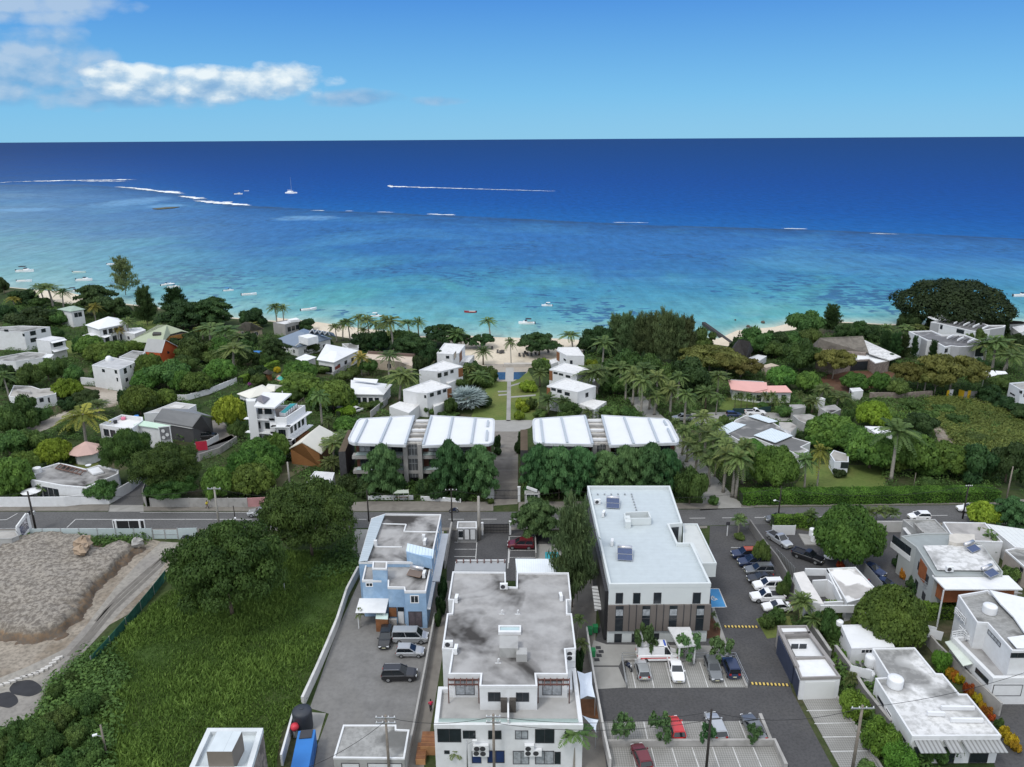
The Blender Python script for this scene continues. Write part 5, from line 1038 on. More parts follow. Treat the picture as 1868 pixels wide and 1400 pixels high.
def curved(f,lw,rw,cen,fins,body,label,lm,ramp_,plant_=False):
 Z=10.3
 b=H('curved_roof_block',label,body,9.6,f,lm,cat='apartment block',wall=REDW,rmat=CONC,parapet=.1)
 cpt=lambda pts,z: [tuple(G(*f(*p),z)[:2]) for p in pts]
 for w_ in (lw,rw):
  r_=MB().prism(cpt(w_,Z),Z-.35,Z,bottom=True).build('roof_wing',CURV,b.root)
  o=inset(cpt(w_,Z),-.06);i_=inset(cpt(w_,Z),.32);n=len(o);mb=MB();cc=sarea(o)>0
  for k in range(n):
   j=(k+1)%n
   for q in ([(*o[k],Z+.12),(*o[j],Z+.12),(*i_[j],Z+.12),(*i_[k],Z+.12)],[(*o[k],Z-.42),(*o[j],Z-.42),(*o[j],Z+.12),(*o[k],Z+.12)],[(*i_[k],Z+.12),(*i_[j],Z+.12),(*i_[j],Z),(*i_[k],Z)]):mb.poly(q if cc else q[::-1])
  mb.build('rim',M('rim_grey',(.50,.52,.54),.6),r_)
 MB().prism(cpt(cen,9.6),9.2,9.75).build('roof_core',M('core_roof',(.52,.50,.47),.85,.1,.8,(.30,.28,.25),.8,.5,.6,.7),b.root)
 for p,q in fins:MB().bar(G(*f(*p),Z+.2),G(*f(*q),Z+.2),.42,.42).build('roof_fin',FIN,b.root)
 (x0,y0),(x1,y1)=cen[0],cen[2]
 for k in range(5):
  ya=y0+(y1-y0)*(k+.3)/5;xa=cen[0][0]+(cen[3][0]-cen[0][0])*(k+.3)/5;xb=cen[1][0]+(cen[2][0]-cen[1][0])*(k+.3)/5
  MB().bar(G(*f(xa+6,ya),10.1),G(*f(xb-6,ya),10.1),.5,.45).build('roof_beam',(WHITE,CONC)[k%2],b.root)
 i=max(range(len(b.pts)),key=lambda k: -(b.pts[k][1]+b.pts[(k+1)%len(b.pts)][1]));L_=b.frame(i)[3]
 for z0,z1,o in ((6.2,6.9,1.7),(2.9,3.6,1.7)):b.panel(i,-.6,L_+.6,z0,z1,CONC,'floor_slab',o)
 sc=[b.on(i,*f(x,cen[2][1]+40))[0] for x in (cen[3][0],cen[2][0])];m0,m1=min(sc),max(sc)
 for s_ in (m0+.2,m1-.2):b.panel(i,s_-.45,s_+.45,0,9.6,CONC,'column',2.3)
 b.panel(i,m0+.8,m1-.8,2.0,9.4,M('stair_glazing',(.10,.105,.11),.3,.2,1.0),'stair_glazing',1.6)
 for z in (3.4,5.2,7.0,8.6):b.panel(i,m0+.8,m1-.8,z-.06,z+.06,METAL,'glazing_bar',1.66)
 for k in (1,2):q=m0+.8+(m1-m0-1.6)*k/3;b.panel(i,q-.05,q+.05,2.0,9.4,METAL,'glazing_bar',1.67)
 for a0,a1 in ((.6,m0-.8),(m1+.8,L_-.6)):
  n=4
  for k in range(n):
   c_=a0+(a1-a0)*(k+.5)/n
   b.win_sz(i,c_-1.2,c_+1.0,7.2,9.1,glass=(GLASS,CURT)[k%2],bars=1);b.win_sz(i,c_-1.2,c_+1.0,3.9,5.9,glass=(CURT,GLASS)[k%2],bars=1)
  for z in (7.5,4.2):b.panel(i,a0-.5,a1+.5,z-.5,z-.42,M('rail_glass',(.42,.52,.50),.1),'glass_rail',1.62)
 b.panel(i,-.3,L_+.3,0,2.9,DKST,'base_wall',.06)
 b.block([f(*p) for p in ramp_],0,7.4,DKST,'side_wall',top=M('planter_soil',(.10,.075,.05),.95));
 return b
TW1=curved(cF,[(845,95),(1232,72),(1165,283),(795,270),(768,258),(760,238),(775,205),(822,112)],[(1345,72),(1780,95),(1795,102),(1799,120),(1793,245),(1785,264),(1755,276),(1285,288)],[(1240,102),(1338,102),(1283,268),(1168,270)],
 (((893,100),(812,268)),((1062,86),(985,265)),((1226,76),(1164,275)),((1349,76),(1290,278)),((1500,82),(1460,275)),((1660,90),(1632,272)),((1752,110),(1747,150)),((1745,180),(1740,250))),
 [(858,110),(1772,108),(1768,248),(812,250)],'three-storey block under twin white curved roofs, on the blue building side of the drive','the curved-roof block by the bus shelter',[(690,328),(738,326),(795,176),(758,172)])
TW2=curved(cG,[(372,95),(728,70),(782,280),(400,272),(372,262),(362,245),(356,120),(360,104)],[(845,70),(1290,95),(1318,105),(1336,125),(1394,240),(1392,258),(1376,268),(903,286)],[(740,100),(845,97),(892,268),(782,272)],
 (((412,96),(432,268)),((560,86),(602,265)),((728,76),(782,272)),((849,76),(902,276)),((1005,84),(1074,272)),((1180,92),(1248,262)),((1288,110),(1306,140)),((1315,165),(1356,255))),
 [(372,110),(1310,108),(1368,248),(410,250)],'three-storey block under twin white curved roofs, on the palm avenue side of the drive','the avenue-side curved-roof block',[(270,172),(320,170),(322,318),(270,318)])
def hip(name,label,eaves,ridge,ze,zr,f,roofmat,wall=None,lm=None,cat='house',over=.5,faces=None,z0=0.0,th=.18):
 """EAVES: four corners in pixels at height ze; RIDGE: two ends at height zr (or one)"""
 e=[(*f(*p),ze) for p in eaves];r_=[(*f(*p),zr) for p in ridge];pts=[tuple(G(*q)[:2]) for q in e]
 c=(sum(p[0] for p in pts)/4,sum(p[1] for p in pts)/4);root=thing(name,label,cat,(*c,z0));wp=inset(pts,over)
 b=House('','','',wp,ze-.02,z0=z0,wall=wall or WHITE,px=False,root=root,parapet=.05,rname='ceiling',inset_roof=.05)
 if len(r_)==1:r_=[r_[0],r_[0]]
 if faces is None:
  faces=[[e[0],e[1],r_[0]],[e[1],e[2],r_[1],r_[0]] if r_[0] != r_[1] else [e[1],e[2],r_[0]],[e[2],e[3],r_[1]],[e[3],e[0],r_[0],r_[1]] if r_[0] != r_[1] else [e[3],e[0],r_[0]]]
 shell(faces,th).build('pitched_roof',roofmat,root)
 if lm:LAND.append((lm,*c))
 return b
CREAMR=M('cream_sheet_roof',(.66,.64,.57),.7,.04,.4);THATCH=M('thatch',(.15,.135,.115),.98,.2,1.0,(.09,.08,.07),.4,.5,.65,.7,bmp=.6,bscale=6);THATD=M('dark_thatch',(.045,.042,.042),.98,.25,1.5)
GRN=M('sage_sheet_roof',(.33,.37,.26),.7,.06);GREYS=M('grey_sheet_roof',(.20,.205,.21),.6,.06);PALES=M('pale_grey_sheet',(.36,.365,.36),.6,.06);PINKR=M('pink_sheet_roof',(.60,.33,.30),.75,.05,.5)
BLUS=M('slate_blue_sheet',(.17,.215,.28),.55,.06,.5);ORAN=M('orange_wall',(.42,.085,.025),.8,.06)
b=H('white_villa','long white two-storey house with grey flat roof among dark trees',[(-70,575),(150,562),(354,570),(168,608),(-70,600)],6.6,cA,'the long white far house',rmat=GREYR,parapet=.2)
for p0,p1 in (((255,625),(212,602)),((325,605),(292,588)),((262,672),(215,655))):b.win(2,cA(*p0),cA(*p1))
for p0,p1 in (((175,637),(160,620)),((60,605),(30,590))):b.win(3,cA(*p0),cA(*p1))
b=H('white_villa','pale cube house with two white tin awnings',[(255,660),(362,635),(458,648),(352,672)],6.6,cA,'the cube house with tin awnings',rmat=PALER,parapet=.12)
L_=b.frame(2)[3];b.awning(2,0,L_,6.4,1.2,.4);b.awning(2,0,L_,3.6,1.4,.6);b.win_sz(2,L_*.2,L_*.8,4.3,5.7,bars=3)
b=H('grey_roofed_house','low house with grey flat roofs below the cube house',[(-40,790),(195,748),(335,757),(300,790),(110,815),(-20,812)],3.4,cA,'the low grey-roofed far house',rmat=GREYR,parapet=.12);b.awning(2,.5,b.frame(2)[3]-.5,3.3,2.0,.3)
b=H('white_bungalow','low white bungalow with pale stained flat roofs beside the dirt track',[(62,1062),(98,985),(225,992),(285,1012),(402,1000),(395,1045),(190,1088)],3.3,cA,'the white bungalow by the dirt track',rmat=M('stained_bungalow_roof',(.36,.345,.32),.9,.12,.5,(.17,.155,.14),.2,.5,.65,.8),parapet=.12)
b.win(5,cA(355,1105),cA(340,1075),name='door');b.win(5,cA(310,1100),cA(280,1080));b.block(Q(cA,(120,1010),(215,1022),(215,1035),(120,1025)),3.2,3.8,CONC,'roof_upstand')
b=hip('white_hip_villa','white villa with a white hipped roof near the beach',[(604,557),(700,588),(905,545),(835,508)],[(768,497)],6.0,8.2,cA,WHITER,lm='the white hipped villa')
b.wins(1,4,3.6,5.2,1.3);b.wins(1,3,.4,2.4,1.4,name='door')
shell([[(*cA(585,632),3.2),(*cA(665,605),3.6),(*cA(790,633),3.4),(*cA(745,648),3.1),(*cA(690,632),3.3)]],.12).build('veranda_roof',WHITER,b.root)
b=H('white_annexe','low white flat annexe on the beach side of the white hipped villa',[(870,582),(1000,574),(1035,592),(955,620),(860,605)],3.4,cA,None,cat='annexe',rmat=WHITER,parapet=.1)
b=hip('sage_roofed_house','house with a broad sage green hipped roof',[(918,672),(1090,660),(1350,612),(1235,575)],[(1120,556),(1190,556)],3.6,7.0,cA,GRN,M('ochre_wall',(.38,.19,.05),.85),'the sage green roof',faces=[[(*cA(918,672),3.6),(*cA(1150,690),3.6),(*cA(1185,556),7.0),(*cA(1120,556),7.0)],[(*cA(1150,690),3.6),(*cA(1210,622),4.2),(*cA(1185,556),7.0)],[(*cA(1210,622),4.2),(*cA(1290,600),4.6),(*cA(1350,612),3.6),(*cA(1185,556),7.0)],[(*cA(1350,612),3.6),(*cA(1235,575),3.6),(*cA(1185,556),7.0)],[(*cA(918,672),3.6),(*cA(1120,556),7.0),(*cA(1235,575),3.6),(*cA(1185,556),7.0)]])
MB().prism([tuple(G(*cA(x,y),5.3)[:2]) for x,y in ((1090,612),(1148,612),(1140,626),(1082,626))],4.6,5.6).build('dormer',M('dormer_dark',(.06,.055,.05),.8),b.root)
r_=thing('orange_gabled_house','narrow house with an orange gable wall and grey roof','house',tuple(G(*cA(1185,790))[:2])+(0,));LAND.append(('the orange gabled house',*r_.location[:2]))
g=[G(*cA(x,y),z) for x,y,z in ((1137,757,4.6),(1165,665,8.4),(1256,712,4.8))];d_=(g[2]-g[0]).normalized();base=[Vector((p.x,p.y,0)) for p in g]
bk=G(*cA(1030,748),4.6)-g[0];bk=Vector((bk.x,bk.y,0));mb=MB();fr=[base[0],base[2],g[2],g[1],g[0]];ba=[p+bk for p in fr];mb.poly(fr);mb.poly(ba[::-1])
for i in range(5):j=(i+1)%5;mb.poly([fr[j],fr[i],ba[i],ba[j]])
w_=mb.build('wall',ORAN,r_);up=Vector((0,0,.12));n_=(fr[0]-ba[0]).normalized()*.5;mb=MB()
for a,c in ((g[0],g[1]),(g[1],g[2])):
 q=[a+n_,c+n_,c+bk-n_,a+bk-n_];mb.poly([p+up for p in q]);mb.poly([p+up*.1 for p in q][::-1])
 for i in range(4):j=(i+1)%4;mb.poly([q[i]+up,q[i]+up*.1,q[j]+up*.1,q[j]+up])
mb.build('pitched_roof',PALES,r_);c_=g[0].lerp(g[2],.45);MB().box((c_.x+n_.x*.06,c_.y+n_.y*.06,4.2),(.9,.25,1.3),math.atan2(d_.y,d_.x)).build('window',GLASS,r_)
MB().bar(g[0]+n_+up,g[1]+n_+up,.14).bar(g[1]+n_+up,g[2]+n_+up,.14).build('barge_board',WHITE,r_)
b=H('white_annexe','small flat white annexe against the orange gable',[(1245,745),(1290,738),(1310,752),(1262,768)],3.0,cA,None,cat='annexe',rmat=WHITER,parapet=.1)
b=H('white_villa','white two-storey house with a stained flat roof behind a white garden wall',[(652,842),(785,783),(962,820),(845,873)],6.7,cA,'the white house with the dome',rmat=M('grey_white_roof',(.42,.425,.43),.85,.1,.5,(.26,.26,.26),.3,.5,.7,.7),parapet=.2)
for p0,p1 in (((835,905),(812,875)),((748,895),(722,868)),((842,960),(825,930))):b.win(3,cA(*p0),cA(*p1),frame=FRAMEW)
for p0,p1 in (((903,897),(875,868)),((935,862),(920,845)),((912,955),(888,937))):b.win(2,cA(*p0),cA(*p1),frame=FRAMEW)
mb=MB().lathe(at(cA,775,810,6.5),[(1.0,0),(1.0,.5),(.8,1.1),(.4,1.4),(0,1.5)],14);mb.build('dome',CLEANW,b.root,True)
rb=House('','','',Q(cA,(845,785),(942,738),(1032,748),(968,802)),6.2,rmat=GREYR,parapet=.15,root=b.root,wname='rear_wall',rname='rear_roof')
b=hip('green_roofed_house','small house with a pale green hipped roof beside the beach gap',[(405,445),(500,462),(605,445),(525,420)],[(490,425),(520,425)],6.4,7.8,cA,M('pale_green_roof',(.30,.38,.32),.7),lm='the small pale green roof');b.wins(1,2,3.8,5.4,1.2);b.wins(2,2,3.8,5.4,1.2)
b=hip('thatched_house','brown thatched house behind the slate blue roof',[(-60,385),(60,405),(160,388),(40,345)],[(30,340),(70,345)],3.0,6.6,cB,THATCH,M('tan_wall',(.35,.29,.21)),'the brown thatched roof')
b=hip('thatched_hut','small thatched hut by the blue parasol',[(155,700),(195,712),(232,700),(195,690)],[(188,678)],2.4,4.0,cB,THATCH,WOOD,None,'hut')
b=H('party_terrace_house','white two-storey house with a cluttered roof terrace behind the rain trees',[(705,290),(862,220),(1012,238),(1012,262),(930,322)],6.6,cE,'the white house with the roof terrace',rmat=M('white_deck',(.66,.66,.66),.8,.05),parapet=.9,inset_roof=.3)
b.wins(4,4,4.0,5.6,1.4,bars=1);b.wins(4,3,.8,2.6,1.4)
shell([[(*cE(948,292),6.3),(*cE(1012,262),6.4),(*cE(1212,298),6.2),(*cE(1128,318),6.1)]],.15).build('green_sheet_roof',M('mint_roof',(.48,.62,.50),.7,.05),b.root);b.block(Q(cE,(948,296),(1012,268),(1208,300),(1128,316)),0,6.0,WHITE,'rear_range')
scr=MB();q0,q1=G(*cE(1128,312),6.3),G(*cE(1205,305),6.3);scr.bar(q0-Vector((0,0,1.6)),q1-Vector((0,0,1.6)),.15,3.0);scr.build('grey_screen',M('grey_screen',(.17,.17,.18),.8),b.root)
for tt,zz in ((.35,-.9),(.68,-1.9),(.3,-2.5)):
 c_=q0.lerp(q1,tt)+Vector((0,-.12,zz));MB().tube([c_,c_+Vector((0,-.06,0))],.42,14).build('white_disc',WHITE,b.root)
for q in (q0,q1):MB().bar(Vector((q.x,q.y-.1,2.5)),Vector((q.x,q.y-.1,6.5)),.18).build('post',WHITE,b.root)
MB().bar(q0+Vector((0,-.1,.1)),q1+Vector((0,-.1,.1)),.18).build('rail',WHITE,b.root)
tank(at(cE,820,280,5.8),.45,.7,BLACKP,'small black tank on the white roof terrace');tank(at(cE,876,255,5.8),.5,.6,M('pink_plastic',(.65,.18,.28),.6),'pink round tub on the white roof terrace',name='tub')
tank(at(cE,968,240,5.8),.6,.5,M('blue_plastic',(.05,.20,.50),.5),'blue round pool tub on the white roof terrace',name='tub')
gf=[[(*cE(1090,258),4.2),(*cE(1365,306),4.2),(*cE(1430,218),7.2),(*cE(1150,176),7.2)],[(*cE(1150,176),7.2),(*cE(1430,218),7.2),(*cE(1515,235),4.4),(*cE(1345,180),5.6)]]
r_=thing('dark_gabled_house','charcoal house with a dark grey gabled sheet roof','house',tuple(G(*cE(1340,360))[:2])+(0,));LAND.append(('the charcoal gabled house',*r_.location[:2]));shell(gf,.2).build('pitched_roof',GREYS,r_)
CHAR=M('charcoal_wall',(.075,.075,.078),.8,.1);A_=[G(*cE(1100,262),4.2),G(*cE(1365,308),4.2),G(*cE(1428,222),7.1),G(*cE(1500,238),4.5)];W0=[Vector((p.x,p.y,0)) for p in A_]
mb=MB();dn=Vector((0,0,.25));dp=A_[3]-A_[1];dp=Vector((dp.x,dp.y,0));bkL=Vector((A_[0].x,A_[0].y,0))+dp
mb.poly([W0[0],W0[1],A_[1]-dn,A_[0]-dn]);mb.poly([W0[1],W0[3],A_[3]-dn,A_[2]-dn,A_[1]-dn]);mb.poly([W0[3],bkL,bkL+Vector((0,0,4)),A_[3]-dn]);mb.poly([bkL,W0[0],A_[0]-dn,bkL+Vector((0,0,4))]);mb.build('wall',CHAR,r_)
MB().bar(A_[0]-dn*1.6,A_[1]-dn*1.6,.5,.12).build('canopy',PALES,r_)
b=H('flat_roofed_house','low house with a pale square-patterned flat roof behind the charcoal house',[(1245,130),(1392,150),(1310,196),(1020,212),(1120,178)],4.2,cE,'the pale roof behind the charcoal house',rmat=M('pale_dirty_roof',(.42,.415,.40),.9,.1,.5,(.24,.23,.22),.3,.5,.7,.6),parapet=.1)
b.block(Q(cE,(1240,150),(1315,158),(1280,176),(1200,168)),4.1,4.25,M('roof_square',(.55,.54,.52),.9),'roof_hatch')
b=H('roadside_bungalow','low white bungalow with a stained grey roof behind the road wall',[(215,682),(262,608),(415,563),(470,572),(610,606),(700,578),(842,612),(838,640),(612,738),(430,722)],3.6,cE,'the stained grey bungalow',rmat=DIRTY,parapet=.3,inset_roof=.3)
for k,s_ in enumerate((.12,.3,.48,.7)):Lb=b.frame(9)[3];b.win_sz(9,Lb*s_,Lb*s_+1.2,.2,2.5,name='door' if k%2 else 'window')
mb=MB()
for k in range(7):mb.bar(at(cE,430+28*k,570+8*k,3.7),at(cE,395+28*k,600+8*k,3.7),.18)
mb.bar(at(cE,425,572,3.65),at(cE,612,622,3.65),.2).bar(at(cE,392,600,3.65),at(cE,575,645,3.65),.2).build('pergola',M('rusty_pergola',(.16,.10,.08),.85,.2),b.root)
for k in range(3):shell([[(*cE(450+50*k,712+4*k),3.0),(*cE(510+50*k,690+6*k),3.1),(*cE(535+50*k,705+6*k),3.0),(*cE(475+50*k,728+4*k),2.8)]],.06).build('porch_sheet',(M('rusty_sheet',(.20,.10,.08),.8,.25),WHITER)[k%2],b.root)
b.block(Q(cE,(620,610),(695,588),(735,625),(660,642)),3.4,3.75,WHITER,'white_roof_patch');tank(at(cE,266,632,3.3),.85,1.2,CLEANW,'round white water tank on the stained grey bungalow')
r_=thing('round_hut','white round hut under a pink hipped roof','hut',tuple(G(*cE(630,545))[:2])+(0,));LAND.append(('the pink-roofed round hut',*r_.location[:2]));c_=r_.location
MB().lathe((c_.x,c_.y,0),[(2.6,0),(2.6,2.5)],12).build('wall',WHITE,r_);MB().lathe((c_.x,c_.y,2.5),[(3.9,0),(3.9,.1),(.3,2.0),(0,2.1)],8).build('roof',M('dusty_pink_roof',(.48,.33,.29),.85,.1),r_)
WT=CLEANW
b=H('white_tower_house','white four-storey house with roof pool and projecting slab floors',[(110,450),(180,380),(905,385),(640,560),(480,560),(460,470)],9.6,cN6,'the white tower house',wall=WT,rmat=M('timber_terrace',(.30,.25,.22),.8),parapet=.8,inset_roof=.3)
b.block(Q(cN6,(65,292),(215,292),(200,330),(80,330)),0,12.2,WT,'stair_tower')
shell([[(*cN6(178,402),12.2),(*cN6(310,200),12.6),(*cN6(715,218),12.6),(*cN6(475,418),12.2)]],.35).build('canopy_roof',WHITER,b.root)
hip_=shell([[(*cN6(205,300),12.7),(*cN6(320,355),12.7),(*cN6(285,240),14.2)],[(*cN6(320,355),12.7),(*cN6(405,280),12.7),(*cN6(285,240),14.2)],[(*cN6(405,280),12.7),(*cN6(280,240),12.7),(*cN6(285,240),14.2)],[(*cN6(280,240),12.7),(*cN6(205,300),12.7),(*cN6(285,240),14.2)]],.1).build('pyramid_roof',M('slate_pyramid',(.22,.21,.235),.8),b.root)
for x,y in ((230,470),(440,480),(470,470),(600,360)):p=at(cN6,x,y,9.0);MB().bar(p,Vector((p.x,p.y,12.1)),.2).build('canopy_post',WT,b.root)
for p,q in (((240,465),(300,465)),((330,465),(430,465))):MB().bar(at(cN6,*p,9.9),at(cN6,*q,9.9),.15,1.6).build('terrace_glazing',GLASS,b.root)
po=MB().prism([tuple(at(cN6,x,y,9.9)[:2]) for x,y in ((540,490),(690,360),(800,358),(632,500))],9.0,9.85).build('pool',WT,b.root);MB().poly([at(cN6,x,y,9.88) for x,y in ((555,488),(628,496),(790,362),(698,364))]).build('water',M('turquoise_pool',(.10,.55,.48),.2,.08,1.0),po)
mb=MB();
for k in range(9):p=at(cN6,640+32*k,545-25*k,9.6);mb.bar(p,p+Vector((0,0,1.2)),.09)
mb.bar(at(cN6,640,545,9.6)+Vector((0,0,1.2)),at(cN6,896,345,9.6)+Vector((0,0,1.2)),.06);mb.build('railing',M('rail_brown',(.12,.09,.08),.7),b.root)
for i in range(2,6):
 L_=b.frame(i)[3]
 for z in (7.6,4.3):b.panel(i,-.9,L_+.9,z,z+.16,WHITER,'slab_floor',1.2)
Lr=b.frame(2)[3];b.wins(2,4,5.3,6.8,.9);b.wins(2,3,2.0,3.6,1.0);b.panel(2,1,5.5,.8,3.6,WOOD,'balcony_screen',1.1)
for i in (3,5):b.wins(i,2,5.2,6.6,1.0);b.wins(i,2,1.9,3.3,.9)
b.win_sz(4,.4,2.0,5.0,7.0,bars=2)
r_=thing('timber_gabled_house','brown timber house under a cream pitched roof','house',tuple(G(*cN6(900,1160))[:2])+(0,));LAND.append(('the cream pitched roof',*r_.location[:2]))
shell([[(*cN6(860,905),6.6),(*cN6(1110,668),6.6),(*cN6(1365,800),3.6),(*cN6(1140,1072),3.4)],[(*cN6(860,905),6.6),(*cN6(680,995),3.8),(*cN6(1020,745),3.8),(*cN6(1110,668),6.6)]],.22).build('pitched_roof',CREAMR,r_)
TIM=MT('timber_boards',(.27,.125,.045),.35,'Z',.12,(.15,.065,.025),.7);q=[G(*cN6(700,1000),3.7),G(*cN6(860,925),6.3),G(*cN6(1110,1062),3.5)];w=[Vector((p.x,p.y,0)) for p in q];bk=Vector((*(G(*cN6(1340,805),3.5)-G(*cN6(1140,1068),3.5))[:2],0))*.9;mb=MB()
mb.poly([w[0],w[2],q[2],q[1],q[0]]);mb.poly([w[2],w[2]+bk,q[2]+bk,q[2]]);mb.poly([w[0]+bk,w[0],q[0],q[0]+bk]);mb.build('wall',TIM,r_);d_=(w[2]-w[0]).normalized()
for t_,s_ in ((.32,1.0),(.62,1.8)):c_=w[0].lerp(w[2],t_);MB().box((c_.x,c_.y-.05,4.2),(s_,.3,1.5),math.atan2(d_.y,d_.x)).build('window',GLASS,r_)
b=H('white_shed','small white flat-roofed shed at the edge of the rough yard',[(465,535),(522,466),(662,476),(640,545)],3.0,cF,'the small white shed',cat='shed',rmat=PALER,parapet=.15)
b=hip('cream_roofed_house','house under pale cream low roofs behind the tower house',[(-30,850),(60,885),(235,830),(150,785)],[(110,812),(150,800)],3.4,4.6,cB,CREAMR);b=hip('cream_roofed_house','second pale cream roof joined behind the tower house, farther back',[(150,830),(235,832),(300,792),(190,780)],[(200,797),(240,793)],3.4,4.4,cB,CREAMR,lm='the cream low roofs')
b=hip('slate_blue_house','beach house with a slate blue roof and white zigzag gablets',[(238,468),(400,520),(645,458),(445,388)],[(400,405),(450,418)],3.6,6.8,cB,BLUS,lm='the slate blue roof')
b.block(Q(cB,(405,440),(480,425),(545,440),(470,458)),4.5,6.9,WHITER,'roof_terrace')
for k in range(4):
 x=485+36*k;y=405+5*k;f_=[[(*cB(x,y+12),5.6),(*cB(x+20,y-12),7.4),(*cB(x+62,y-2),6.0),(*cB(x+42,y+22),4.6)],[(*cB(x+20,y-12),7.4),(*cB(x+36,y+18),5.4),(*cB(x+78,y+24),4.6),(*cB(x+62,y-2),6.0)]]
 g_=shell(f_,.12).build('gablet',BLUS,b.root);MB().bar(G(*cB(x,y+12),5.7),G(*cB(x+20,y-12),7.5),.3).bar(G(*cB(x+20,y-12),7.5),G(*cB(x+36,y+18),5.5),.3).build('barge_board',CLEANW,g_)
MB().bar(G(*cB(385,512),3.7),G(*cB(415,488),5.2),.25).bar(G(*cB(415,488),5.2),G(*cB(445,505),3.7),.25).build('barge_board',CLEANW,b.root)
b=H('beach_house','small flat white-topped house on the beach behind the slate blue roof',[(225,345),(340,322),(420,330),(310,358)],4.6,cB,'the flat beach house',rmat=PALER,parapet=.3,wall=M('grey_wall',(.30,.29,.28),.8));b.wins(2,3,1.6,3.2,1.4)  # walls in one even warm grey
b.block(Q(cB,(330,322),(390,310),(415,322),(350,330)),4.5,5.4,WHITER,'roof_room')
b=hip('white_pavilion_house','white house with a broad low white roof beside the coconut palms',[(535,608),(658,628),(832,542),(602,496)],[(640,545),(680,552)],4.2,5.4,cB,WHITER,lm='the broad white palm-side roof')
b.wins(1,3,.6,2.6,1.4,name='door',glass=GLASS);b.panel(1,.5,3.5,0,2.4,M('red_brown_screen',(.22,.06,.04),.8),'screen',.08);b.wins(0,3,.6,2.4,1.3)
shell([[(*cB(385,600),3.6),(*cB(455,568),4.0),(*cB(535,590),3.9),(*cB(448,622),3.5)]],.15).build('side_roof',WHITER,b.root);b.block(Q(cB,(400,600),(455,575),(525,590),(450,614)),0,3.5,WHITE,'side_range')
b=hip('white_low_house','white low-roofed house in the middle of the gardens',[(775,852),(1012,856),(1072,784),(778,752)],[(850,800),(960,808)],3.4,4.3,cB,WHITER,lm='the low white garden house')
shell([[(*cB(795,752),4.6),(*cB(800,738),4.8),(*cB(972,748),4.8),(*cB(960,776),4.5)]],.15).build('rear_roof',WHITER,b.root);b.wins(0,4,.5,2.3,1.2,frame=FRAMEW)
b=H('beige_court_house','low beige-roofed court with a dark parapet behind',[(898,556),(1232,580),(1212,656),(1120,622),(868,602)],3.2,cB,'the beige court',rmat=M('beige_roof',(.52,.44,.36),.9,.08),wall=M('beige_wall',(.45,.38,.30),.9),parapet=.1);MB().bar(at(cB,900,556,3.6),at(cB,1232,578,3.6),.3,.9).build('dark_parapet',M('parapet_brown',(.14,.10,.085),.9),b.root)
b=H('grey_shed','grey flat shed roof between the broad white roof and the palms',[(715,495),(830,490),(832,525),(760,530)],2.8,cB,None,cat='shed',rmat=GREYR,parapet=.1)
def villa(f,P,h,label,faces,wins,ann,annl,lm,side='front'):
 b=H('garden_villa',label,P,h,f,lm,cat='villa',rmat=M('villa_roof',(.66,.66,.65),.8,.05,.5,(.36,.35,.34),.5,.56,.74,.7,(1.8,(.44,.43,.42),.35)),parapet=.2,wall=WHITE)
 for i,p0,p1 in wins:b.win(i,f(*p0),f(*p1))
 for i,s_ in faces:L_=b.frame(i)[3];b.panel(i,L_*s_[0],L_*s_[1],s_[2],s_[3],WOOD,'timber_screen',.06)
 for k,(pts,z1) in enumerate(ann):b.block(Q(f,*pts),0,z1,WHITE,'annexe_range',top=MATS['villa_roof'])
 return b
villa(cB,[(1148,822),(1345,752),(1492,798),(1318,846),(1240,840)],6.6,'white villa beside the silver palm, first of its row from the road',[(2,(.0,.18,3.6,6.2))],[(2,(1365,866),(1340,850)),(2,(1415,852),(1392,832)),(2,(1455,835),(1432,818)),(3,(1312,880),(1300,862))],[([(1050,940),(1125,905),(1262,930),(1190,988)],3.2),([(1345,905),(1460,870),(1500,890),(1370,945)],3.0)],None,'the villa beside the silver palm')
villa(cB,[(1262,682),(1430,615),(1572,655),(1412,692)],6.6,'white villa in the middle of the row on the silver palm side of the lawn',[(2,(.0,.2,3.6,6.2))],[(2,(1420,730),(1395,708)),(2,(1465,718),(1440,700)),(2,(1505,700),(1485,685))],[([(1420,745),(1560,700),(1600,715),(1470,780)],3.0)],None,'the middle silver-palm-side villa')
villa(cB,[(1388,562),(1442,490),(1588,502),(1545,562),(1500,570)],6.6,'white villa at the beach end of the row on the silver palm side',[(2,(.55,.95,3.4,6.2))],[(4,(1475,600),(1455,582)),(2,(1525,590),(1508,570))],[([(1545,622),(1590,580),(1655,575),(1615,625)],3.0)],None,'the beach-end silver-palm-side villa')
villa(cC,[(380,795),(512,738),(728,796),(598,838)],6.6,'white villa on the palm avenue side, first of its row from the road',[(3,(.88,1.0,3.4,6.2))],[(3,(442,830),(412,808)),(3,(484,845),(455,820)),(3,(540,865),(508,838)),(2,(672,870),(655,848))],[([(598,918),(640,880),(803,905),(718,962)],3.2)],None,'the first avenue-side villa')
villa(cC,[(398,676),(502,630),(690,672),(592,712)],6.6,'white villa in the middle of the row on the palm avenue side of the lawn',[(3,(.88,1.0,3.4,6.2))],[(3,(455,712),(428,695)),(3,(494,722),(466,705)),(3,(545,738),(515,718))],[([(620,745),(660,725),(760,745),(700,770)],3.0)],None,'the middle avenue-side villa')
villa(cC,[(450,540),(460,520),(600,520),(645,582),(520,578)],6.6,'white villa at the beach end of the row on the palm avenue side',[(4,(.7,1.0,3.4,6.2))],[(4,(514,618),(500,600)),(3,(560,640),(545,615))],[([(398,612),(450,598),(470,620),(410,640)],3.0)],None,'the beach-end avenue-side villa')
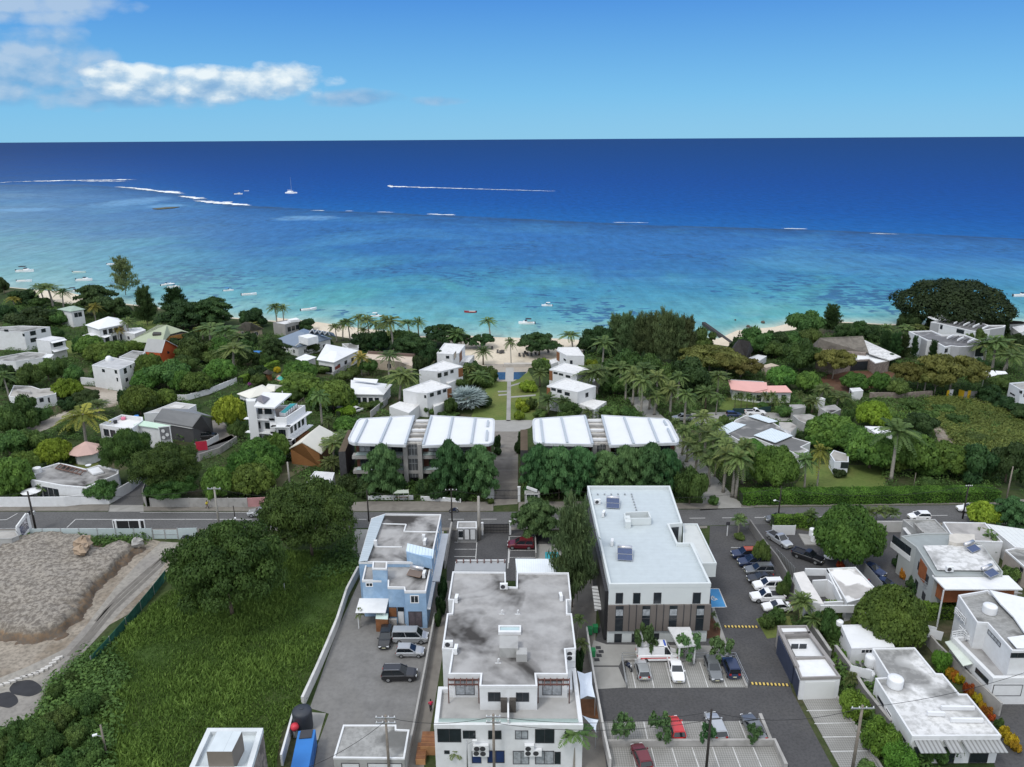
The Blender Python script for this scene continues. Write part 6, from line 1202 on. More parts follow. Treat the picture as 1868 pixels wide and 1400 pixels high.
b=hip('pink_roofed_house','white house with a long pink sheet roof beside the lawn',[(1688,810),(1960,845),(1930,760),(1672,745)],[(1680,744),(1940,760)],3.4,4.2,cC,PINKR,lm='the pink-roofed house',faces=[[(*cN4(235,72),3.4),(*cN4(520,108),3.4),(*cN4(700,70),3.9),(*cN4(690,-15),4.6),(*cN4(195,-45),4.6)],[(*cN4(520,110),3.3),(*cN4(1015,110),3.3),(*cN4(935,25),4.2),(*cN4(690,28),4.2)]])
b2=House('','','',Q(cN4,(520,100),(690,40),(930,40),(1000,105)),3.2,root=b.root,parapet=.05,wname='wing_wall',rname='wing_ceiling');b2.wins(3,4,.6,2.2,1.0);b.wins(0,3,.6,2.2,1.2)
b=hip('dark_thatched_house','steep dark thatched house beside the jetty',[(1660,600),(1790,605),(1845,540),(1700,505)],[(1745,462),(1820,480)],3.0,9.0,cC,THATD,M('dark_wall',(.10,.08,.07)),'the steep dark thatch')
b=H('grey_annexe','low grey flat annexe beside the steep dark thatch',[(90,605),(150,585),(205,595),(150,630)],3.2,cD,None,cat='annexe',rmat=PALER,parapet=.15);b.block(Q(cD,(175,655),(235,640),(285,655),(200,670)),0,2.4,M('beige_wall',(.45,.38,.30)),'low_range')
STW=M('rubble_stone_wall',(.20,.165,.145),.95,.3,1.4,(.30,.26,.23),1.0,.5,.62,.7,bmp=.5,bscale=4)
b=H('stone_villa','stone-walled villa with a thatched roof and white flat roofs',[(520,600),(745,570),(860,575),(990,622),(900,640),(860,612),(740,620),(640,640),(520,622)],3.6,cD,'the thatched stone villa',wall=STW,rmat=WHITER,parapet=.2,pmat=M('pale_fascia',(.58,.55,.52)))
shell([[(*cD(545,478),7.8),(*cD(820,466),7.8),(*cD(855,570),4.4),(*cD(590,548),4.4)],[(*cD(545,478),7.8),(*cD(500,520),4.4),(*cD(520,545),4.4),(*cD(590,548),4.4)],[(*cD(545,478),7.8),(*cD(500,520),4.4),(*cD(780,470),4.4),(*cD(820,466),7.8)]],.4).build('thatched_roof',THATCH,b.root);b.block(Q(cD,(560,560),(840,575),(830,500),(560,500)),0,4.3,STW,'main_range')
shell([[(*cD(825,490),5.0),(*cD(1062,598),4.0),(*cD(990,622),3.9),(*cD(860,578),4.6)]],.25).build('side_roof',STREAK,b.root);b.panel(5,.3,b.frame(5)[3]-.3,.1,2.9,GLASS,'veranda_opening',.05);b.win(6,cD(712,668),cD(680,640))
b=H('cabin','white portable cabin in the brown yard',[(735,800),(800,796),(822,815),(752,822)],2.7,cD,'the portable cabin',cat='cabin',rmat=PALER,parapet=.05);b.wins(3,2,.3,2.2,.9,name='door')
CONB=M('board_marked_concrete',(.33,.335,.345),.85,.08,.6);DKR=M('dark_flat_roof',(.13,.13,.135),.9,.15,.6,(.28,.28,.28),.4,.55,.7,.7)
for P_,lab,lm,wn in (([(115,285),(380,275),(495,325),(765,325),(1037,425),(1018,452),(885,456),(705,462),(606,452),(535,468),(402,392),(330,388)],'white and concrete modern villa with planted slots in its side wall','the nearer modern villa',((4,0),)),([(370,175),(600,145),(810,128),(1040,213),(1238,213),(1222,232),(1062,258),(885,290),(470,192)],'white and concrete modern villa below the banyan','the farther modern villa',())):
 b=H('modern_villa',lab,P_,6.8,cN3,lm,cat='villa',rmat=DKR,parapet=.35,inset_roof=.4);near='slots' in lab
 if near:
  b.panel(6,-.05,b.frame(6)[3]+.05,.1,6.7,CONB,'concrete_face',.08);b.panel(7,-.05,b.frame(7)[3]+.05,.1,6.7,CONB,'concrete_face',.08);b.panel(5,.5,b.frame(5)[3]-.4,3.4,6.2,GLASS,'balcony_opening',.05);b.win(8,cN3(560,525),cN3(535,490));b.panel(11,b.frame(11)[3]*.0,b.frame(11)[3]*.3,.1,6.5,CONB,'concrete_face',.07)
 else:
  b.win(7,cN3(750,315),cN3(675,250));b.win(7,cN3(500,260),cN3(485,205));b.panel(8,0,b.frame(8)[3],.1,6.6,CONB,'concrete_face',.08);b.panel(5,.2,b.frame(5)[3],.1,6.6,CONB,'concrete_face',.08);b.panel(4,.2,b.frame(4)[3],.1,6.6,CONB,'concrete_face',.08)
 for k in range(7):
  x,y=(560+60*k,345+12*k) if near else (640+55*k,175+10*k);MB().bar(at(cN3,x,y+18,7.2),at(cN3,x+70,y-14,7.2),.35,.5).build('roof_beam',(CLEANW,DKR)[k%2],b.root)
 if not near:shell([[(*cN3(335,115),7.6),(*cN3(500,95),7.6),(*cN3(600,150),7.4),(*cN3(415,150),7.4)]],.3).build('roof_canopy',WHITER,b.root)
b=hip('dark_roofed_house','dark roofed beach house at the picture edge below the banyan',[(1160,190),(1330,195),(1500,190),(1330,160)],[(1260,158),(1420,166)],3.6,5.2,cN3,THATD,lm='the dark beach roof')
b=H('white_beach_house','white flat beach house at the picture edge',[(1310,235),(1500,205),(1560,250),(1400,300)],4.0,cN3,None,rmat=PALER,parapet=.3)
b=H('white_box_house','plain white box house at the picture edge beside the lane',[(1282,885),(1480,868),(1640,950),(1420,965)],5.0,cN3,'the white box house',rmat=GREYR,parapet=.3,wall=M('bluish_white_wall',(.64,.67,.71),.8,.04));b.win(3,cN3(1425,1010),cN3(1405,965));b.win(3,cN3(1345,1025),cN3(1290,1005));b.win(2,cN3(1500,1040),cN3(1450,1010))
b=H('stained_flat_house','sprawling low house of stained flat roofs and two white sheet roofs',[(285,468),(430,400),(720,470),(850,545),(1030,690),(1250,752),(1130,808),(1228,852),(1095,918),(870,800),(800,800),(530,690),(330,720),(190,640)],3.5,cN4,'the sprawling stained house',rmat=M('mixed_dark_roof',(.13,.13,.128),.92,.12,.5,(.36,.35,.335),.1,.5,.58,.9),parapet=.12)
for pts,z in ((((525,658),(752,568),(1025,662),(800,755)),3.85),(((455,415),(575,390),(835,480),(720,500)),3.75),(((60,575),(255,488),(430,525),(190,640)),3.6)):shell([[(*cN4(x,y),z) for x,y in pts]],.12).build('sheet_roof',MT('pale_blue_sheet',(.60,.665,.70),.6,'X',.06),b.root)
b.block(Q(cN4,(850,490),(1000,495),(1080,545),(1000,620),(870,560)),0,3.9,WHITE,'rear_range',top=MATS['stained_bungalow_roof']);b.win(7,cN4(1165,960),cN4(1110,915));b.block(Q(cN4,(65,590),(190,645),(420,530),(250,495)),0,3.4,WHITE,'side_range')
b=H('white_cottage','small white cottage behind the two yellowing palms',[(1500,905),(1545,850),(1735,905),(1735,1000),(1560,995)],3.0,cN4,'the cottage behind the yellowing palms',rmat=MATS['stained_bungalow_roof'],wall=M('bluish_white_wall',(.64,.67,.71)),parapet=.1);b.win(3,cN4(1725,1080),cN4(1645,1005))
b=H('white_sheet_shed','shed under a tilted white sheet roof behind the round mango trees',[(832,1042),(968,1046),(1012,1082),(905,1090)],3.0,cD,'the white sheet shed',cat='shed',rmat=WHITER,parapet=.05)
for P_,lab in (([(1355,300),(1560,270),(1640,330),(1490,390)],'grey flat shed among the palms behind the stained house'),([(1020,400),(1240,390),(1355,435),(1210,520),(1100,470)],'low shed with a pale and rusty roof behind the stained house'),([(980,270),(1170,265),(1190,300),(1010,330)],'grey flat roof half hidden by palms near the pink roof')):H('low_shed',lab,P_,2.6,cN4,None,cat='shed',rmat=(DIRTY if 'grey' in lab else MATS['stained_bungalow_roof']),wall=GREYW,parapet=.08)
b=H('white_pump_house','tiny white flat-roofed house among the palms near the pink roof',[(1310,180),(1400,175),(1440,195),(1350,205)],2.8,cN4,None,cat='pump house',rmat=PALER,parapet=.1)
for k,(pts,lab) in enumerate(((((970,745),(1095,738),(1150,790),(985,825)),'white fabric canopy beside the umbrella tree'),(((1120,742),(1235,750),(1260,775),(1140,790)),'smaller white canopy behind the fabric canopy'))):
 r_=thing('shade_canopy',lab,'canopy',tuple(G(*cN3(pts[3][0]+40,pts[3][1]+70))[:2])+(0,));shell([[(*cN3(x,y),3.2+(.5 if i in (0,1) else 0)) for i,(x,y) in enumerate(pts)]],.1).build('sheet',WHITER,r_)
 for x,y in pts:p=G(*cN3(x,y),3.2);MB().bar((p.x,p.y,0),(p.x,p.y,3.3),.12).build('post',METAL,r_)
b=H('low_shed','low stained shed roof behind the tilted billboard',[(-90,690),(220,690),(262,755),(160,800),(-90,800)],2.8,cN7,None,cat='shed',rmat=MATS['stained_bungalow_roof'],wall=GREYW,parapet=.1)
for b in ALLH:
 if b.nw or b.cat not in ('house','annexe','villa','') or b.h<2.6 or b.wall in (STW,) or not any(k.name.startswith('wall') or k.name.startswith('rear_wall') for k in kids(b.root)):continue
 if b.cat=='' and not b.wpts:continue
 for i in range(len(b.wpts)):
  a,d,n,L_=b.frame(i);mid=a+d*L_/2
  if L_<4.5 or (CP-mid).normalized().dot(n)<.15:continue
  k=max(1,int(L_/4.2))
  for z0,z1 in (((.9,2.1),) if b.h<5.5 else ((1.0,2.2),(4.0,5.3))):
   if b.z0==0:b.wins(i,k,z0,min(z1,b.h-.5),1.15,frame=FRAMEW if k%2 else FRAMED,bars=1)
LAND+=[(n,*tuple(G(*p)[:2])) for n,p in (('the excavated heap',(150,1060)),('the tar pads',(30,1260)),('the meadow',(440,1200)),('the side lane',(290,880)),('the central driveway gate',(925,912)),('the long clipped hedge',(1560,905)),('the car park bays',(1240,1230)),('the beach gap',(930,655)),('the palm avenue',(1250,800)),('the scrubby lot',(1760,780)),('the brown yard',(1560,690)),('the jetty',(1310,610)),('the far beach corner',(110,545)),('the gravel yard',(690,1230)))]
plant('bigdark',412,962,1125,245);plant('bigdark',562,880,1015,205)
plants('bigdark',[(900,318,690,420),(1170,430,790,560),(1215,620,835,430)],cE)
plants('mango',[(70,415,640,340),(160,360,560,230),(110,240,480,300),(210,280,470,200),(255,195,400,190),(15,320,560,260)],cF)
plants('mango',[(1545,585,830,250),(60,520,805,330),(150,480,700,250),(60,700,810,260)],cE);plants('bright',[(370,388,575,255)],cE);plants('green',[(715,668,835,240),(50,330,520,300),(200,300,470,260)],cE)
plants('yellow',[(570,190,470,330)],cE);plants('coco',[(690,130,260,130)],cE);plants('banana',[(310,710,800,110),(560,725,805,110),(180,725,790,90)],cE);plants('dbush',[(520,490,560,80)],cE)
plants('tier',[(1005,285,640,300),(1480,262,640,270),(1690,295,650,290)],cF);plants('dbush',[(760,480,620,200),(890,520,640,200),(1120,500,620,140),(1300,490,640,180),(1400,540,660,180),(1560,560,670,150)],cF)
plants('tier',[(385,290,640,270),(545,300,665,290),(700,310,650,260),(880,340,650,270),(1030,300,645,280),(1190,285,645,320),(1310,320,640,230)],cG);plants('green',[(1480,388,700,260)],cG)
plants('tier',[(390,672,930,350)],cG);plant('feather',1046,915,1108,112);plants('dbush',[(280,180,330,90),(250,250,340,60),(100,200,300,70),(110,290,350,70)],cG)
plants('bush',[(1640,640,705,90),(60,650,700,60)],cG);plants('banana',[(1830,780,890,110)],cG)
plants('royal',[(945,700,905,150),(1000,680,930,160),(1060,720,1010,180),(1165,695,960,190),(1115,780,960,150),(1265,780,1000,170),(1370,820,1080,180),(1150,840,1000,170),(1320,700,900,150)],cC)
plants('royal',[(1430,150,345,160),(1460,245,400,170),(1560,50,270,220),(1680,205,430,230),(1620,345,575,210),(1525,300,490,190),(1800,330,650,240),(1740,245,560,230),(1650,110,310,190),(1590,160,380,190),(1870,250,560,220),(1370,100,290,130)],cG)
plants('royal',[(100,85,372,190),(20,60,335,160)],cH)
plants('dark',[(740,355,570,270),(1400,590,860,370),(1830,398,545,160),(640,440,560,120)],cC);plants('feather',[(870,290,560,190),(950,280,585,170),(1050,285,605,180),(1130,278,620,170),(1215,258,640,210),(1300,300,640,210),(1380,305,630,180),(1010,330,600,160)],cC)
plants('green',[(1470,375,570,230),(930,540,810,320),(1080,560,780,260),(860,700,860,200),(540,905,1045,210),(1240,640,840,220)],cC);plants('umbrella',[(1540,505,700,480),(1760,590,745,300),(1660,545,730,330)],cC)
plants('coco',[(780,458,700,170),(565,415,540,150),(740,650,870,220),(690,690,860,180),(125,462,655,85),(900,640,850,170),(1040,640,860,190)],cC);plants('flatalmond',[(325,402,578,320)],cC)
plants('bbush',[(245,740,830,150),(700,590,680,110),(360,590,650,110),(210,870,960,140),(180,960,1030,100),(230,930,980,70)],cC);plants('bush',[(340,590,700,170),(270,870,960,110),(330,960,1020,120),(820,930,1010,190),(960,940,1020,170),(740,960,1010,120)],cC);plants('short',[(390,850,1000,170),(500,870,1000,150),(330,670,800,130),(690,950,1030,150),(1510,800,955,160)],cC);plants('coco',[(1590,850,1000,90),(1600,690,860,160)],cC);plants('pine',[(1745,398,505,55)],cC)
plants('short',[(290,130,310,110),(370,110,310,110),(445,118,310,130),(525,150,295,100),(660,105,290,150),(760,100,300,150),(805,180,330,150),(920,160,290,130),(1110,90,270,120),(1230,180,355,200),(880,280,400,160),(960,300,430,130),(1590,150,290,170)],cN4);plants('coco',[(1380,45,230,180)],cN4);plants('dark',[(370,0,120,130)],cN4);plants('green',[(150,380,560,180),(640,230,330,160)],cN4)
plants('bigmango',[(800,800,1330,620),(480,715,910,420)],cN4);plants('coco',[(1220,900,1360,290)],cN4);plants('yellow',[(1395,795,1360,300)],cN4);plants('royal',[(300,870,1410,340),(130,650,1000,260),(50,880,1190,210)],cN4);plants('bbush',[(110,920,1080,90)],cN4);plants('dbush',[(1150,600,760,200),(1620,1080,1180,220)],cN4)
plants('dark',[(90,240,375,190),(465,305,405,165),(30,270,380,120)],cB);plants('coco',[(240,208,355,115),(292,225,350,90),(670,360,485,95),(712,330,475,105),(762,315,475,110),(820,288,465,105),(900,305,500,125),(960,330,485,95),(1072,300,565,190),(1018,350,505,115),(1190,325,430,125),(855,380,500,85),(1765,316,445,115),(1040,560,730,160),(1115,680,905,210),(1150,720,900,160)],cB)
plants('short',[(1255,308,430,125),(1530,390,530,170),(1716,515,645,135),(640,1300,1400,170),(620,1010,1110,110)],cB);plants('flatalmond',[(1230,400,590,310),(1430,342,510,290),(1150,450,610,190),(1705,412,525,195),(1560,400,530,130)],cB);plants('olive' if False else 'dark',[(1330,500,690,190),(1290,560,740,160)],cB)
plants('mango',[(410,615,770,260),(420,700,850,300),(650,750,965,310),(560,790,960,200),(720,800,960,180),(740,1010,1125,190),(300,800,900,160)],cB);plants('royal',[(555,830,1075,160)],cB);plants('yellow',[(845,568,725,140)],cB);plants('bush',[(590,630,700,160),(640,610,690,100),(500,640,700,110),(880,900,960,130),(950,900,960,120),(1330,920,1000,150),(1430,970,1010,120),(1500,980,1010,120),(1570,650,740,110)],cB);plants('green',[(1480,858,1000,120),(720,690,770,150),(900,600,720,160),(800,640,740,130)],cB)
plants('silver',[(1600,755,955,200)],cB);plants('bush',[(1720,690,800,180),(1640,610,720,150),(1750,650,770,150),(1555,720,810,150),(1790,700,760,90),(1620,700,790,130)],cB);plants('short',[(1690,690,800,160),(1620,640,740,130)],cB);plants('dbush',[(1720,850,940,160),(1700,820,900,110)],cB);plants('gold',[(255,655,700,60)],cB);plants('bright',[(770,935,1010,90)],cB)
plants('almond',[(235,462,625,200)],cB);plants('dark',[(60,405,520,140),(40,540,650,170),(120,640,750,150),(600,450,520,130),(510,480,560,140)],cB);plants('green',[(250,1115,1260,200),(100,1095,1200,160),(380,815,900,110),(180,560,660,110),(130,690,790,140),(210,1160,1290,150)],cB);plants('coco',[(640,1165,1330,220),(700,1120,1280,140),(70,350,430,100)],cB);plants('pink',[(60,770,800,40)],cB)
plants('dark',[(20,212,335,100),(170,288,405,215),(200,420,585,340),(800,330,505,270),(60,400,520,170),(1800,432,545,150),(50,808,1005,180),(610,1010,1125,210),(330,430,560,200),(1240,640,720,120),(1340,600,700,150)],cA)
plants('coco',[(350,272,435,180),(430,300,435,110),(895,512,665,95),(1480,560,685,210),(1590,565,705,210),(1640,690,870,210),(30,890,1095,140),(690,1100,1205,120),(290,268,400,120),(1700,620,740,130)],cA);plants('yellow',[(660,408,545,120),(830,578,675,100),(1430,570,665,140),(90,358,430,100),(1790,540,640,110)],cA)
plants('green',[(290,358,435,170),(430,438,565,160),(1180,805,1015,350),(190,800,1015,210),(330,790,965,170),(530,820,965,160),(420,780,935,130),(150,1055,1295,260),(270,1125,1255,190),(1380,640,825,290),(1310,750,890,210),(1500,720,840,190),(1680,1225,1365,140),(60,1100,1350,210),(560,640,760,110),(1740,660,800,180),(400,560,660,130),(100,1180,1330,200),(480,1230,1340,160)],cA)
plants('mango',[(640,628,785,210),(690,680,825,200),(800,668,795,190),(930,665,755,130),(1010,668,745,110),(1060,755,965,210),(980,985,1195,260),(1170,1008,1135,160),(1060,860,1015,260),(1390,890,1045,230),(1560,795,965,240),(1560,640,800,200),(740,720,830,160),(1280,870,1040,180)],cA);plants('bright',[(470,935,1085,210),(1620,1055,1295,240)],cA)
plants('almond',[(670,278,485,290),(1290,388,595,350),(1490,372,575,330),(1400,400,580,260)],cA);plants('sparse',[(868,75,345,240)],cA);plants('oak',[(1025,295,560,190),(1240,295,485,230)],cA);plants('dbush',[(1700,1090,1150,180),(620,1060,1150,160),(480,1070,1160,140),(880,990,1180,110),(670,870,940,50)],cA);plants('short',[(60,640,700,80),(430,840,900,100)],cA)
plants('dark',[(1130,300,440,190),(1290,320,450,200),(1480,330,440,210),(1640,325,430,170),(1700,330,450,120)],cD);plants('banyan',[(1395,98,425,700)],cD);plants('green',[(450,295,505,270),(430,455,690,260),(270,480,605,200),(1060,720,855,160),(820,370,480,170),(1720,700,820,170),(160,480,590,160),(1560,420,600,120)],cD);plants('oak',[(620,275,445,160),(960,440,610,110),(1030,450,620,110),(1085,460,620,100),(1150,470,610,60),(1270,500,640,80)],cD)
plants('dark',[(120,425,560,160),(700,378,505,140),(870,385,500,150),(1540,585,725,170),(1200,950,1100,260),(1560,1145,1395,310),(1760,1130,1400,290),(1640,780,890,190),(1760,850,960,210),(1800,440,530,120),(1450,1180,1360,220),(1000,560,660,130),(1830,900,1010,160)],cD)
plants('mango',[(300,655,805,200),(470,690,825,170),(770,700,815,180),(930,698,825,150),(620,968,1165,330),(740,1030,1210,290),(880,1085,1310,340),(1150,1080,1335,320),(1360,1150,1345,300),(1010,1180,1330,240),(1250,1240,1350,230),(570,1060,1180,220)],cD);plants('umbrella',[(640,535,740,260),(1110,620,805,220),(1400,572,835,430),(1290,680,845,210),(1180,640,810,200)],cD)
plants('bright',[(890,878,1055,220)],cD);plants('coco',[(1050,1035,1395,250),(1680,480,690,190),(1770,500,690,160),(1620,500,680,150),(1740,560,720,170),(1230,700,830,110),(660,830,920,140),(560,780,900,120),(1080,400,500,110),(1180,400,480,110)],cD);plants('bush',[(1000,960,1050,110),(730,920,1010,110),(1330,900,960,160),(1430,960,1030,160),(1120,860,920,160),(860,850,910,150),(1550,1080,1150,180),(1250,930,1000,140),(1600,480,560,120),(440,870,950,120),(320,900,980,130)],cD);plants('short',[(500,850,960,130),(1500,450,560,110),(970,390,480,110)],cD)
plants('bigmango',[(785,432,775,425),(1050,943,1275,445)],cH);plants('green',[(240,610,790,120),(370,870,1000,90),(400,830,960,60)],cH);plants('banana',[(540,448,545,100),(905,435,535,90),(955,430,528,95),(1008,428,525,95),(1060,438,528,95),(850,445,535,80),(1650,590,745,120),(1600,570,700,110)],cH)
plants('bright',[(1620,398,540,205)],cH);plants('tier',[(1795,372,565,230)],cH);plants('thin',[(100,478,610,100)],cH);plants('bush',[(1790,780,890,150),(1280,240,310,120),(330,1050,1150,140),(620,1070,1180,150),(270,1090,1180,110),(100,590,625,90)],cH);plants('short',[(480,965,1140,170),(560,1090,1230,120),(650,1110,1240,140)],cH);plants('rust',[(730,765,805,65),(1130,800,870,70)],cH);plants('dbush',[(1090,725,800,90),(1180,860,930,100),(1210,900,960,90)],cH)
plants('banana',[(220,305,480,130),(540,800,900,90),(300,430,560,90)],cM);plants('green',[(385,390,580,170),(430,470,600,110)],cM);plants('clipped',[(560,925,1075,210),(730,1118,1300,250),(850,1258,1420,240),(470,650,720,90),(1115,650,785,120),(690,940,1030,80),(790,1080,1160,80)],cM);plants('bush',[(1000,1240,1350,150),(1100,1235,1350,170),(1200,1250,1345,120),(1480,1080,1150,70),(640,1375,1430,160),(270,430,500,120)],cM)
plants('gold',[(1175,762,830,75),(1225,800,865,65),(1345,925,985,80),(1515,1132,1205,80),(1560,1180,1260,90),(1590,1230,1295,80),(1375,980,1030,60)],cM);plants('rust',[(1200,780,850,60),(1285,855,935,80),(1400,1005,1075,90),(1430,1050,1100,60),(1300,895,960,60)],cM)
plants('street',[(470,420,630,150),(735,470,645,165),(970,490,645,155),(308,1045,1235,155),(580,1058,1225,160),(895,1100,1235,110),(1230,1130,1235,110)],cL);plants('banana',[(938,300,365,45),(962,378,425,50)],cL)
plants('banana',[(320,1245,1385,140),(1050,480,640,30)],cK);plants('thin',[(660,1222,1375,130),(1080,1145,1420,260),(1100,430,600,110),(1120,580,780,110)],cK);plants('clipped',[(225,1308,1372,85)],cK);plants('dbush',[(235,170,330,80),(225,290,430,80),(205,380,500,60),(1100,620,790,90)],cK);plants('banana',[(868,245,378,70)],cJ)
plants('green',[(540,925,1085,200),(420,1000,1130,190),(330,1060,1210,210),(235,1100,1270,230),(100,1120,1310,210),(300,1180,1350,220),(440,800,880,120),(160,1230,1420,240),(470,1150,1290,180),(350,870,980,120)],cI);plants('bush',[(560,1240,1390,210),(440,1290,1430,200),(560,1080,1200,130),(650,930,1020,110),(330,1340,1480,200),(20,1180,1350,190)],cI)
for k_,u_,a_,b_,w_ in (('green',1378,596,645,66),('dark',1412,598,640,56),('dark',1346,610,652,50),('green',1446,600,640,56),('dark',690,600,640,56),('green',735,600,640,60),('dark',655,603,640,50),('green',1480,596,640,50)):plant(k_,u_,a_,b_,w_)
hedge([(1350,917),(1560,915),(1815,911)],2.4,3.2,'long clipped green hedge beside the road pavement');LAND.append(('the long clipped hedge',*tuple(G(1700,905)[:2])))
hedge([(640,1088),(850,1092)],1.8,1.6,'dark clipped hedge between the roofless shell and the white cottage',f=cH);hedge([(1180,1112),(1440,1108)],2.2,1.8,'dark clipped hedge in front of the orange boarded house',f=cH);hedge([(300,552),(440,545),(560,548)],2.2,1.4,'roadside hedge behind the two pickups',f=cH)
hedge([(0,780),(130,715),(260,655)],2.0,1.6,'long hedge beside the white balustrade wall',f=cB);hedge([(690,1015),(760,970),(815,930)],1.6,1.5,'yellow-green hedge beside the parked white car','bright',f=cB)
hedge([(790,900),(880,925),(1000,905)],1.4,1.6,'low hedge along the front of the low white garden house',f=cB)
scatter('undergrowth',[[(0,545),(180,560),(430,600),(520,612),(640,640),(760,640),(850,670),(850,700),(740,760),(640,775),(600,860),(500,915),(262,915),(250,800),(140,850),(0,905)],[(1000,700),(1060,640),(1330,645),(1450,612),(1868,610),(1868,880),(1760,900),(1340,900),(1250,860),(1110,775),(1000,760)],[(625,860),(900,860),(895,912),(670,908)],[(960,862),(1290,872),(1285,912),(960,908)],[(-40,1360),(75,1295),(110,1225),(190,1180),(230,1240),(190,1420),(-60,1420)],[(1870,606),(2350,612),(2350,900),(1870,900)],[(-400,520),(-5,550),(-5,905),(-400,915)],[(0,985),(265,985),(268,992),(0,1000)],[(1420,1130),(1500,1140),(1560,1300),(1640,1420),(1700,1420),(1640,1330),(1540,1160)],[(640,975),(660,985),(660,1040),(560,1060)]],[3200,3200,260,260,520,900,900,160,150,120],1.35,.85,'scrub','low green undergrowth between the houses and trees')
scatter('scrub_weeds',[[(1230,880),(1500,880),(1868,1000),(1868,1180),(1700,1230),(1440,1180),(1330,1050),(1240,1000)]],[2600],1.25,.95,'weed','pale green scrub weeds over the open lot',f=cD)
scatter('tall_grass',[[(300,1085),(480,1010),(640,1005),(648,1050),(555,1290),(515,1330),(500,1420),(180,1420),(140,1300),(190,1190)],[(1520,735),(1800,745),(1868,800),(1868,850),(1720,830)]],[60000,7000],.20,.75,'grass','tall green grass over the meadow',blade=True)
ORD=['first','second','third','fourth','fifth','sixth','seventh','eighth','ninth','tenth','eleventh','twelfth','thirteenth','fourteenth','fifteenth','sixteenth']
def label_plants():
 by={}
 for o,kind,p,h,r_,lab in PLANTS:
  if lab:continue
  ph,x,y=min(LAND,key=lambda l: math.hypot(l[1]-p.x,(l[2]-p.y)*.8));dx,dy=p.x-x,p.y-y
  rel=('behind' if dy>0 else 'in front of') if abs(dy)>abs(dx)*.9 else ('right of' if dx>0 else 'left of')
  ad=ADJ[kind][0]
  if ADJ[kind][1]=='tree':ad=('small ' if r_<2.4 else 'broad ' if r_>6.5 and kind not in ('bigdark','banyan') else '')+ad
  elif ADJ[kind][1]=='palm' and kind not in ('thin','banana','short'):ad=('tall ' if h>9.5 else '')+ad
  by.setdefault('%s %s %s'%(ad,rel,ph),[]).append((p.x,p.y,o));o['group']={'tree':'garden and roadside trees','palm':'palms in the gardens and along the avenue','bush':'garden bushes'}[ADJ[kind][1]]
 for lab,os_ in by.items():
  os_.sort(key=lambda t: t[0]/t[1])
  for i,(x,y,o) in enumerate(os_):
   if len(lab.split())>12:lab=' '.join(lab.replace('round-crowned ','').replace('broad ','').replace('tall ','').replace(' with pale trunk','').replace(' with tiered branches','').replace('dark green ','dark ').replace('mid green leafy','green').replace('leafy ','').split())
   o['label']=lab if len(os_)==1 else lab+', '+('leftmost' if i==0 else 'rightmost' if i==len(os_)-1 else ORD[i]+' from left')
label_plants()
TYRE=M('tyre_rubber',(.018,.018,.019),.85,.1);RIM=M('alloy_rim',(.42,.43,.44),.35,.05,metal=.7);LAMP=M('headlamp_lens',(.72,.74,.76),.2,.03);TAIL=M('tail_lens',(.35,.015,.012),.3,.05);PLATE=M('number_plate',(.62,.60,.40),.6,.05);CARGL=M('car_glass',(.012,.016,.020),.06,.15,1.0,spec=.8);TRIM=M('black_trim',(.02,.02,.022),.6)
def paint(name,c,metal=.0):
 m=M('paint_'+name,c,.28,.03,.8,metal=metal,spec=.6);m.node_tree.nodes['Principled BSDF'].inputs['Coat Weight'].default_value=.5;return m
PAINTS={'black':paint('black',(.012,.012,.014)),'silver':paint('silver',(.46,.475,.49),.5),'white':paint('white',(.78,.78,.79)),'grey':paint('grey',(.16,.17,.18),.4),'darkblue':paint('dark_blue',(.018,.030,.075),.2),'red':paint('red',(.48,.018,.02)),'darkred':paint('dark_red',(.13,.010,.018),.2),'orange':paint('orange',(.42,.09,.03),.2),'blue':paint('blue',(.03,.05,.12),.2)}
SPEC={'hatch':(3.95,.84,.92,.95,1.48,-.97,.42,-.84,-.02,.30),'sedan':(4.55,.88,.90,.94,1.44,-.66,.40,-.34,.02,.27),'suv':(4.75,.94,1.06,1.10,1.72,-.97,.42,-.86,.06,.36),'estate':(4.6,.88,.93,.96,1.47,-.96,.40,-.82,.0,.30),'van':(5.1,.95,1.10,1.18,1.98,-.985,.66,-.96,.36,.36),'jeep':(4.0,.86,1.08,1.12,1.80,-.96,.36,-.93,.18,.36),'pickup':(5.25,.93,1.06,1.10,1.76,-.18,.44,-.10,.14,.38),'ambulance':(5.6,1.0,1.20,1.32,2.45,-.99,.70,-.98,.44,.36)}
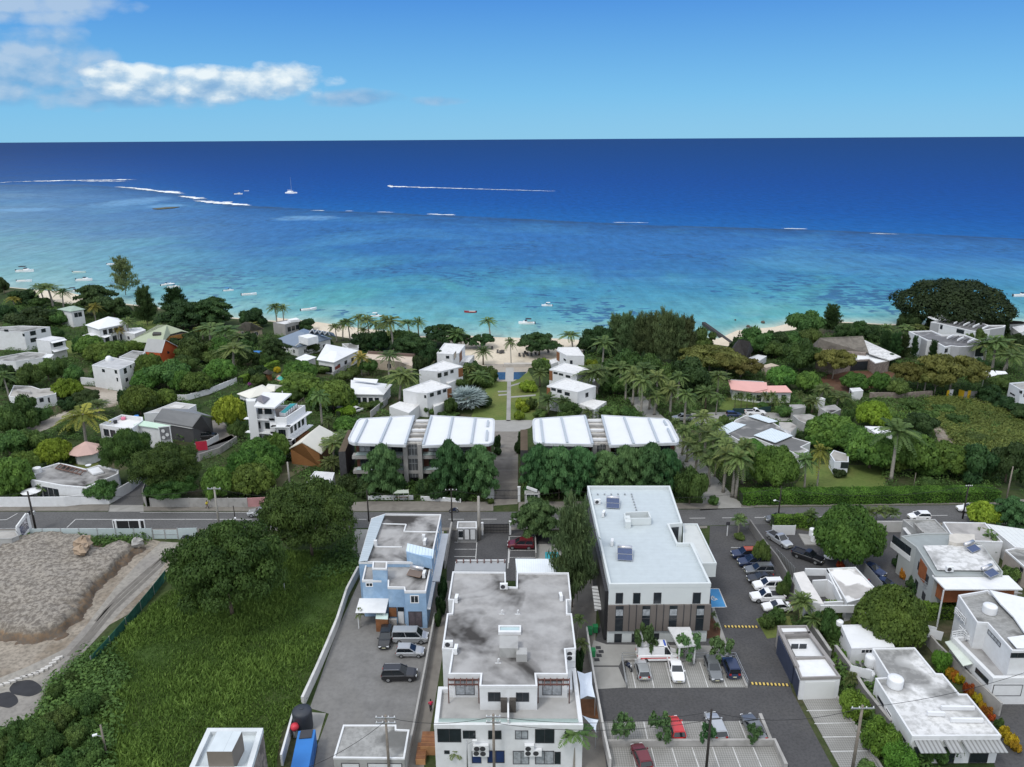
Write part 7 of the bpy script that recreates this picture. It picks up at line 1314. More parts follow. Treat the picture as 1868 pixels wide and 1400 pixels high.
def car(kind,col,rear,front,label,f=None,group=None,roofc=None,name='parked_car',cat='car'):
 L_,w,hood,belt,top,xb0,xb1,xt0,xt1,wr=SPEC[kind];hl=L_/2
 a,b=G(*(f(*rear) if f else rear)),G(*(f(*front) if f else front));c=(a+b)/2;d=(b-a).normalized();rz=math.atan2(d.y,d.x);z0=.07
 root=thing(name if kind not in ('pickup','van','ambulance') else {'pickup':'pickup_truck','van':'minivan','ambulance':'ambulance'}[kind],label,{'pickup':'pickup','van':'van','ambulance':'ambulance'}.get(kind,cat),(c.x,c.y,z0),group);o=Vector((0,0,0));ca,sa=math.cos(rz),math.sin(rz);ORG[root]=Vector((0,0,0));root.rotation_euler=(0,0,rz)
 P_=PAINTS[col];bd=MB();tail={'sedan':.96,'pickup':1.0}.get(kind,1.0)*belt
 st=[(-hl,.42,.55*hood+.1,.80),(-hl+.10,.26,tail-.12,.93),(-hl+.35,.22,tail,.98),(-hl*.45,.20,belt,1.0),(hl*.38,.20,belt,1.0),(hl*.55,.20,hood,.99),(hl-.42,.22,hood-.10,.95),(hl-.10,.26,hood-.22,.86),(hl,.40,.58*hood,.72)]
 if kind in ('van','ambulance'):st[5]=(hl*.70,.20,hood+.02,.98);st[6]=(hl*.86,.22,hood-.16,.93)
 rings=[]
 for x,zb,zt,ww in st:
  k=len(bd.v);zz=(zb+zt)/2;y=w*ww;rings.append(k)
  bd.v+=[(x,-y*.88,zb),(x,-y,zb+.15),(x,-y,max(zz,zt-.16)),(x,-y*.88,zt),(x,y*.88,zt),(x,y,max(zz,zt-.16)),(x,y,zb+.15),(x,y*.88,zb)]
 for i in range(len(rings)-1):
  for k in range(8):j=(k+1)%8;bd.f.append((rings[i]+k,rings[i]+j,rings[i+1]+j,rings[i+1]+k));bd.mi.append(0)
 bd.f.append(tuple(rings[0]+k for k in range(8))[::-1]);bd.f.append(tuple(rings[-1]+k for k in range(8)));bd.mi+=[0,0]
 body=bd.build('body',P_,root,o0=o)
 B0,B1,T0,T1=hl*xb0,hl*xb1,hl*xt0,hl*xt1;wb,wt=w*.93,w*.76
 g=MB();q=[(B0,-wb,belt-.03),(B1,-wb,belt-.03),(B1,wb,belt-.03),(B0,wb,belt-.03)];t=[(T0,-wt,top-.04),(T1,-wt,top-.04),(T1,wt,top-.04),(T0,wt,top-.04)]
 if kind=='ambulance':
  MB().prism([(B0+.02,-wb),(hl*.30,-wb),(hl*.30,wb),(B0+.02,wb)],belt-.03,top-.02).build('box_body',P_,root,o0=o);B0=hl*.30;q[0]=(B0,-wb,belt-.03);q[3]=(B0,wb,belt-.03);t[0]=(B0,-wt,top-.04);t[3]=(B0,wt,top-.04)
  for s in (-1,1):MB().box((-.6,s*w*1.0,.78),(3.6,.02,.16)).build('red_stripe',M('red_stripe',(.5,.02,.02),.5),body,o0=o)
 for k in range(4):j=(k+1)%4;g.poly([q[k],q[j],t[j],t[k]])
 g.build('glasshouse',CARGL,root,o0=o)
 rf=MB();e=.05;rp=[(T0-.06,-wt-e),(T1+.06,-wt-e),(T1+.06,wt+e),(T0-.06,wt+e)];rf.prism(rp,top-.07,top-.02,bottom=True);rf.prism(inset(rp,.12),top-.02,top+.02);rf.build('roof',PAINTS[roofc] if roofc else P_,root,o0=o)
 for k in range(4):MB().bar(Vector(q[k])*1.003,Vector(t[k])*1.003,.09,.09).build('pillar',P_,root,o0=o)
 for s in (-1,1):
  m_=.48 if kind != 'pickup' else .55;p0=Vector(q[0 if s<0 else 3]).lerp(Vector(q[1 if s<0 else 2]),m_);p1=Vector(t[0 if s<0 else 3]).lerp(Vector(t[1 if s<0 else 2]),m_);MB().bar(p0*1.004,p1*1.004,.08).build('pillar',P_ if kind in ('van','suv') else TRIM,root,o0=o)
  MB().box((B1-.18,s*(w+.08),belt+.06),(.16,.18,.13)).build('mirror',P_,root,o0=o)
  MB().box((hl-.14,s*w*.62,hood-.30),(.22,.34,.16)).build('headlight',LAMP,root,o0=o);MB().box((-hl+.08,s*w*.70,min(tail-.16,.95)),(.14,.26,.24)).build('tail_light',TAIL,root,o0=o)
  for x in (-hl*.60,hl*.62):
   tw=MB().tube([(x,s*(w-.20),wr),(x,s*(w+.015),wr)],wr,16).build('wheel',TYRE,root,o0=o);MB().tube([(x,s*(w-.02),wr),(x,s*(w+.03),wr)],wr*.62,12).build('rim',RIM,tw,o0=o)
 MB().box((hl-.02,0,.48),(.06,.5,.12)).build('number_plate',PLATE,root,o0=o);MB().box((-hl+.0,0,.62),(.05,.5,.12)).build('number_plate',PLATE,root,o0=o)
 MB().box((hl-.05,0,hood*.60),(.08,w*1.0,.16)).build('grille',TRIM,root,o0=o)
 if kind=='pickup':
  MB().prism([(-hl+.22,-w*.84),(-hl*.22,-w*.84),(-hl*.22,w*.84),(-hl+.22,w*.84)],belt-.1,belt+.012).build('load_bed',TRIM,root,o0=o)
  for s in (-1,1):MB().box((-hl*.6,s*w*.90,belt+.05),(hl*.82,.12,.12)).build('bed_rail',P_,root,o0=o)
  MB().box((-hl+.14,0,belt+.03),(.12,w*1.7,.12)).build('tailgate',P_,root,o0=o)
 if kind=='suv':
  for s in (-1,1):MB().bar((T0+.1,s*wt*.92,top+.05),(T1-.1,s*wt*.92,top+.05),.05).build('roof_rail',METAL if col=='black' else TRIM,root,o0=o)
 if kind=='ambulance':MB().box((hl*.36,0,top+.04),(.25,1.2,.12)).build('light_bar',M('blue_beacon',(.05,.1,.4),.3),root,o0=o)
 return root
car('estate','black',(1068,405),(1040,560),'black estate car with its nose towards the gravel yard, boot open by the steps',cJ)
car('van','silver',(1142,478),(1335,478),'silver minivan parked beside the pale blue building',cJ);car('hatch','silver',(1150,580),(1322,580),'silver hatchback parked next to the silver minivan',cJ);car('suv','black',(1042,752),(1272,748),'black SUV alone in the middle of the gravel yard',cJ)
car('suv','silver',(1915,938),(1785,938),'silver SUV on the road beside the dark spreading tree',cE,name='moving_car');car('hatch','grey',(388,518),(258,518),'grey hatchback with a black roof on the road by the lamp pole',cH,roofc='black',name='moving_car');car('hatch','white',(1282,503),(1142,503),'white hatchback on the road behind the dwarf palms',cH,name='moving_car');car('sedan','white',(1590,458),(1462,452),'white saloon on the road beyond the yellow-green roadside tree',cH,name='moving_car')
for kind,col,y,x0,x1,lab,rc in (('suv','darkblue',742,60,205,'dark SUV with an orange roof at the road end of the parked row','orange'),('suv','darkblue',792,112,235,'dark blue SUV, second in the parked row from the road',None),('suv','grey',843,138,298,'dark grey SUV, third in the parked row from the road',None),('sedan','black',892,160,302,'black saloon, fourth in the parked row from the road',None),('suv','white',938,205,340,'white SUV with a dark tail between the black saloon and the white pickup',None),('pickup','white',1008,165,372,'white pickup in the parked row',None),('sedan','white',1070,245,415,'white saloon at the lower end of the parked row, by the bushes',None)):car(kind,col,(x1,y-3),(x0,y),lab,cH,'cars in the parked row',rc)
car('pickup','silver',(285,612),(408,692),'silver pickup in the yard behind the white panel fence',cH);car('pickup','black',(438,725),(608,785),'black pickup in the yard beside the round mango tree',cH);car('sedan','blue',(868,812),(970,858),'dark blue saloon behind the leaning metal sheets, nearer the road',cH);car('sedan','darkblue',(930,905),(1062,948),'dark blue saloon beside the round mango tree in the dark courtyard',cH)
car('suv','darkred',(345,1010),(200,1008),'dark red SUV in the car court behind the roadside tree',cG)
car('hatch','silver',(448,795),(415,672),'silver hatchback in the upper bays beside the motorcycle',cL);car('sedan','white',(652,655),(697,825),'white car facing out of the upper bays',cL);car('estate','grey',(905,645),(968,818),'silver-grey estate car facing out of the upper bays',cL,roofc='grey');car('jeep','darkblue',(1088,790),(1030,655),'dark blue boxy jeep at the end of the upper bays',cL);car('ambulance','white',(412,632),(655,628),'white ambulance with a red stripe in front of the office building',cL)
car('hatch','red',(695,1228),(640,1075),'bright red hatchback behind a young street tree in the lower bays',cL);car('estate','silver',(990,1222),(915,1055),'silver estate car beside the black pole in the lower bays',cL);car('sedan','grey',(1265,1222),(1175,1072),'dark grey saloon at the end of the lower bays',cL);car('hatch','darkred',(452,1420),(400,1292),'dark red car in the lowest row of bays',cL)
car('pickup','silver',(1400,1040),(1282,1040),'silver pickup beside the palm avenue',cC);car('pickup','white',(430,402),(655,400),'white pickup behind the sprawling stained house',cN4);car('hatch','blue',(225,425),(315,425),'small blue car behind the sprawling stained house',cN4);car('sedan','white',(790,990),(862,968),'white car beside the yellow-green hedge',cB);car('suv','black',(1408,395),(1535,385),'black SUV beside the charcoal gabled house',cE)
def motorbike(p,rz,label):
 r=thing('motorcycle',label,'motorcycle',p);ORG[r]=Vector((0,0,0));r.rotation_euler=(0,0,rz);o=Vector((0,0,0))
 for x in (-.65,.65):w_=MB().tube([(x,-.06,.31),(x,.06,.31)],.31,16).build('wheel',TYRE,r,o0=o);MB().tube([(x,-.07,.31),(x,.07,.31)],.18,12).build('rim',RIM,w_,o0=o)
 MB().box((.0,0,.52),(.75,.26,.36)).bar((.0,0,.5),(.62,0,.9),.12).bar((-.65,0,.32),(.1,0,.45),.1).build('frame',PAINTS['darkblue'],r,o0=o);MB().box((-.32,0,.80),(.62,.26,.10)).build('seat',TRIM,r,o0=o);MB().box((.15,0,.84),(.42,.28,.2)).build('tank',PAINTS['darkblue'],r,o0=o)
 MB().bar((.52,-.36,1.02),(.52,.36,1.02),.05).bar((.65,0,.31),(.52,0,1.0),.08).build('handlebar',METAL,r,o0=o);MB().box((.66,0,.86),(.10,.18,.16)).build('headlight',LAMP,r,o0=o)
motorbike(at(cL,335,700,.07),-1.2,'dark motorcycle in the end bay of the upper car park');motorbike(at(cN8,186,500,.13),.1,'dark scooter standing on the pavement by the black pole');motorbike(at(cE,1325,1108,.05),.2,'dark blue motorcycle inside the site gate')
HULL=M('white_gelcoat',(.80,.80,.80),.35,.03);DECKB=M('boat_deck',(.55,.52,.47),.7,.06)
def boat(u,v,rz,label,L_=7.0,hull=None,cover=None,cabin=True,f=None,name='motorboat',motor=True):
 L_ *= .85
 p=G(*(f(u,v) if f else (u,v)),SEA);r=thing(name,label,'boat',p,'boats moored in the lagoon');ORG[r]=Vector((0,0,0));r.rotation_euler=(0,0,rz);o=Vector((0,0,0));mb=MB();rings=[]
 for x,w,zk,zt in ((-.5,.15,-.1,.10),(-.2,.165,-.12,.10),(.12,.15,-.11,.115),(.36,.085,-.06,.14),(.5,.008,.06,.17)):
  k=len(mb.v);rings.append(k);x *= L_;w *= L_;zk *= L_*.5;zt *= L_;mb.v+=[(x,0,zk),(x,-w*.8,zk*.4),(x,-w,zt),(x,-w*.85,zt),(x,w*.85,zt),(x,w,zt),(x,w*.8,zk*.4)]
 for i in range(4):
  for k in range(7):j=(k+1)%7;mb.f.append((rings[i]+k,rings[i]+j,rings[i+1]+j,rings[i+1]+k));mb.mi.append(0)
 mb.f.append(tuple(rings[0]+k for k in range(7))[::-1]);mb.mi.append(0);mb.build('hull',hull or HULL,r,o0=o)
 MB().box((-.15*L_,0,.105*L_),(.5*L_,.22*L_,.03*L_)).build('cockpit',DECKB,r,o0=o)
 if cabin:
  c=MB().prism([(-.05*L_,-.11*L_),(.22*L_,-.08*L_),(.22*L_,.08*L_),(-.05*L_,.11*L_)],.11*L_,.19*L_).build('cabin',HULL,r,o0=o);MB().prism([(-.04*L_,-.10*L_),(.10*L_,-.085*L_),(.10*L_,.085*L_),(-.04*L_,.10*L_)],.19*L_,.25*L_,top=True).build('windscreen',CARGL,c,o0=o)
 if cover:
  for x in (-.25,.0):
   for s in (-1,1):MB().bar((x*L_,s*.11*L_,.11*L_),(x*L_,s*.10*L_,.32*L_),.05).build('canopy_post',METAL,r,o0=o)
  MB().box((-.12*L_,0,.33*L_),(.36*L_,.25*L_,.03*L_)).build('canopy',cover,r,o0=o)
 if motor:MB().box((-.53*L_,0,.09*L_),(.06*L_,.06*L_,.14*L_)).build('outboard_motor',TRIM,r,o0=o)
 return r
CANB=M('blue_canvas',(.05,.20,.50),.8);CANK=M('black_canvas',(.03,.03,.035),.8);REDH=M('red_hull',(.30,.03,.03),.4);GRNH=M('pale_green_hull',(.50,.62,.58),.4)
boat(180,180,.1,'largest white cabin cruiser with a dark flybridge canopy, at the left of the lagoon',11.0,cover=CANK,f=cA);boat(175,250,.15,'low white open motorboat below the cabin cruiser',8.5,f=cA,cabin=False);boat(565,188,0,'long pale green open boat off the left beach',8.5,GRNH,cabin=False,f=cA);boat(600,243,.1,'white motorboat with a dark stern beside the pale green boat',9.5,f=cA);boat(800,130,0,'distant white boat behind the sparse she-oak',7.5,f=cA,cabin=False);boat(530,325,.2,'white boat with dark cover close to the far beach',8,cover=CANK,f=cA)
boat(1180,275,.9,'small white boat moored end-on, left of a pair',6.5,f=cA);boat(1235,293,-.1,'white motorboat moored beside the end-on boat',7.5,f=cA,cover=M('white_canvas',(.7,.7,.7),.8));boat(1622,316,.3,'small blue-covered boat alone in the lagoon',5.5,cover=CANB,f=cA);boat(1770,345,.3,'white skiff with black outboard off the almond trees',8,cabin=False,f=cA);boat(480,258,.5,'long white open boat close to the beach by the slate blue roof',8,cabin=False,f=cB);boat(960,305,-.1,'white motorboat with canopy behind the coconut palms',6,cover=M('white_canvas',(.7,.7,.7),.8),f=cB)
boat(1625,274,3.1,'dark red open boat with black outboard',6,REDH,cabin=False,f=cB);boat(380,228,3.1,'white cabin boat farther out in front of the beach',5.5,cover=M('white_canvas',(.7,.7,.7),.8),f=cC);boat(235,355,3.1,'white motorboat with a black canopy in front of the beach',7.5,cover=CANK,f=cC);boat(1832,214,0,'white yacht at the picture edge beyond the banyan',9,f=cD);boat(435,355,.1,'white motor yacht outside the reef',13);boat(450,349,0,'smaller white boat outside the reef behind the motor yacht',8,cabin=False);boat(712,340,3.0,'speeding white boat at the head of the long wake',10)
p=G(531,353,SEA);r=thing('catamaran','white sailing catamaran with a tall bare mast outside the reef','catamaran',p);ORG[r]=Vector((0,0,0));o=Vector((0,0,0));r.rotation_euler=(0,0,-.4)
for s in (-1,1):MB().prism([(-7,s*3-.9),(5,s*3-.9),(8,s*3),(5,s*3+.9),(-7,s*3+.9)],-.3,1.6).build('hull',HULL,r,o0=o)
MB().box((-1,0,1.7),(8,6,.5)).build('bridge_deck',HULL,r,o0=o);MB().box((-1,0,2.6),(6,4.6,1.3)).build('cabin',HULL,r,o0=o);MB().tube([(1,0,2),(1,0,21)],[.22,.12],8).build('mast',METAL,r,o0=o);MB().bar((1,0,4.2),(-6,0,4.4),.3).build('boom',HULL,r,o0=o)
FOAM=M('sea_foam',(.82,.84,.85),.8,.08,.2)
def foam(name,rows,label):
 mb=MB();wake='wake' in name
 for pts,wpx in rows:
  u0=pts[0][0]
  q=[G(u,v,SEA+.25) for u,v in pts]
  tot=sum((b-a).length for a,b in zip(q[:-1],q[1:]));run=0.0
  for a,b in zip(q[:-1],q[1:]):
   l=(b-a).length;n=max(3,int(l/2.2))
   for k in range(n):
    f_=(run+l*(k+random.random())/n)/tot;p0=a.lerp(b,min(1,(k+random.random())/n));env_=(1.0 if wake else min(1,f_*6,(1-f_)*6))*(1-.6*f_ if wake else .55+.45*math.sin(f_*tot*.03+u0)**2)
    w_=wpx*p0.y*p0.y/FPX/70*env_;L2=random.uniform(2.5,8);w2=w_*random.uniform(.12,.42);y=p0.y+random.gauss(0,w_*.28);m_=7;z=p0.z+random.random()*.15
    mb.poly([(p0.x+L2*math.cos(t)*random.uniform(.6,1),y+w2*math.sin(t)*random.uniform(.6,1),z) for t in [2*math.pi*i/m_ for i in range(m_)]])
   run+=l
 o=mb.build(name,FOAM);o['kind']='stuff';o['label']=label;o['category']=name.replace('_',' ');return o
foam('reef_surf',[([(0,334),(18,332)],.6),([(18,332),(100,330),(180,329),(248,328)],1.5),([(145,331),(235,331)],.8),([(212,341),(240,343),(290,349),(335,354)],1.3),([(290,349),(330,352)],1.6),([(330,358),(372,363)],2.0),([(355,366),(400,370),(455,375)],2.2),([(405,371),(455,375)],2.0)],'white surf breaking along the near-left arm of the reef');foam('reef_surf',[([(785,391),(826,393)],1.8),([(575,384),(590,385)],.9),([(690,387),(716,388)],.9),([(1118,406),(1178,407)],1.2),([(1432,417),(1472,418)],2.2),([(634,385),(640,385)],.8),([(1590,426),(1640,428)],.8)],'short broken surf along the outer reef line')
foam('boat_wake',[([(712,340.5),(745,341.5),(800,343)],1.4),([(800,343),(900,346),(1010,349)],.7)],'long white wake of the speeding boat')
def rock(u,v,r_,mat,label,f=None,z=0.0,name='boulder',flat=.6,group=None):
 p=G(*(f(u,v) if f else (u,v)),z);mb=MB();n,m_=10,6;b0=len(mb.v)
 for i in range(m_+1):
  th=math.pi*i/m_
  for k in range(n):
   a=2*math.pi*k/n;q=r_*(1+.22*math.sin(3*a+u)+.18*math.sin(2*a+5*th+v));mb.v.append((p.x+q*math.sin(th)*math.cos(a),p.y+q*math.sin(th)*math.sin(a),p.z+q*flat*math.cos(th)+r_*flat*.5))
 for i in range(m_):
  for k in range(n):j=(k+1)%n;mb.f.append((i*n+k,(i+1)*n+k,(i+1)*n+j,i*n+j));mb.mi.append(0)
 return single(mb,name,mat,label,'rock',group,loc=p)
ROCKM=M('dark_rock',(.10,.085,.07),.95,.3,.8,bmp=.5,bscale=2);EARTHR=M('tan_rock',(.33,.25,.18),.95,.2,1.0,bmp=.5,bscale=3)
for k,(x,y,s,w) in enumerate(((5,365,.8,'farthest left'),(182,382,1.6,'on its own'),(85,408,1.5,'beside the jetty shore'),(100,416,1.3,'at the waterline by the jetty'),(345,402,1.8,'on the white sand spit'),(362,410,1.4,'at the tip of the sand spit'),(340,418,1.6,'behind the sand spit'),(785,392,2.4,'below the beach beside the banyan'))):rock(x,y,s*.5,ROCKM,'dark shore rock %s'%w,cD,-.8,'shore_rock',.6,'rocks along the shore')
rock(600,1150,1.4,EARTHR,'large tan boulder on the excavated heap',cE,2.3,flat=.8);rock(582,1195,1.2,EARTHR,'tan boulder just below the large one on the heap',cE,2.4,flat=.7);rock(975,1140,1.0,CONC,'grey boulder at the lane end of the heap',cE,1.2,flat=.8)
mb=MB();q=[G(u,v,SEA) for u,v in ((278,382),(300,379.5),(328,378.5),(318,380.5),(290,383))];mb.prism([tuple(p[:2]) for p in q],SEA-.3,SEA+.7);single(mb,'reef_islet',M('islet_rock',(.09,.085,.05),.95,.3,.1),'low dark islet strip on the reef flat','islet')
a,b=at(cC,1490,362,SEA),at(cC,1690,488,0);d=(b-a).normalized();n_=Vector((-d.y,d.x,0))*.65;mb=MB().prism([tuple((a+n_)[:2]),tuple((b+n_)[:2]),tuple((b-n_)[:2]),tuple((a-n_)[:2])],-2,.2);single(mb,'jetty',M('jetty_stone',(.04,.038,.036),.95,.2,.5),'dark stone jetty running out from the shore','jetty')
wall_line('garden_wall',[(-80,926),(60,925.5),(120,925),(150,921.5),(200,920)],2.2,WHITE,'long white roadside wall in front of the stained bungalow',group='walls');wall_line('garden_wall',[(200,920),(240,896),(258,880)],2.2,WHITE,'white wall turning up the side lane')
wall_line('block_wall',[(276,926),(452,926)],2.0,CONC,'grey concrete block wall along the road by the mango trees',posts=3.2);wall_line('block_wall',[(453,926),(506,923)],2.0,M('faded_pink_wall',(.42,.22,.22),.9,.12),'faded pink end of the roadside block wall');wall_line('block_wall',[(268,926),(262,912),(268,895)],2.0,CONC,'grey wall end at the side lane corner')
wall_line('site_hoarding',[(48,985),(280,984)],2.2,M('pale_blue_hoarding',(.42,.49,.50),.6,.06,.6),'pale blue-grey site hoarding along the road beside the heap','hoarding',.08,posts=3.0,postmat=METAL);wall_line('site_hoarding',[(326,984),(362,983)],2.2,MATS['pale_blue_hoarding'],'short pale hoarding panel beside the site gate','hoarding',.08,posts=2.5,postmat=METAL)
r=thing('site_gate','pale two-leaf sheet gate in the site hoarding','gate',G(303,984));
for x0,x1 in ((281,302),(303,325)):
 a,b=G(x0,984),G(x1,984);l_=MB().bar(a+Vector((0,0,1.0)),b+Vector((0,0,1.0)),.05,1.8).build('leaf',MATS['pale_blue_hoarding'],r);MB().bar(a,a+Vector((0,0,2)),.1).bar(b,b+Vector((0,0,2)),.1).bar(a+Vector((0,-.04,1)),b+Vector((0,-.04,1)),.08).build('frame',METAL,l_)
r_=[cJ(*p) for p in ((858,-10),(775,150),(705,370),(640,530),(560,720),(452,958))];wall_line('yard_wall',r_,1.5,M('long_white_wall',(.55,.55,.54),.9,.08,.6,(.33,.32,.31),.5,.5,.7,.6),'long white wall between the meadow and the gravel yard',w=.35)
wall_line('yard_wall',[cJ(*p) for p in ((1415,330),(1345,720),(1255,1190),(1200,1430))],1.4,CONC,'weathered wall between the gravel yard and the stained block',w=.25);wall_line('yard_wall',[cJ(*p) for p in ((390,1060),(300,1390))],1.6,WHITE,'stained white wall behind the blue generator',w=.25)
wall_line('yard_wall',[cF(*p) for p in ((1495,880),(1445,1160))],1.6,CONC,'wall between the blue building and the car court',w=.3);wall_line('court_wall',[cG(*p) for p in ((374,930),(380,1090))],1.2,CONC,'low wall between the dark red SUV and the pool',w=.2)
wall_line('boundary_wall',[cL(*p) for p in ((38,470),(75,720),(105,900),(165,1240),(205,1420))],1.6,M('pale_wall',(.50,.49,.47),.9,.1),'pale wall between the stained block and the car park',w=.25)
wall_line('retaining_wall',[cL(*p) for p in ((178,1252),(1370,1244),(1450,1420))],.9,CONC,'low concrete wall between the two lower rows of bays',w=.4);wall_line('retaining_wall',[cL(*p) for p in ((1268,1050),(1345,1240))],.7,CONC,'low concrete kerb wall beside the dark grey saloon',w=.4);wall_line('retaining_wall',[cL(*p) for p in ((290,648),(1090,642),(1175,838))],.35,CONC,'low kerb wall round the upper bays',w=.3)
def rail(pts,h,label,f=None,mat=METAL,step=1.8,bars=3):
 q=[G(*(f(*p) if f else p)) for p in pts];c=sum(q,Vector((0,0,0)))/len(q);r=thing('guard_rail',label,'railing',c)
 for a,b in zip(q[:-1],q[1:]):
  mb=MB()
  for k in range(bars):z=Vector((0,0,h*(1-k*.38)));mb.bar(a+z,b+z,.06)
  mb.build('rail',mat,r);n=max(1,int((b-a).length/step))
  for k in range(n+1):p=a.lerp(b,k/n);MB().bar(p,p+Vector((0,0,h)),.07).build('post',mat,r)
rail([(290,640),(420,640),(560,640),(680,640),(1090,640)],1.2,'grey rail between the ambulance and the upper bays',cL);rail([(1092,640),(1180,835)],1.2,'grey rail beside the dark blue jeep',cL);rail([(288,640),(322,840)],1.0,'grey rail beside the concrete ramp',cL)
wall_line('car_park_wall',[cH(*p) for p in ((160,560),(250,690),(330,790),(430,960),(500,1080))],1.8,M('grey_block_wall',(.17,.165,.16),.9,.12),'grey wall behind the parked row',w=.25);wall_line('mesh_fence',[cH(*p) for p in ((322,745),(440,870))],1.9,MT('wire_mesh',(.22,.23,.23),.5,'Y',.5,(.12,.12,.12)),'wire fence behind the roofless shell','fence',.06);wall_line('sheet_fence',[cH(*p) for p in ((745,790),(840,830),(975,990))],2.6,MT('corrugated_sheet',(.33,.34,.35),.3,'Y',.3,(.20,.21,.22),.5,.3),'leaning corrugated sheet fence beside the roofless shell','fence',.06)
wall_line('panel_fence',[cH(*p) for p in ((300,600),(440,600))],1.9,WHITE,'white panel fence behind the silver pickup','fence',.08,posts=2.5);wall_line('yard_wall',[cH(*p) for p in ((930,582),(1108,582))],2.2,M('pale_wall',(.50,.49,.47)),'pale roadside wall beside the dark stained annexe',w=.2)
wall_line('boundary_wall',[cM(*p) for p in ((262,540),(330,640),(392,735))],2.0,MATS['grey_block_wall'],'grey wall behind the small flat-roofed lodge',w=.3,cap=CONC);wall_line('boundary_wall',[cM(*p) for p in ((425,700),(520,830),(610,980),(775,1190))],2.0,MATS['grey_block_wall'],'grey wall beside the long streaked roof',w=.3,cap=CONC);wall_line('bay_kerb',[cM(*p) for p in ((440,950),(740,1430))],.3,CONC,'kerb along the outer bays beside the clipped bushes',w=.3);wall_line('boundary_wall',[cN1(*p) for p in ((100,640),(230,800),(640,1200),(900,1440))],2.0,CONC,'grey wall between the crotons and the white two-level house',w=.25)
wall_line('garden_wall',[cA(*p) for p in ((580,978),(655,985),(850,1012),(975,985))],2.2,WHITE,'white garden wall round the house with the dome',w=.25);wall_line('balustrade_wall',[cA(*p) for p in ((1240,1092),(1330,1092),(1480,1050),(1680,968))],1.6,WHITE,'long white pierced balustrade wall beside the hedge',w=.25,posts=1.6);wall_line('lane_wall',[cE(*p) for p in ((1420,545),(1560,500),(1680,420))],1.6,CONC,'grey lane wall beyond the rain trees',w=.2,posts=2.5);wall_line('picket_fence',[cE(*p) for p in ((1420,475),(1552,400))],1.4,WHITE,'white slatted fence beside the parked black SUV','fence',.1,posts=1.2);wall_line('plank_fence',[cN6(*p) for p in ((880,1205),(1180,1215))],2.0,M('grey_planks',(.17,.15,.14),.9,.2,2.0),'grey plank fence below the timber gabled house','fence',.08,posts=1.5)
wall_line('front_wall',[cF(*p) for p in ((895,668),(1222,668))],.9,WHITE,'low white wall behind the bus shelter',w=.25);wall_line('front_wall',[cF(*p) for p in ((1275,672),(1420,680),(1560,692))],.9,WHITE,'low white wall below the curved-roof block',w=.25);wall_line('garden_wall',[cB(*p) for p in ((655,735),(780,660))],1.8,M('grey_garden_wall',(.36,.36,.36),.9),'grey wall beside the broad white roof',w=.2);wall_line('garden_wall',[cB(*p) for p in ((920,1020),(1040,920))],1.8,M('grey_garden_wall',(.36,.36,.36),.9),'grey wall beside the low white garden house',w=.2);wall_line('garden_wall',[cD(*p) for p in ((860,862),(1100,862),(1260,850))],1.6,STW,'stone wall across the end of the brown yard',w=.3);wall_line('garden_wall',[cN3(*p) for p in ((745,1065),(930,1060))],2.0,CONC,'grey wall beside the yellow gate leaves',w=.25)
YEL=M('yellow_gate_paint',(.65,.42,.02),.6,.08)
for (a,b),lab in ((((680,1050),(738,1068)),'open yellow gate leaf by the umbrella tree'),(((782,1064),(815,1064)),'narrow yellow gate panel in the grey wall'),(((540,1062),(568,1060)),'yellow-edged gate pier by the umbrella tree')):p,q=at(cN3,*a),at(cN3,*b);single(MB().bar(p+Vector((0,-.2,1.2)),q+Vector((0,-.2,1.2)),.12,2.3),'gate_leaf',YEL,lab,'gate')
def gate(a,b,h,label,f,mat,n,cross=2):
 p,q=at(f,*a),at(f,*b);r=thing('driveway_gate',label,'gate',(p+q)/2)
 for k in range(n+1):c=p.lerp(q,k/n);MB().bar(c,c+Vector((0,0,h)),.05).build('bar',mat,r)
 for k in range(cross):z=Vector((0,0,.15+(h-.25)*k/(cross-1)));MB().bar(p+z,q+z,.09).build('rail',mat,r)
 return r
gate((84,664),(250,662),2.0,'dark barred gate across the central driveway',cG,DARKM,18);r=gate((555,758),(866,756),2.0,'dark lattice gate of the car court beside the kiosk',cN8,DARKM,8,4);p,q=at(cN8,555,758),at(cN8,866,756);MB().bar(p+Vector((0,.05,1)),q+Vector((0,.05,1)),.04,1.8).build('infill',M('lattice_infill',(.10,.095,.09),.8),r)
for f,x,y,h,w,lab in ((cG,56,660,2.5,1.7,'broad white gate pier on the bus shelter side of the driveway gate'),(cG,260,684,3.2,.5,'slim white gate pier on the guard kiosk side'),(cN8,535,775,2.4,.3,'slim grey gate post beside the lattice gate'),(cN8,872,768,2.6,.35,'grey gate post between the lattice gate and the roadside tree'),(cN3,590,1060,2.4,1.0,'white gate pier beside the yellow gate leaves')):p=at(f,x,y);single(MB().box((p.x,p.y,h/2),(w,.4,h)).box((p.x,p.y,h+.05),(w+.1,.5,.1)),'gate_pier',WHITE,lab,'gate pier')
q=[cI(*p) for p in ((1062,200),(960,330),(820,500),(700,640),(590,760))];wall_line('mesh_fence',q,1.7,M('green_mesh',(.015,.085,.06),.8,.25,1.2,(.04,.16,.12),.8,.5,.65,.7),'sagging green mesh fence between the dirt lane and the meadow','fence',.05,posts=4,postmat=METAL);wall_line('mesh_fence',[cN4(*p) for p in ((250,390),(560,385),(740,360))],1.6,M('dark_green_mesh',(.012,.04,.04),.85),'dark green screen fence behind the sprawling stained house','fence',.06)
r0=[(0,885),(42,872),(80,857),(120,842),(155,830),(190,820),(225,808),(255,797),(285,780),(312,764),(338,742),(358,722),(378,707)]
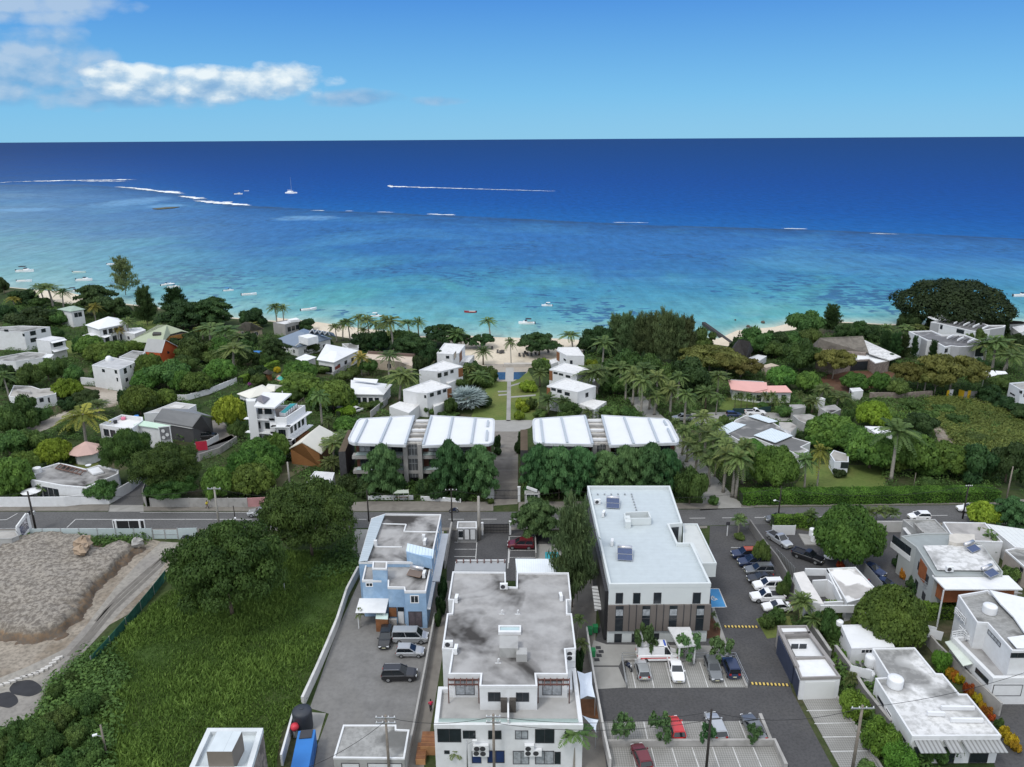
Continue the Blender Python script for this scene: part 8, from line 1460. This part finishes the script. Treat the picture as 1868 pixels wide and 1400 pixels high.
for k,(x,y) in enumerate(r0):p=at(cI,x,y,.03);c=single(MB().box((p.x,p.y,p.z+.15),(.9,.4,.3),.5 if k>8 else .3),'kerb_block',M('pale_kerb_block',(.50,.48,.45),.9,.12),'pale concrete kerb block in the line beside the tar pads','kerb block','kerb blocks along the dirt lane')
POLEC=M('concrete_pole',(.33,.31,.28),.9,.12,1.5);POLED=M('dark_timber_pole',(.035,.03,.028),.9,.2,1.5);POLEG=M('weathered_timber_pole',(.22,.19,.16),.9,.2,1.5);PTOP={}
def pole(key,base,top,f,label,mat,r_=.16,arm=None,lamp=None,gear=False):
 b=G(*f(*base));d=ray(*f(*top));h=(CP+d*(b.y/d.y)).z;root=thing('utility_pole' if not (lamp and not arm) else 'street_lamp',label,'pole' if not (lamp and not arm) else 'street lamp',b);t=b+Vector((0,0,h));PTOP[key]=t
 MB().tube([b,b+Vector((0,0,h*.5)),t],[r_,r_*.9,r_*.7],8).build('shaft',mat,root,True)
 if arm:
  for k in range(arm[0]):
   z=Vector((0,0,-.3-.7*k));MB().bar(t+z-Vector((arm[1]/2,.12,0)),t+z+Vector((arm[1]/2,-.12,0)),.12).build('crossarm',METAL if mat is not POLED else POLED,root)
   for s in (-.45,-.15,.15,.45):MB().lathe(t+z+Vector((arm[1]*s,-.12,.06)),[(.05,0),(.08,.08),(.05,.18),(.02,.24)],8).build('insulator',CLEANW,root)
 if lamp:e=t+Vector(lamp);e.z=b.z+h*lamp[2] if lamp[2]<1.01 else t.z;s_=Vector((t.x,t.y,e.z-.5));MB().tube([s_,e],.05,6).build('lamp_arm',METAL,root);MB().box(tuple(e),(.5,.28,.14),math.atan2(lamp[1],lamp[0])).build('lamp_head',CLEANW,root)
 if gear:
  for s in (-.5,.45):MB().lathe(b+Vector((s,-.1,h*.42)),[(.22,0),(.22,.7),(.1,.8)],10).build('transformer',DARKM if s<0 else METAL,root)
 return root
pole('a',(256,1045),(213,765),cE,'dark timber pole with cylinders beside the tilted billboard',POLED,.2,gear=True);pole('b',(1560,1040),(1528,735),cE,'tall concrete pole with crossarm at the roadside by the site',POLEC,.22,(1,2.4));pole('c',(1677,1035),(1664,868),cE,'thin dark pole with a white lamp by the dark spreading tree',POLED,.11,lamp=(.3,-.6,.55));pole('d',(1300,318),(1274,210),cN7,'short dark pole at the white wall corner',POLED,.1)
pole('e',(906,822),(885,600),cF,'dark timber pole beside the pale blue building',POLED,.15);pole('f',(1497,830),(1489,590),cF,'black pole with white crossarm and lamp beside the kiosk',POLED,.14,(1,2.2),lamp=(-1.4,.4,.7));pole('g',(1690,955),(1674,645),cF,'stout concrete pole between the kiosk and the lattice gate',POLEC,.3);pole('h',(346,580),(333,402),cF,'bare concrete post in the rough yard',POLEC,.22);pole('i',(632,728),(626,592),cG,'thin dark pole behind the feathery she-oak',POLED,.12)
pole('j',(338,500),(362,300),cH,'dark pole with a white lamp by the grey hatchback',POLED,.15,lamp=(-1.2,-.6,.62));pole('k',(1485,500),(1526,288),cH,'dark pole beside the white saloon on the road',POLED,.15,(1,1.2));pole('l',(1755,392),(1782,175),cH,'grey pole at the end of the long clipped hedge',POLEG,.15);pole('m',(1180,310),(1190,215),cH,'thin grey pole among the mango trees behind the hedge',POLEG,.07)
pole('n',(1085,1500),(1038,1018),cJ,'weathered pole with white insulators beside the low grey garage',POLEG,.17,(2,2.2));pole('o',(566,1470),(558,1060),cK,'weathered pole with a tangle of fittings in front of the white block',POLEG,.17,(2,1.6));pole('p',(396,1440),(388,1230),cK,'grey lamp post in front of the blue doors',METAL,.09,lamp=(.9,0,1.0));pole('q',(882,1480),(905,990),cL,'black pole standing between the lower bays',POLED,.17);pole('r',(538,1440),(617,1005),cM,'leaning timber pole with a crossarm beside the outer bays',POLEG,.2,(1,2.6));pole('s',(683,1335),(650,1130),cI,'grey lamp pole in the thicket at the meadow edge',POLEG,.14,lamp=(-.7,-.3,.75));pole('t',(310,1320),(298,1262),cF,'short white post in the meadow by the dark spreading tree',METAL,.07)
CABLE=M('black_cable',(.02,.02,.02),.7)
def cable(a,b,sag,label,r_=.028):
 n=14;pts=[a.lerp(b,k/n)-Vector((0,0,sag*4*(k/n)*(1-k/n))) for k in range(n+1)];single(MB().tube(pts,r_,5),'overhead_cable',CABLE,label,'cable','overhead cables',loc=a)
T=PTOP
for a,b,s,n in (('a','b',1.2,'from the billboard pole to the concrete pole'),('b','e',1.6,'from the concrete pole past the spreading tree'),('e','f',.9,'over the pale blue building to the black pole'),('f','i',1.2,'across the central driveway'),('i','j',1.8,'past the office roof to the lamp pole'),('j','k',1.8,'along the long clipped hedge'),('n','o',.9,'from the garage pole to the white block pole'),('o','q',1.2,'from the white block pole to the black car park pole'),('q','r',1.4,'from the black car park pole to the leaning pole')):cable(T[a]-Vector((0,0,.3)),T[b]-Vector((0,0,.3)),s,'sagging black cable '+n)
cable(T['r']-Vector((0,0,.3)),G(1990,1180,8),1.5,'sagging black cable from the leaning pole over the streaked roof');cable(T['n']-Vector((0,0,.8)),G(500,1420,7),1.0,'sagging black cable from the garage pole towards the blue generator');cable(T['o']-Vector((0,0,1.2)),T['q']-Vector((0,0,1.4)),1.2,'lower black cable between the white block pole and the car park pole');cable(T['k'],G(2000,880,9),1.2,'black cable from the road pole towards the picture edge');cable(T['a'],G(-120,905,9),.8,'black cable leaving the billboard pole to the left')
def board(c4_,label,face,f,posts,name='billboard',frame=WHITE,th=.25):
 """C4_: four corners (x, y, z): pixels with heights"""
 q=[G(*f(x,y),z) for x,y,z in c4_];ctr=sum(q,Vector((0,0,0)))/4;n=(q[1]-q[0]).cross(q[3]-q[0]).normalized();n=n if n.dot(CP-ctr)>0 else -n;r=thing(name,label,'billboard',(ctr.x,ctr.y,0));mb=MB()
 for k in range(4):j=(k+1)%4;mb.bar(q[k],q[j],.35,th,up=n)
 mb.build('frame',frame,r);i_=[ctr+(p-ctr)*.97 for p in q];s=MB().poly([p+n*.03 for p in i_]).poly([p-n*.03 for p in i_][::-1]);s.build('face',face,r)
 for p in posts:a=G(*f(*p[:2]));MB().bar(a,Vector((a.x,a.y,p[2])),.3).build('post',frame,r)
 return r,q,n
base=G(*cE(838,1098));base2=G(*cE(1008,1112));hz=lambda b,x,y: (lambda d: (CP+d*(b.y/d.y)))(ray(*cE(x,y)))
r=thing('billboard','wide black billboard face on two white posts above the site hoarding','billboard',(base+base2)/2);tl,tr,bl,br=hz(base,800,968),hz(base,1022,970),hz(base,815,1050),hz(base,1028,1056);tl.z=tr.z=(tl.z+tr.z)/2;bl.z=br.z=(bl.z+br.z)/2;bl.x=tl.x;br.x=tr.x
MB().bar((tl+bl)/2,(tr+br)/2,.12,tl.z-bl.z).build('face',M('black_board',(.015,.015,.017),.6,.1),r);mb=MB()
for a,b in ((tl,tr),(bl,br),(tl,bl),(tr,br)):mb.bar(a-Vector((0,.08,0)),b-Vector((0,.08,0)),.16,.16)
mb.build('frame',WHITE,r)
for k in (.09,.5,.86):x=tl.lerp(tr,k);y=bl.lerp(br,k);MB().bar(x-Vector((0,.13,-.1)),(Vector((y.x,y.y-.13,0)) if k != .5 else y-Vector((0,.05,0))),.3 if k != .5 else .06).build('post' if k != .5 else 'joint',WHITE,r)
def m_collage():
 m,nt,N,L,b=_new('billboard_picture');p=pos(nt);n=noise(nt,p,1.3,5.0,.7,.6);n2=noise(nt,p,.7,2.0);c=ramp(nt,n,[(.36,(.02,.02,.025)),(.47,(.13,.12,.13)),(.55,(.42,.40,.42)),(.66,(.75,.74,.76))]);c=mixc(nt,ramp(nt,n2,[(.55,0.0),(.62,.6)]),c,(.10,.12,.20));L.new(c,b.inputs['Base Color']);return m
pb=G(*cE(150,1140));d2=Vector((.45,.9,0)).normalized()
def onp(x,y):dd=ray(*cE(x,y));nn=Vector((d2.y,-d2.x,0));t_=(pb-CP).dot(nn)/dd.dot(nn);return CP+dd*t_
q=[onp(120,1020),onp(190,925),onp(214,1025),onp(148,1108)];nn=Vector((d2.y,-d2.x,0));r=thing('billboard','tilted picture billboard in a white frame beside the dark timber pole','billboard',pb);mb=MB()
for k in range(4):mb.bar(q[k],q[(k+1)%4],.5,.3,up=nn)
mb.build('frame',WHITE,r);c=sum(q,Vector((0,0,0)))/4;i_=[c+(p-c)*.9 for p in q];nv=nn if nn.dot(CP-c)>0 else -nn;MB().poly([p+nv*.12 for p in i_]).poly([p-nv*.12 for p in i_][::-1]).build('face',m_collage(),r);MB().bar(Vector((q[3].x,q[3].y,0)),q[3]+Vector((0,0,.3)),.4).build('post',WHITE,r);MB().bar(Vector((q[2].x,q[2].y,0)),q[2],.3).build('post',WHITE,r)
r=thing('bus_shelter','pale bus shelter on the pavement in front of the curved-roof block','bus shelter',at(cF,1130,672,.13));a,b=at(cF,1082,675,.13),at(cF,1190,672,.13)
shell([[(*cF(1080,622),2.5),(*cF(1190,620),2.5),(*cF(1184,598),2.7),(*cF(1110,600),2.7)]],.12).build('roof',M('sage_shelter',(.40,.44,.38),.7),r)
for k in range(4):p=a.lerp(b,k/3);MB().bar(p,p+Vector((0,0,2.4)),.12).build('post',M('cream_post',(.52,.50,.42),.8),r)
MB().bar(a+Vector((.2,.5,.5)),b+Vector((-.2,.5,.5)),.4,.08).build('bench',WOOD,r)
p=at(cG,1735,925);r=thing('sign_post','small black sign on a white post by the planted island','sign',p);MB().bar(p,p+Vector((0,0,2.4)),.14).build('post',WHITE,r);MB().box((p.x,p.y-.08,2.5),(.7,.06,.7)).build('sign_panel',DARKM,r)
for k,(a,b) in enumerate((((1015,402),(1258,405)),((1205,806),(1478,818)))):
 p,q=at(cL,*a,.06),at(cL,*b,.06);r=thing('speed_bump',('yellow and black speed bump nearer the office building','yellow and black speed bump beside the lodge')[k],'speed bump',(p+q)/2);MB().bar(p,q,.45,.09).build('base',M('bump_black',(.03,.03,.03),.8),r)
 for j in range(10):MB().bar(p.lerp(q,(j+.15)/10)+Vector((0,0,.03)),p.lerp(q,(j+.62)/10)+Vector((0,0,.03)),.47,.06).build('reflector',PAINTY,r)
tank(at(cJ,455,1112,.1),1.2,2.9,M('black_tank',(.035,.04,.05),.55,.15),'large black ribbed water tank above the blue generator')
a,b=at(cJ,425,1410,2.5),at(cJ,480,1130,2.5);d=(b-a);d.z=0;rz=math.atan2(d.y,d.x);c=(a+b)/2;r=thing('generator','bright blue generator box beside the black water tank','generator',(c.x,c.y,.1));BLU_=M('generator_blue',(.03,.17,.48),.5,.06);MB().box((c.x,c.y,1.35),(d.length,2.0,2.3),rz).build('cabinet',BLU_,r)
t_=a.lerp(b,.88);MB().box((t_.x,t_.y,2.56),(1.3,1.4,.12),rz).build('radiator_grille',DARKM,r);t_=a.lerp(b,.02);MB().box((c.x,c.y,.12),(d.length+.2,2.1,.22),rz).build('skid',DARKM,r);n_=Vector((d.y,-d.x,0)).normalized()
for k in (.2,.5,.8):t_=a.lerp(b,k)+n_*1.01;MB().box((t_.x,t_.y,1.3),(d.length*.26,.04,1.7),rz).build('door',M('generator_blue_door',(.025,.13,.40),.5),r)
p=at(cJ,398,1175,.1);r=thing('pressure_vessel','round red pressure vessel beside the blue generator','pressure vessel',p);MB().lathe(tuple(p),[(.12,1.0),(.4,1.08),(.52,1.4),(.4,1.75),(.12,1.85)],14).build('vessel',M('red_vessel',(.55,.04,.06),.5),r,True);MB().lathe(tuple(p),[(.3,0),(.3,.95)],10).build('stand',METAL,r)
for x,y,lab in ((62,455,'green wheelie bin by the dark louvred wall, farther back'),(100,440,'green wheelie bin against the dark louvred wall'),(82,610,'green wheelie bin beside the pale boundary wall')):
 p=at(cL,x,y,.05);r=thing('wheelie_bin',lab,'bin',p,'green bins beside the office');GRB_=M('bin_green',(.02,.20,.07),.6);MB().prism([(p.x-.33,p.y-.36),(p.x+.33,p.y-.36),(p.x+.33,p.y+.36),(p.x-.33,p.y+.36)],.12,1.05).build('body',GRB_,r);MB().box((p.x,p.y,1.1),(.74,.84,.1)).build('lid',GRB_,r)
for x,y,sx,sy,h,lab in ((103,1330,1.1,2.6,.8,'long tan timber crate beside the white block'),(163,1275,2.2,2.4,1.3,'stacked brown timber crate behind the long crate')):
 p=at(cK,x,y);r=thing('timber_crate',lab,'crate',p);MB().box((p.x,p.y,h/2),(sx,sy,h)).build('box',M('crate_tan',(.42,.22,.10),.8,.2),r)
 for k in range(4):MB().box((p.x,p.y-sy/2+sy*(k+.5)/4,h+.03),(sx,sy*.2,.05)).build('slat',WOOD,r)
def sail(pts,f,zs,label):
 q=[G(*f(*p),z) for p,z in zip(pts,zs)];c=sum(q,Vector((0,0,0)))/len(q);r=thing('shade_sail',label,'shade sail',(c.x,c.y,0));mb=MB();n=len(q)
 for k in range(n):
  a,b=q[k],q[(k+1)%n];m_=a.lerp(b,.5).lerp(c,.18);lo=Vector((0,0,-.25));mb.poly([a,m_,c+lo]);mb.poly([m_,b,c+lo])
 mb.build('cloth',M('sail_cloth',(.66,.72,.80),.8,.03),r)
 for p in q:MB().bar((p.x,p.y,0),p,.09).build('post',METAL,r)
sail([(1095,785),(1188,790),(1210,955),(1115,965)],cK,(3.2,3.0,2.8,3.2),'large white shade sail beside the stained block terrace');sail([(1130,1070),(1230,1098),(1215,1175)],cK,(3.0,2.8,2.4),'three-cornered shade sail below the large one');struct(MB().poly([at(cK,1110,965,.04),at(cK,1215,965,.04),at(cK,1235,1090,.04),at(cK,1125,1080,.04)][::-1]),'timber_deck',WOOD)
def table(p,label,col):
 r=thing('garden_table',label,'table',p);MB().lathe((p.x,p.y,.70),[(.75,0),(.75,.05)],14).build('table_top',col,r);MB().lathe(tuple(p),[(.3,0),(.06,.1),(.06,.7)],8).build('pedestal',col,r)
def chair(p,rz,label,col):
 r=thing('garden_chair',label,'chair',p,'red garden chairs behind the road wall');ORG[r]=Vector((0,0,0));r.rotation_euler=(0,0,rz);o=Vector((0,0,0));MB().box((0,0,.44),(.55,.55,.07)).build('seat',col,r,o0=o);MB().box((0,.27,.72),(.55,.07,.55)).build('backrest',col,r,o0=o)
 for x in (-.22,.22):
  for y in (-.22,.22):MB().bar((x,y,0),(x,y,.42),.06).build('leg',col,r,o0=o)
REDP=M('red_plastic',(.60,.03,.06),.5);
table(at(cE,378,790,.03),'red round table on the terrace behind the road wall',REDP)
for k,(dx,dy) in enumerate(((0,1.2),(1.2,0),(0,-1.2),(-1.2,0))):chair(at(cE,378,790,.03)+Vector((dx,dy,0)),(0,-1.57,3.14,1.57)[k],'red chair at the red round table, %s'%('far side','driveway side','road side','parasol side')[k],REDP)
table(at(cE,318,795,.03),'second red table nearer the white parasol',REDP)
def parasol(p,r_,mat,label,h=2.5):
 r=thing('parasol',label,'parasol',p);MB().tube([p,p+Vector((0,0,h))],.05,6).build('pole',METAL,r);MB().lathe((p.x,p.y,h-.55),[(r_,0),(r_*.55,.32),(.05,.6)],10).build('canopy',mat,r)
parasol(at(cE,235,825,.03),1.9,CLEANW,'white parasol behind the white road wall');parasol(at(cB,105,605),2.4,CANB,'blue parasol beside the tall hedge',2.8);parasol(at(cB,1545,960),1.2,CANB,'blue parasol beside the silver palm')
for k,(x,y,f) in enumerate(((30,560,cC),(60,562,cC),(185,585,cC),(215,588,cC),(240,580,cC),(225,570,cC),(270,585,cC),(300,578,cC),(390,560,cC),(1838,565,cB),(1860,562,cB),(1780,535,cB))):
 p=at(f,x,y,.02);r=thing('sun_lounger','dark sun lounger on the sand near the flat-topped almond tree','sun lounger',p,'sun loungers on the beach');MB().box((p.x,p.y,.35),(.7,1.5,.12)).build('mattress',M('lounger_dark',(.07,.065,.06),.8),r);MB().bar((p.x,p.y+.7,.4),(p.x,p.y+1.2,.85),.7,.1).build('backrest',MATS['lounger_dark'],r)
 for sx in (-.28,.28):MB().bar((p.x+sx,p.y-.6,0),(p.x+sx,p.y-.6,.3),.06).build('leg',METAL,r)
for x,y,lab in ((1010,525,'white sheet hung out to dry under the round mango tree, upper'),(1050,555,'white sheet hung out to dry beside the white cottage, lower'),(592,800,'white sheet drying on the line beside the long white house')):
 p=at(cM,x,y,2.0);single(MB().bar(p+Vector((-1.2,.4,.3)),p+Vector((1.2,-.5,.1)),.06,1.4),'hanging_sheet',CLEANW,lab,'sheet')
p=at(cH,660,745);single(MB().lathe((p.x,p.y,.1),[(.02,0),(.9,.05),(1.0,.2),(.6,.45),(.05,.55)],14),'upturned_dinghy',CLEANW,'white upturned dinghy on the asphalt beside the mango tree','dinghy')
for k,(x,y) in enumerate(((550,605),(572,612),(562,640))):tank(at(cH,x,y,.3),.6,1.5,CLEANW,'white water tank on the concrete pad beside the black pickup, %s'%('back left','back right','front')[k])
struct(MB().prism([tuple(at(cH,x,y)[:2]) for x,y in ((465,600),(590,610),(600,668),(505,668))],0,.25),'concrete_pad',CONCG)
p=at(cG,480,1065);struct(MB().poly([at(cG,x,y,.05) for x,y in ((445,1090),(445,1040),(540,1040),(540,1090))]),'swimming_pool',WATERP);struct(MB().poly([at(cG,x,y,.035) for x,y in ((385,1090),(385,985),(560,980),(560,1090))]),'pool_surround',CONCG)
struct(MB().poly([at(cB,x,y,.03) for x,y in ((250,745),(270,725),(320,730),(350,755),(300,762))][::-1]),'swimming_pool',M('turquoise_pool',(.10,.55,.48)));struct(MB().poly([at(cB,x,y,.02) for x,y in ((235,750),(262,718),(330,722),(372,760),(300,772))][::-1]),'pool_surround',M('pinkish_paving',(.40,.25,.20),.9))
for k in range(4):p=at(cL,(122,142,128,112)[k],(552,580,608,638)[k],.05);single(MB().box((p.x,p.y,p.z+.02),(.7,.6,.05)),'drain_cover',DARKM,'dark square drain cover in the plaza by the green bins','drain cover','drain covers in the plaza')
r_=at(cM,790,1290);single(MB().lathe(tuple(at(cM,875,1262,.3)),[(.05,0),(.4,.1),(.55,.3)],12),'satellite_dish',CLEANW,'white dish beside the awnings of the long house','satellite dish');single(MB().lathe(tuple(at(cE,628,590,3.3)),[(.05,0),(.45,.15),(.6,.4)],12),'satellite_dish',CLEANW,'white dish on the stained grey bungalow roof','satellite dish')
p=at(cE,1395,480);single(MB().bar(p+Vector((0,0,1.2)),p+Vector((2.4,.6,1.2)),.1,2.2),'red_banner',M('red_banner',(.45,.02,.05),.7),'red banner at the lane corner beyond the rain trees','banner')
p=at(cE,12,450);single(MB().bar(p+Vector((-3,0,1.4)),p+Vector((1.5,0,1.4)),.1,2.6),'red_hoarding',M('red_banner',(.45,.02,.05)),'red panel at the left picture edge among the trees','panel')
p=at(cC,175,652,.2);single(MB().box((p.x,p.y,.5),(9,1.6,1.0)),'pool_bench',M('pale_stone_bench',(.45,.42,.38),.85),'low pale stone bench beside the beach pool deck','bench')
SKIN=M('skin',(.24,.13,.08),.6,.05);HAIR=M('dark_hair',(.015,.012,.010),.7)
def person(p,rz,label,shirt,trousers,walk=.35,hold=None):
 J={'pel':(0,0,.95,.13),'wai':(0,0,1.12,.12),'che':(0,.02,1.35,.14),'nec':(0,.02,1.50,.055),'hea':(0,.04,1.62,.095),'cro':(0,.03,1.74,.075)}
 for s,n in ((-1,'l'),(1,'r')):
  st=walk*s;J.update({'hip'+n:(.10*s,0,.92,.095),'kne'+n:(.10*s,.10+st*.45,.50,.062),'ank'+n:(.10*s,st-.02,.09,.042),'toe'+n:(.11*s,st+.16,.04,.035),'sho'+n:(.20*s,.0,1.42,.055),'elb'+n:(.26*s,-st*.4,1.15,.042),'wri'+n:(.25*s,-st*.6+.12,.93,.030)})
  for k in range(4):J['f%d%s'%(k,n)]=(.25*s+(k-1.5)*.018,-st*.6+.16,.80+abs(k-1.5)*.012,.010)
  J['th'+n]=(.21*s,-st*.6+.17,.87,.011)
 E=[('pel','wai'),('wai','che'),('che','nec'),('nec','hea'),('hea','cro')]
 for n in 'lr':E+=[('pel','hip'+n),('hip'+n,'kne'+n),('kne'+n,'ank'+n),('ank'+n,'toe'+n),('che','sho'+n),('sho'+n,'elb'+n),('elb'+n,'wri'+n),('wri'+n,'th'+n)]+[('wri'+n,'f%d%s'%(k,n)) for k in range(4)]
 names=list(J);me=bpy.data.meshes.new('person');me.from_pydata([J[n][:3] for n in names],[(names.index(a),names.index(b)) for a,b in E],[]);o=bpy.data.objects.new('person',me);COL.objects.link(o);me.materials.append(SKIN)
 sk=o.modifiers.new('skin','SKIN');sv_=me.skin_vertices[0].data if me.skin_vertices else me.attributes and me.skin_vertices.new().data
 for i,n in enumerate(names):sv_[i].radius=(J[n][3],)*2;sv_[i].use_root=n=='pel'
 o.modifiers.new('subd','SUBSURF').levels=1;o.location=p;o.rotation_euler=(0,0,rz);tag(o,label,'person');Z=Vector((0,0,0))
 t=MB().tube([(0,0,.93),(0,.0,1.12),(0,.015,1.36),(0,.015,1.49)],[.165,.155,.19,.08],12);t.build('shirt',shirt,o,True,o0=Z);mb=MB()
 for s,n in ((-1,'l'),(1,'r')):mb.tube([J['sho'+n][:3],J['elb'+n][:3]],[.08,.062],8)
 mb.build('sleeves',shirt,o,True,o0=Z);mb=MB().tube([(0,0,.84),(0,0,1.0)],[.17,.165],12)
 for n in 'lr':mb.tube([J['hip'+n][:3],J['kne'+n][:3],J['ank'+n][:3]],[.115,.082,.065],8)
 mb.build('trousers',trousers,o,True,o0=Z);MB().lathe((0,.02,1.62),[(.115,-.02),(.118,.06),(.09,.14),(.02,.17)],10).build('hair',HAIR,o,True,o0=Z)
 for s in (-1,1):MB().box((s*.04,.145,1.645),(.022,.012,.014)).build('eye',HAIR,o,o0=Z)
 MB().box((0,.155,1.615),(.026,.03,.04)).build('nose',SKIN,o,o0=Z);MB().box((0,.142,1.57),(.05,.012,.012)).build('mouth',M('lips',(.2,.06,.05),.6),o,o0=Z)
 return o
person(at(cE,1472,888,.14),-1.57,'person in a bright yellow top walking past the grey block wall',M('yellow_shirt',(.62,.50,.03),.8),M('black_trousers',(.03,.03,.035),.8))
person(at(cK,162,1040,.05),.4,'person in a red shirt standing in the narrow garden beside the white block',M('red_shirt',(.55,.02,.08),.8),M('black_trousers',(.03,.03,.035)),.1)
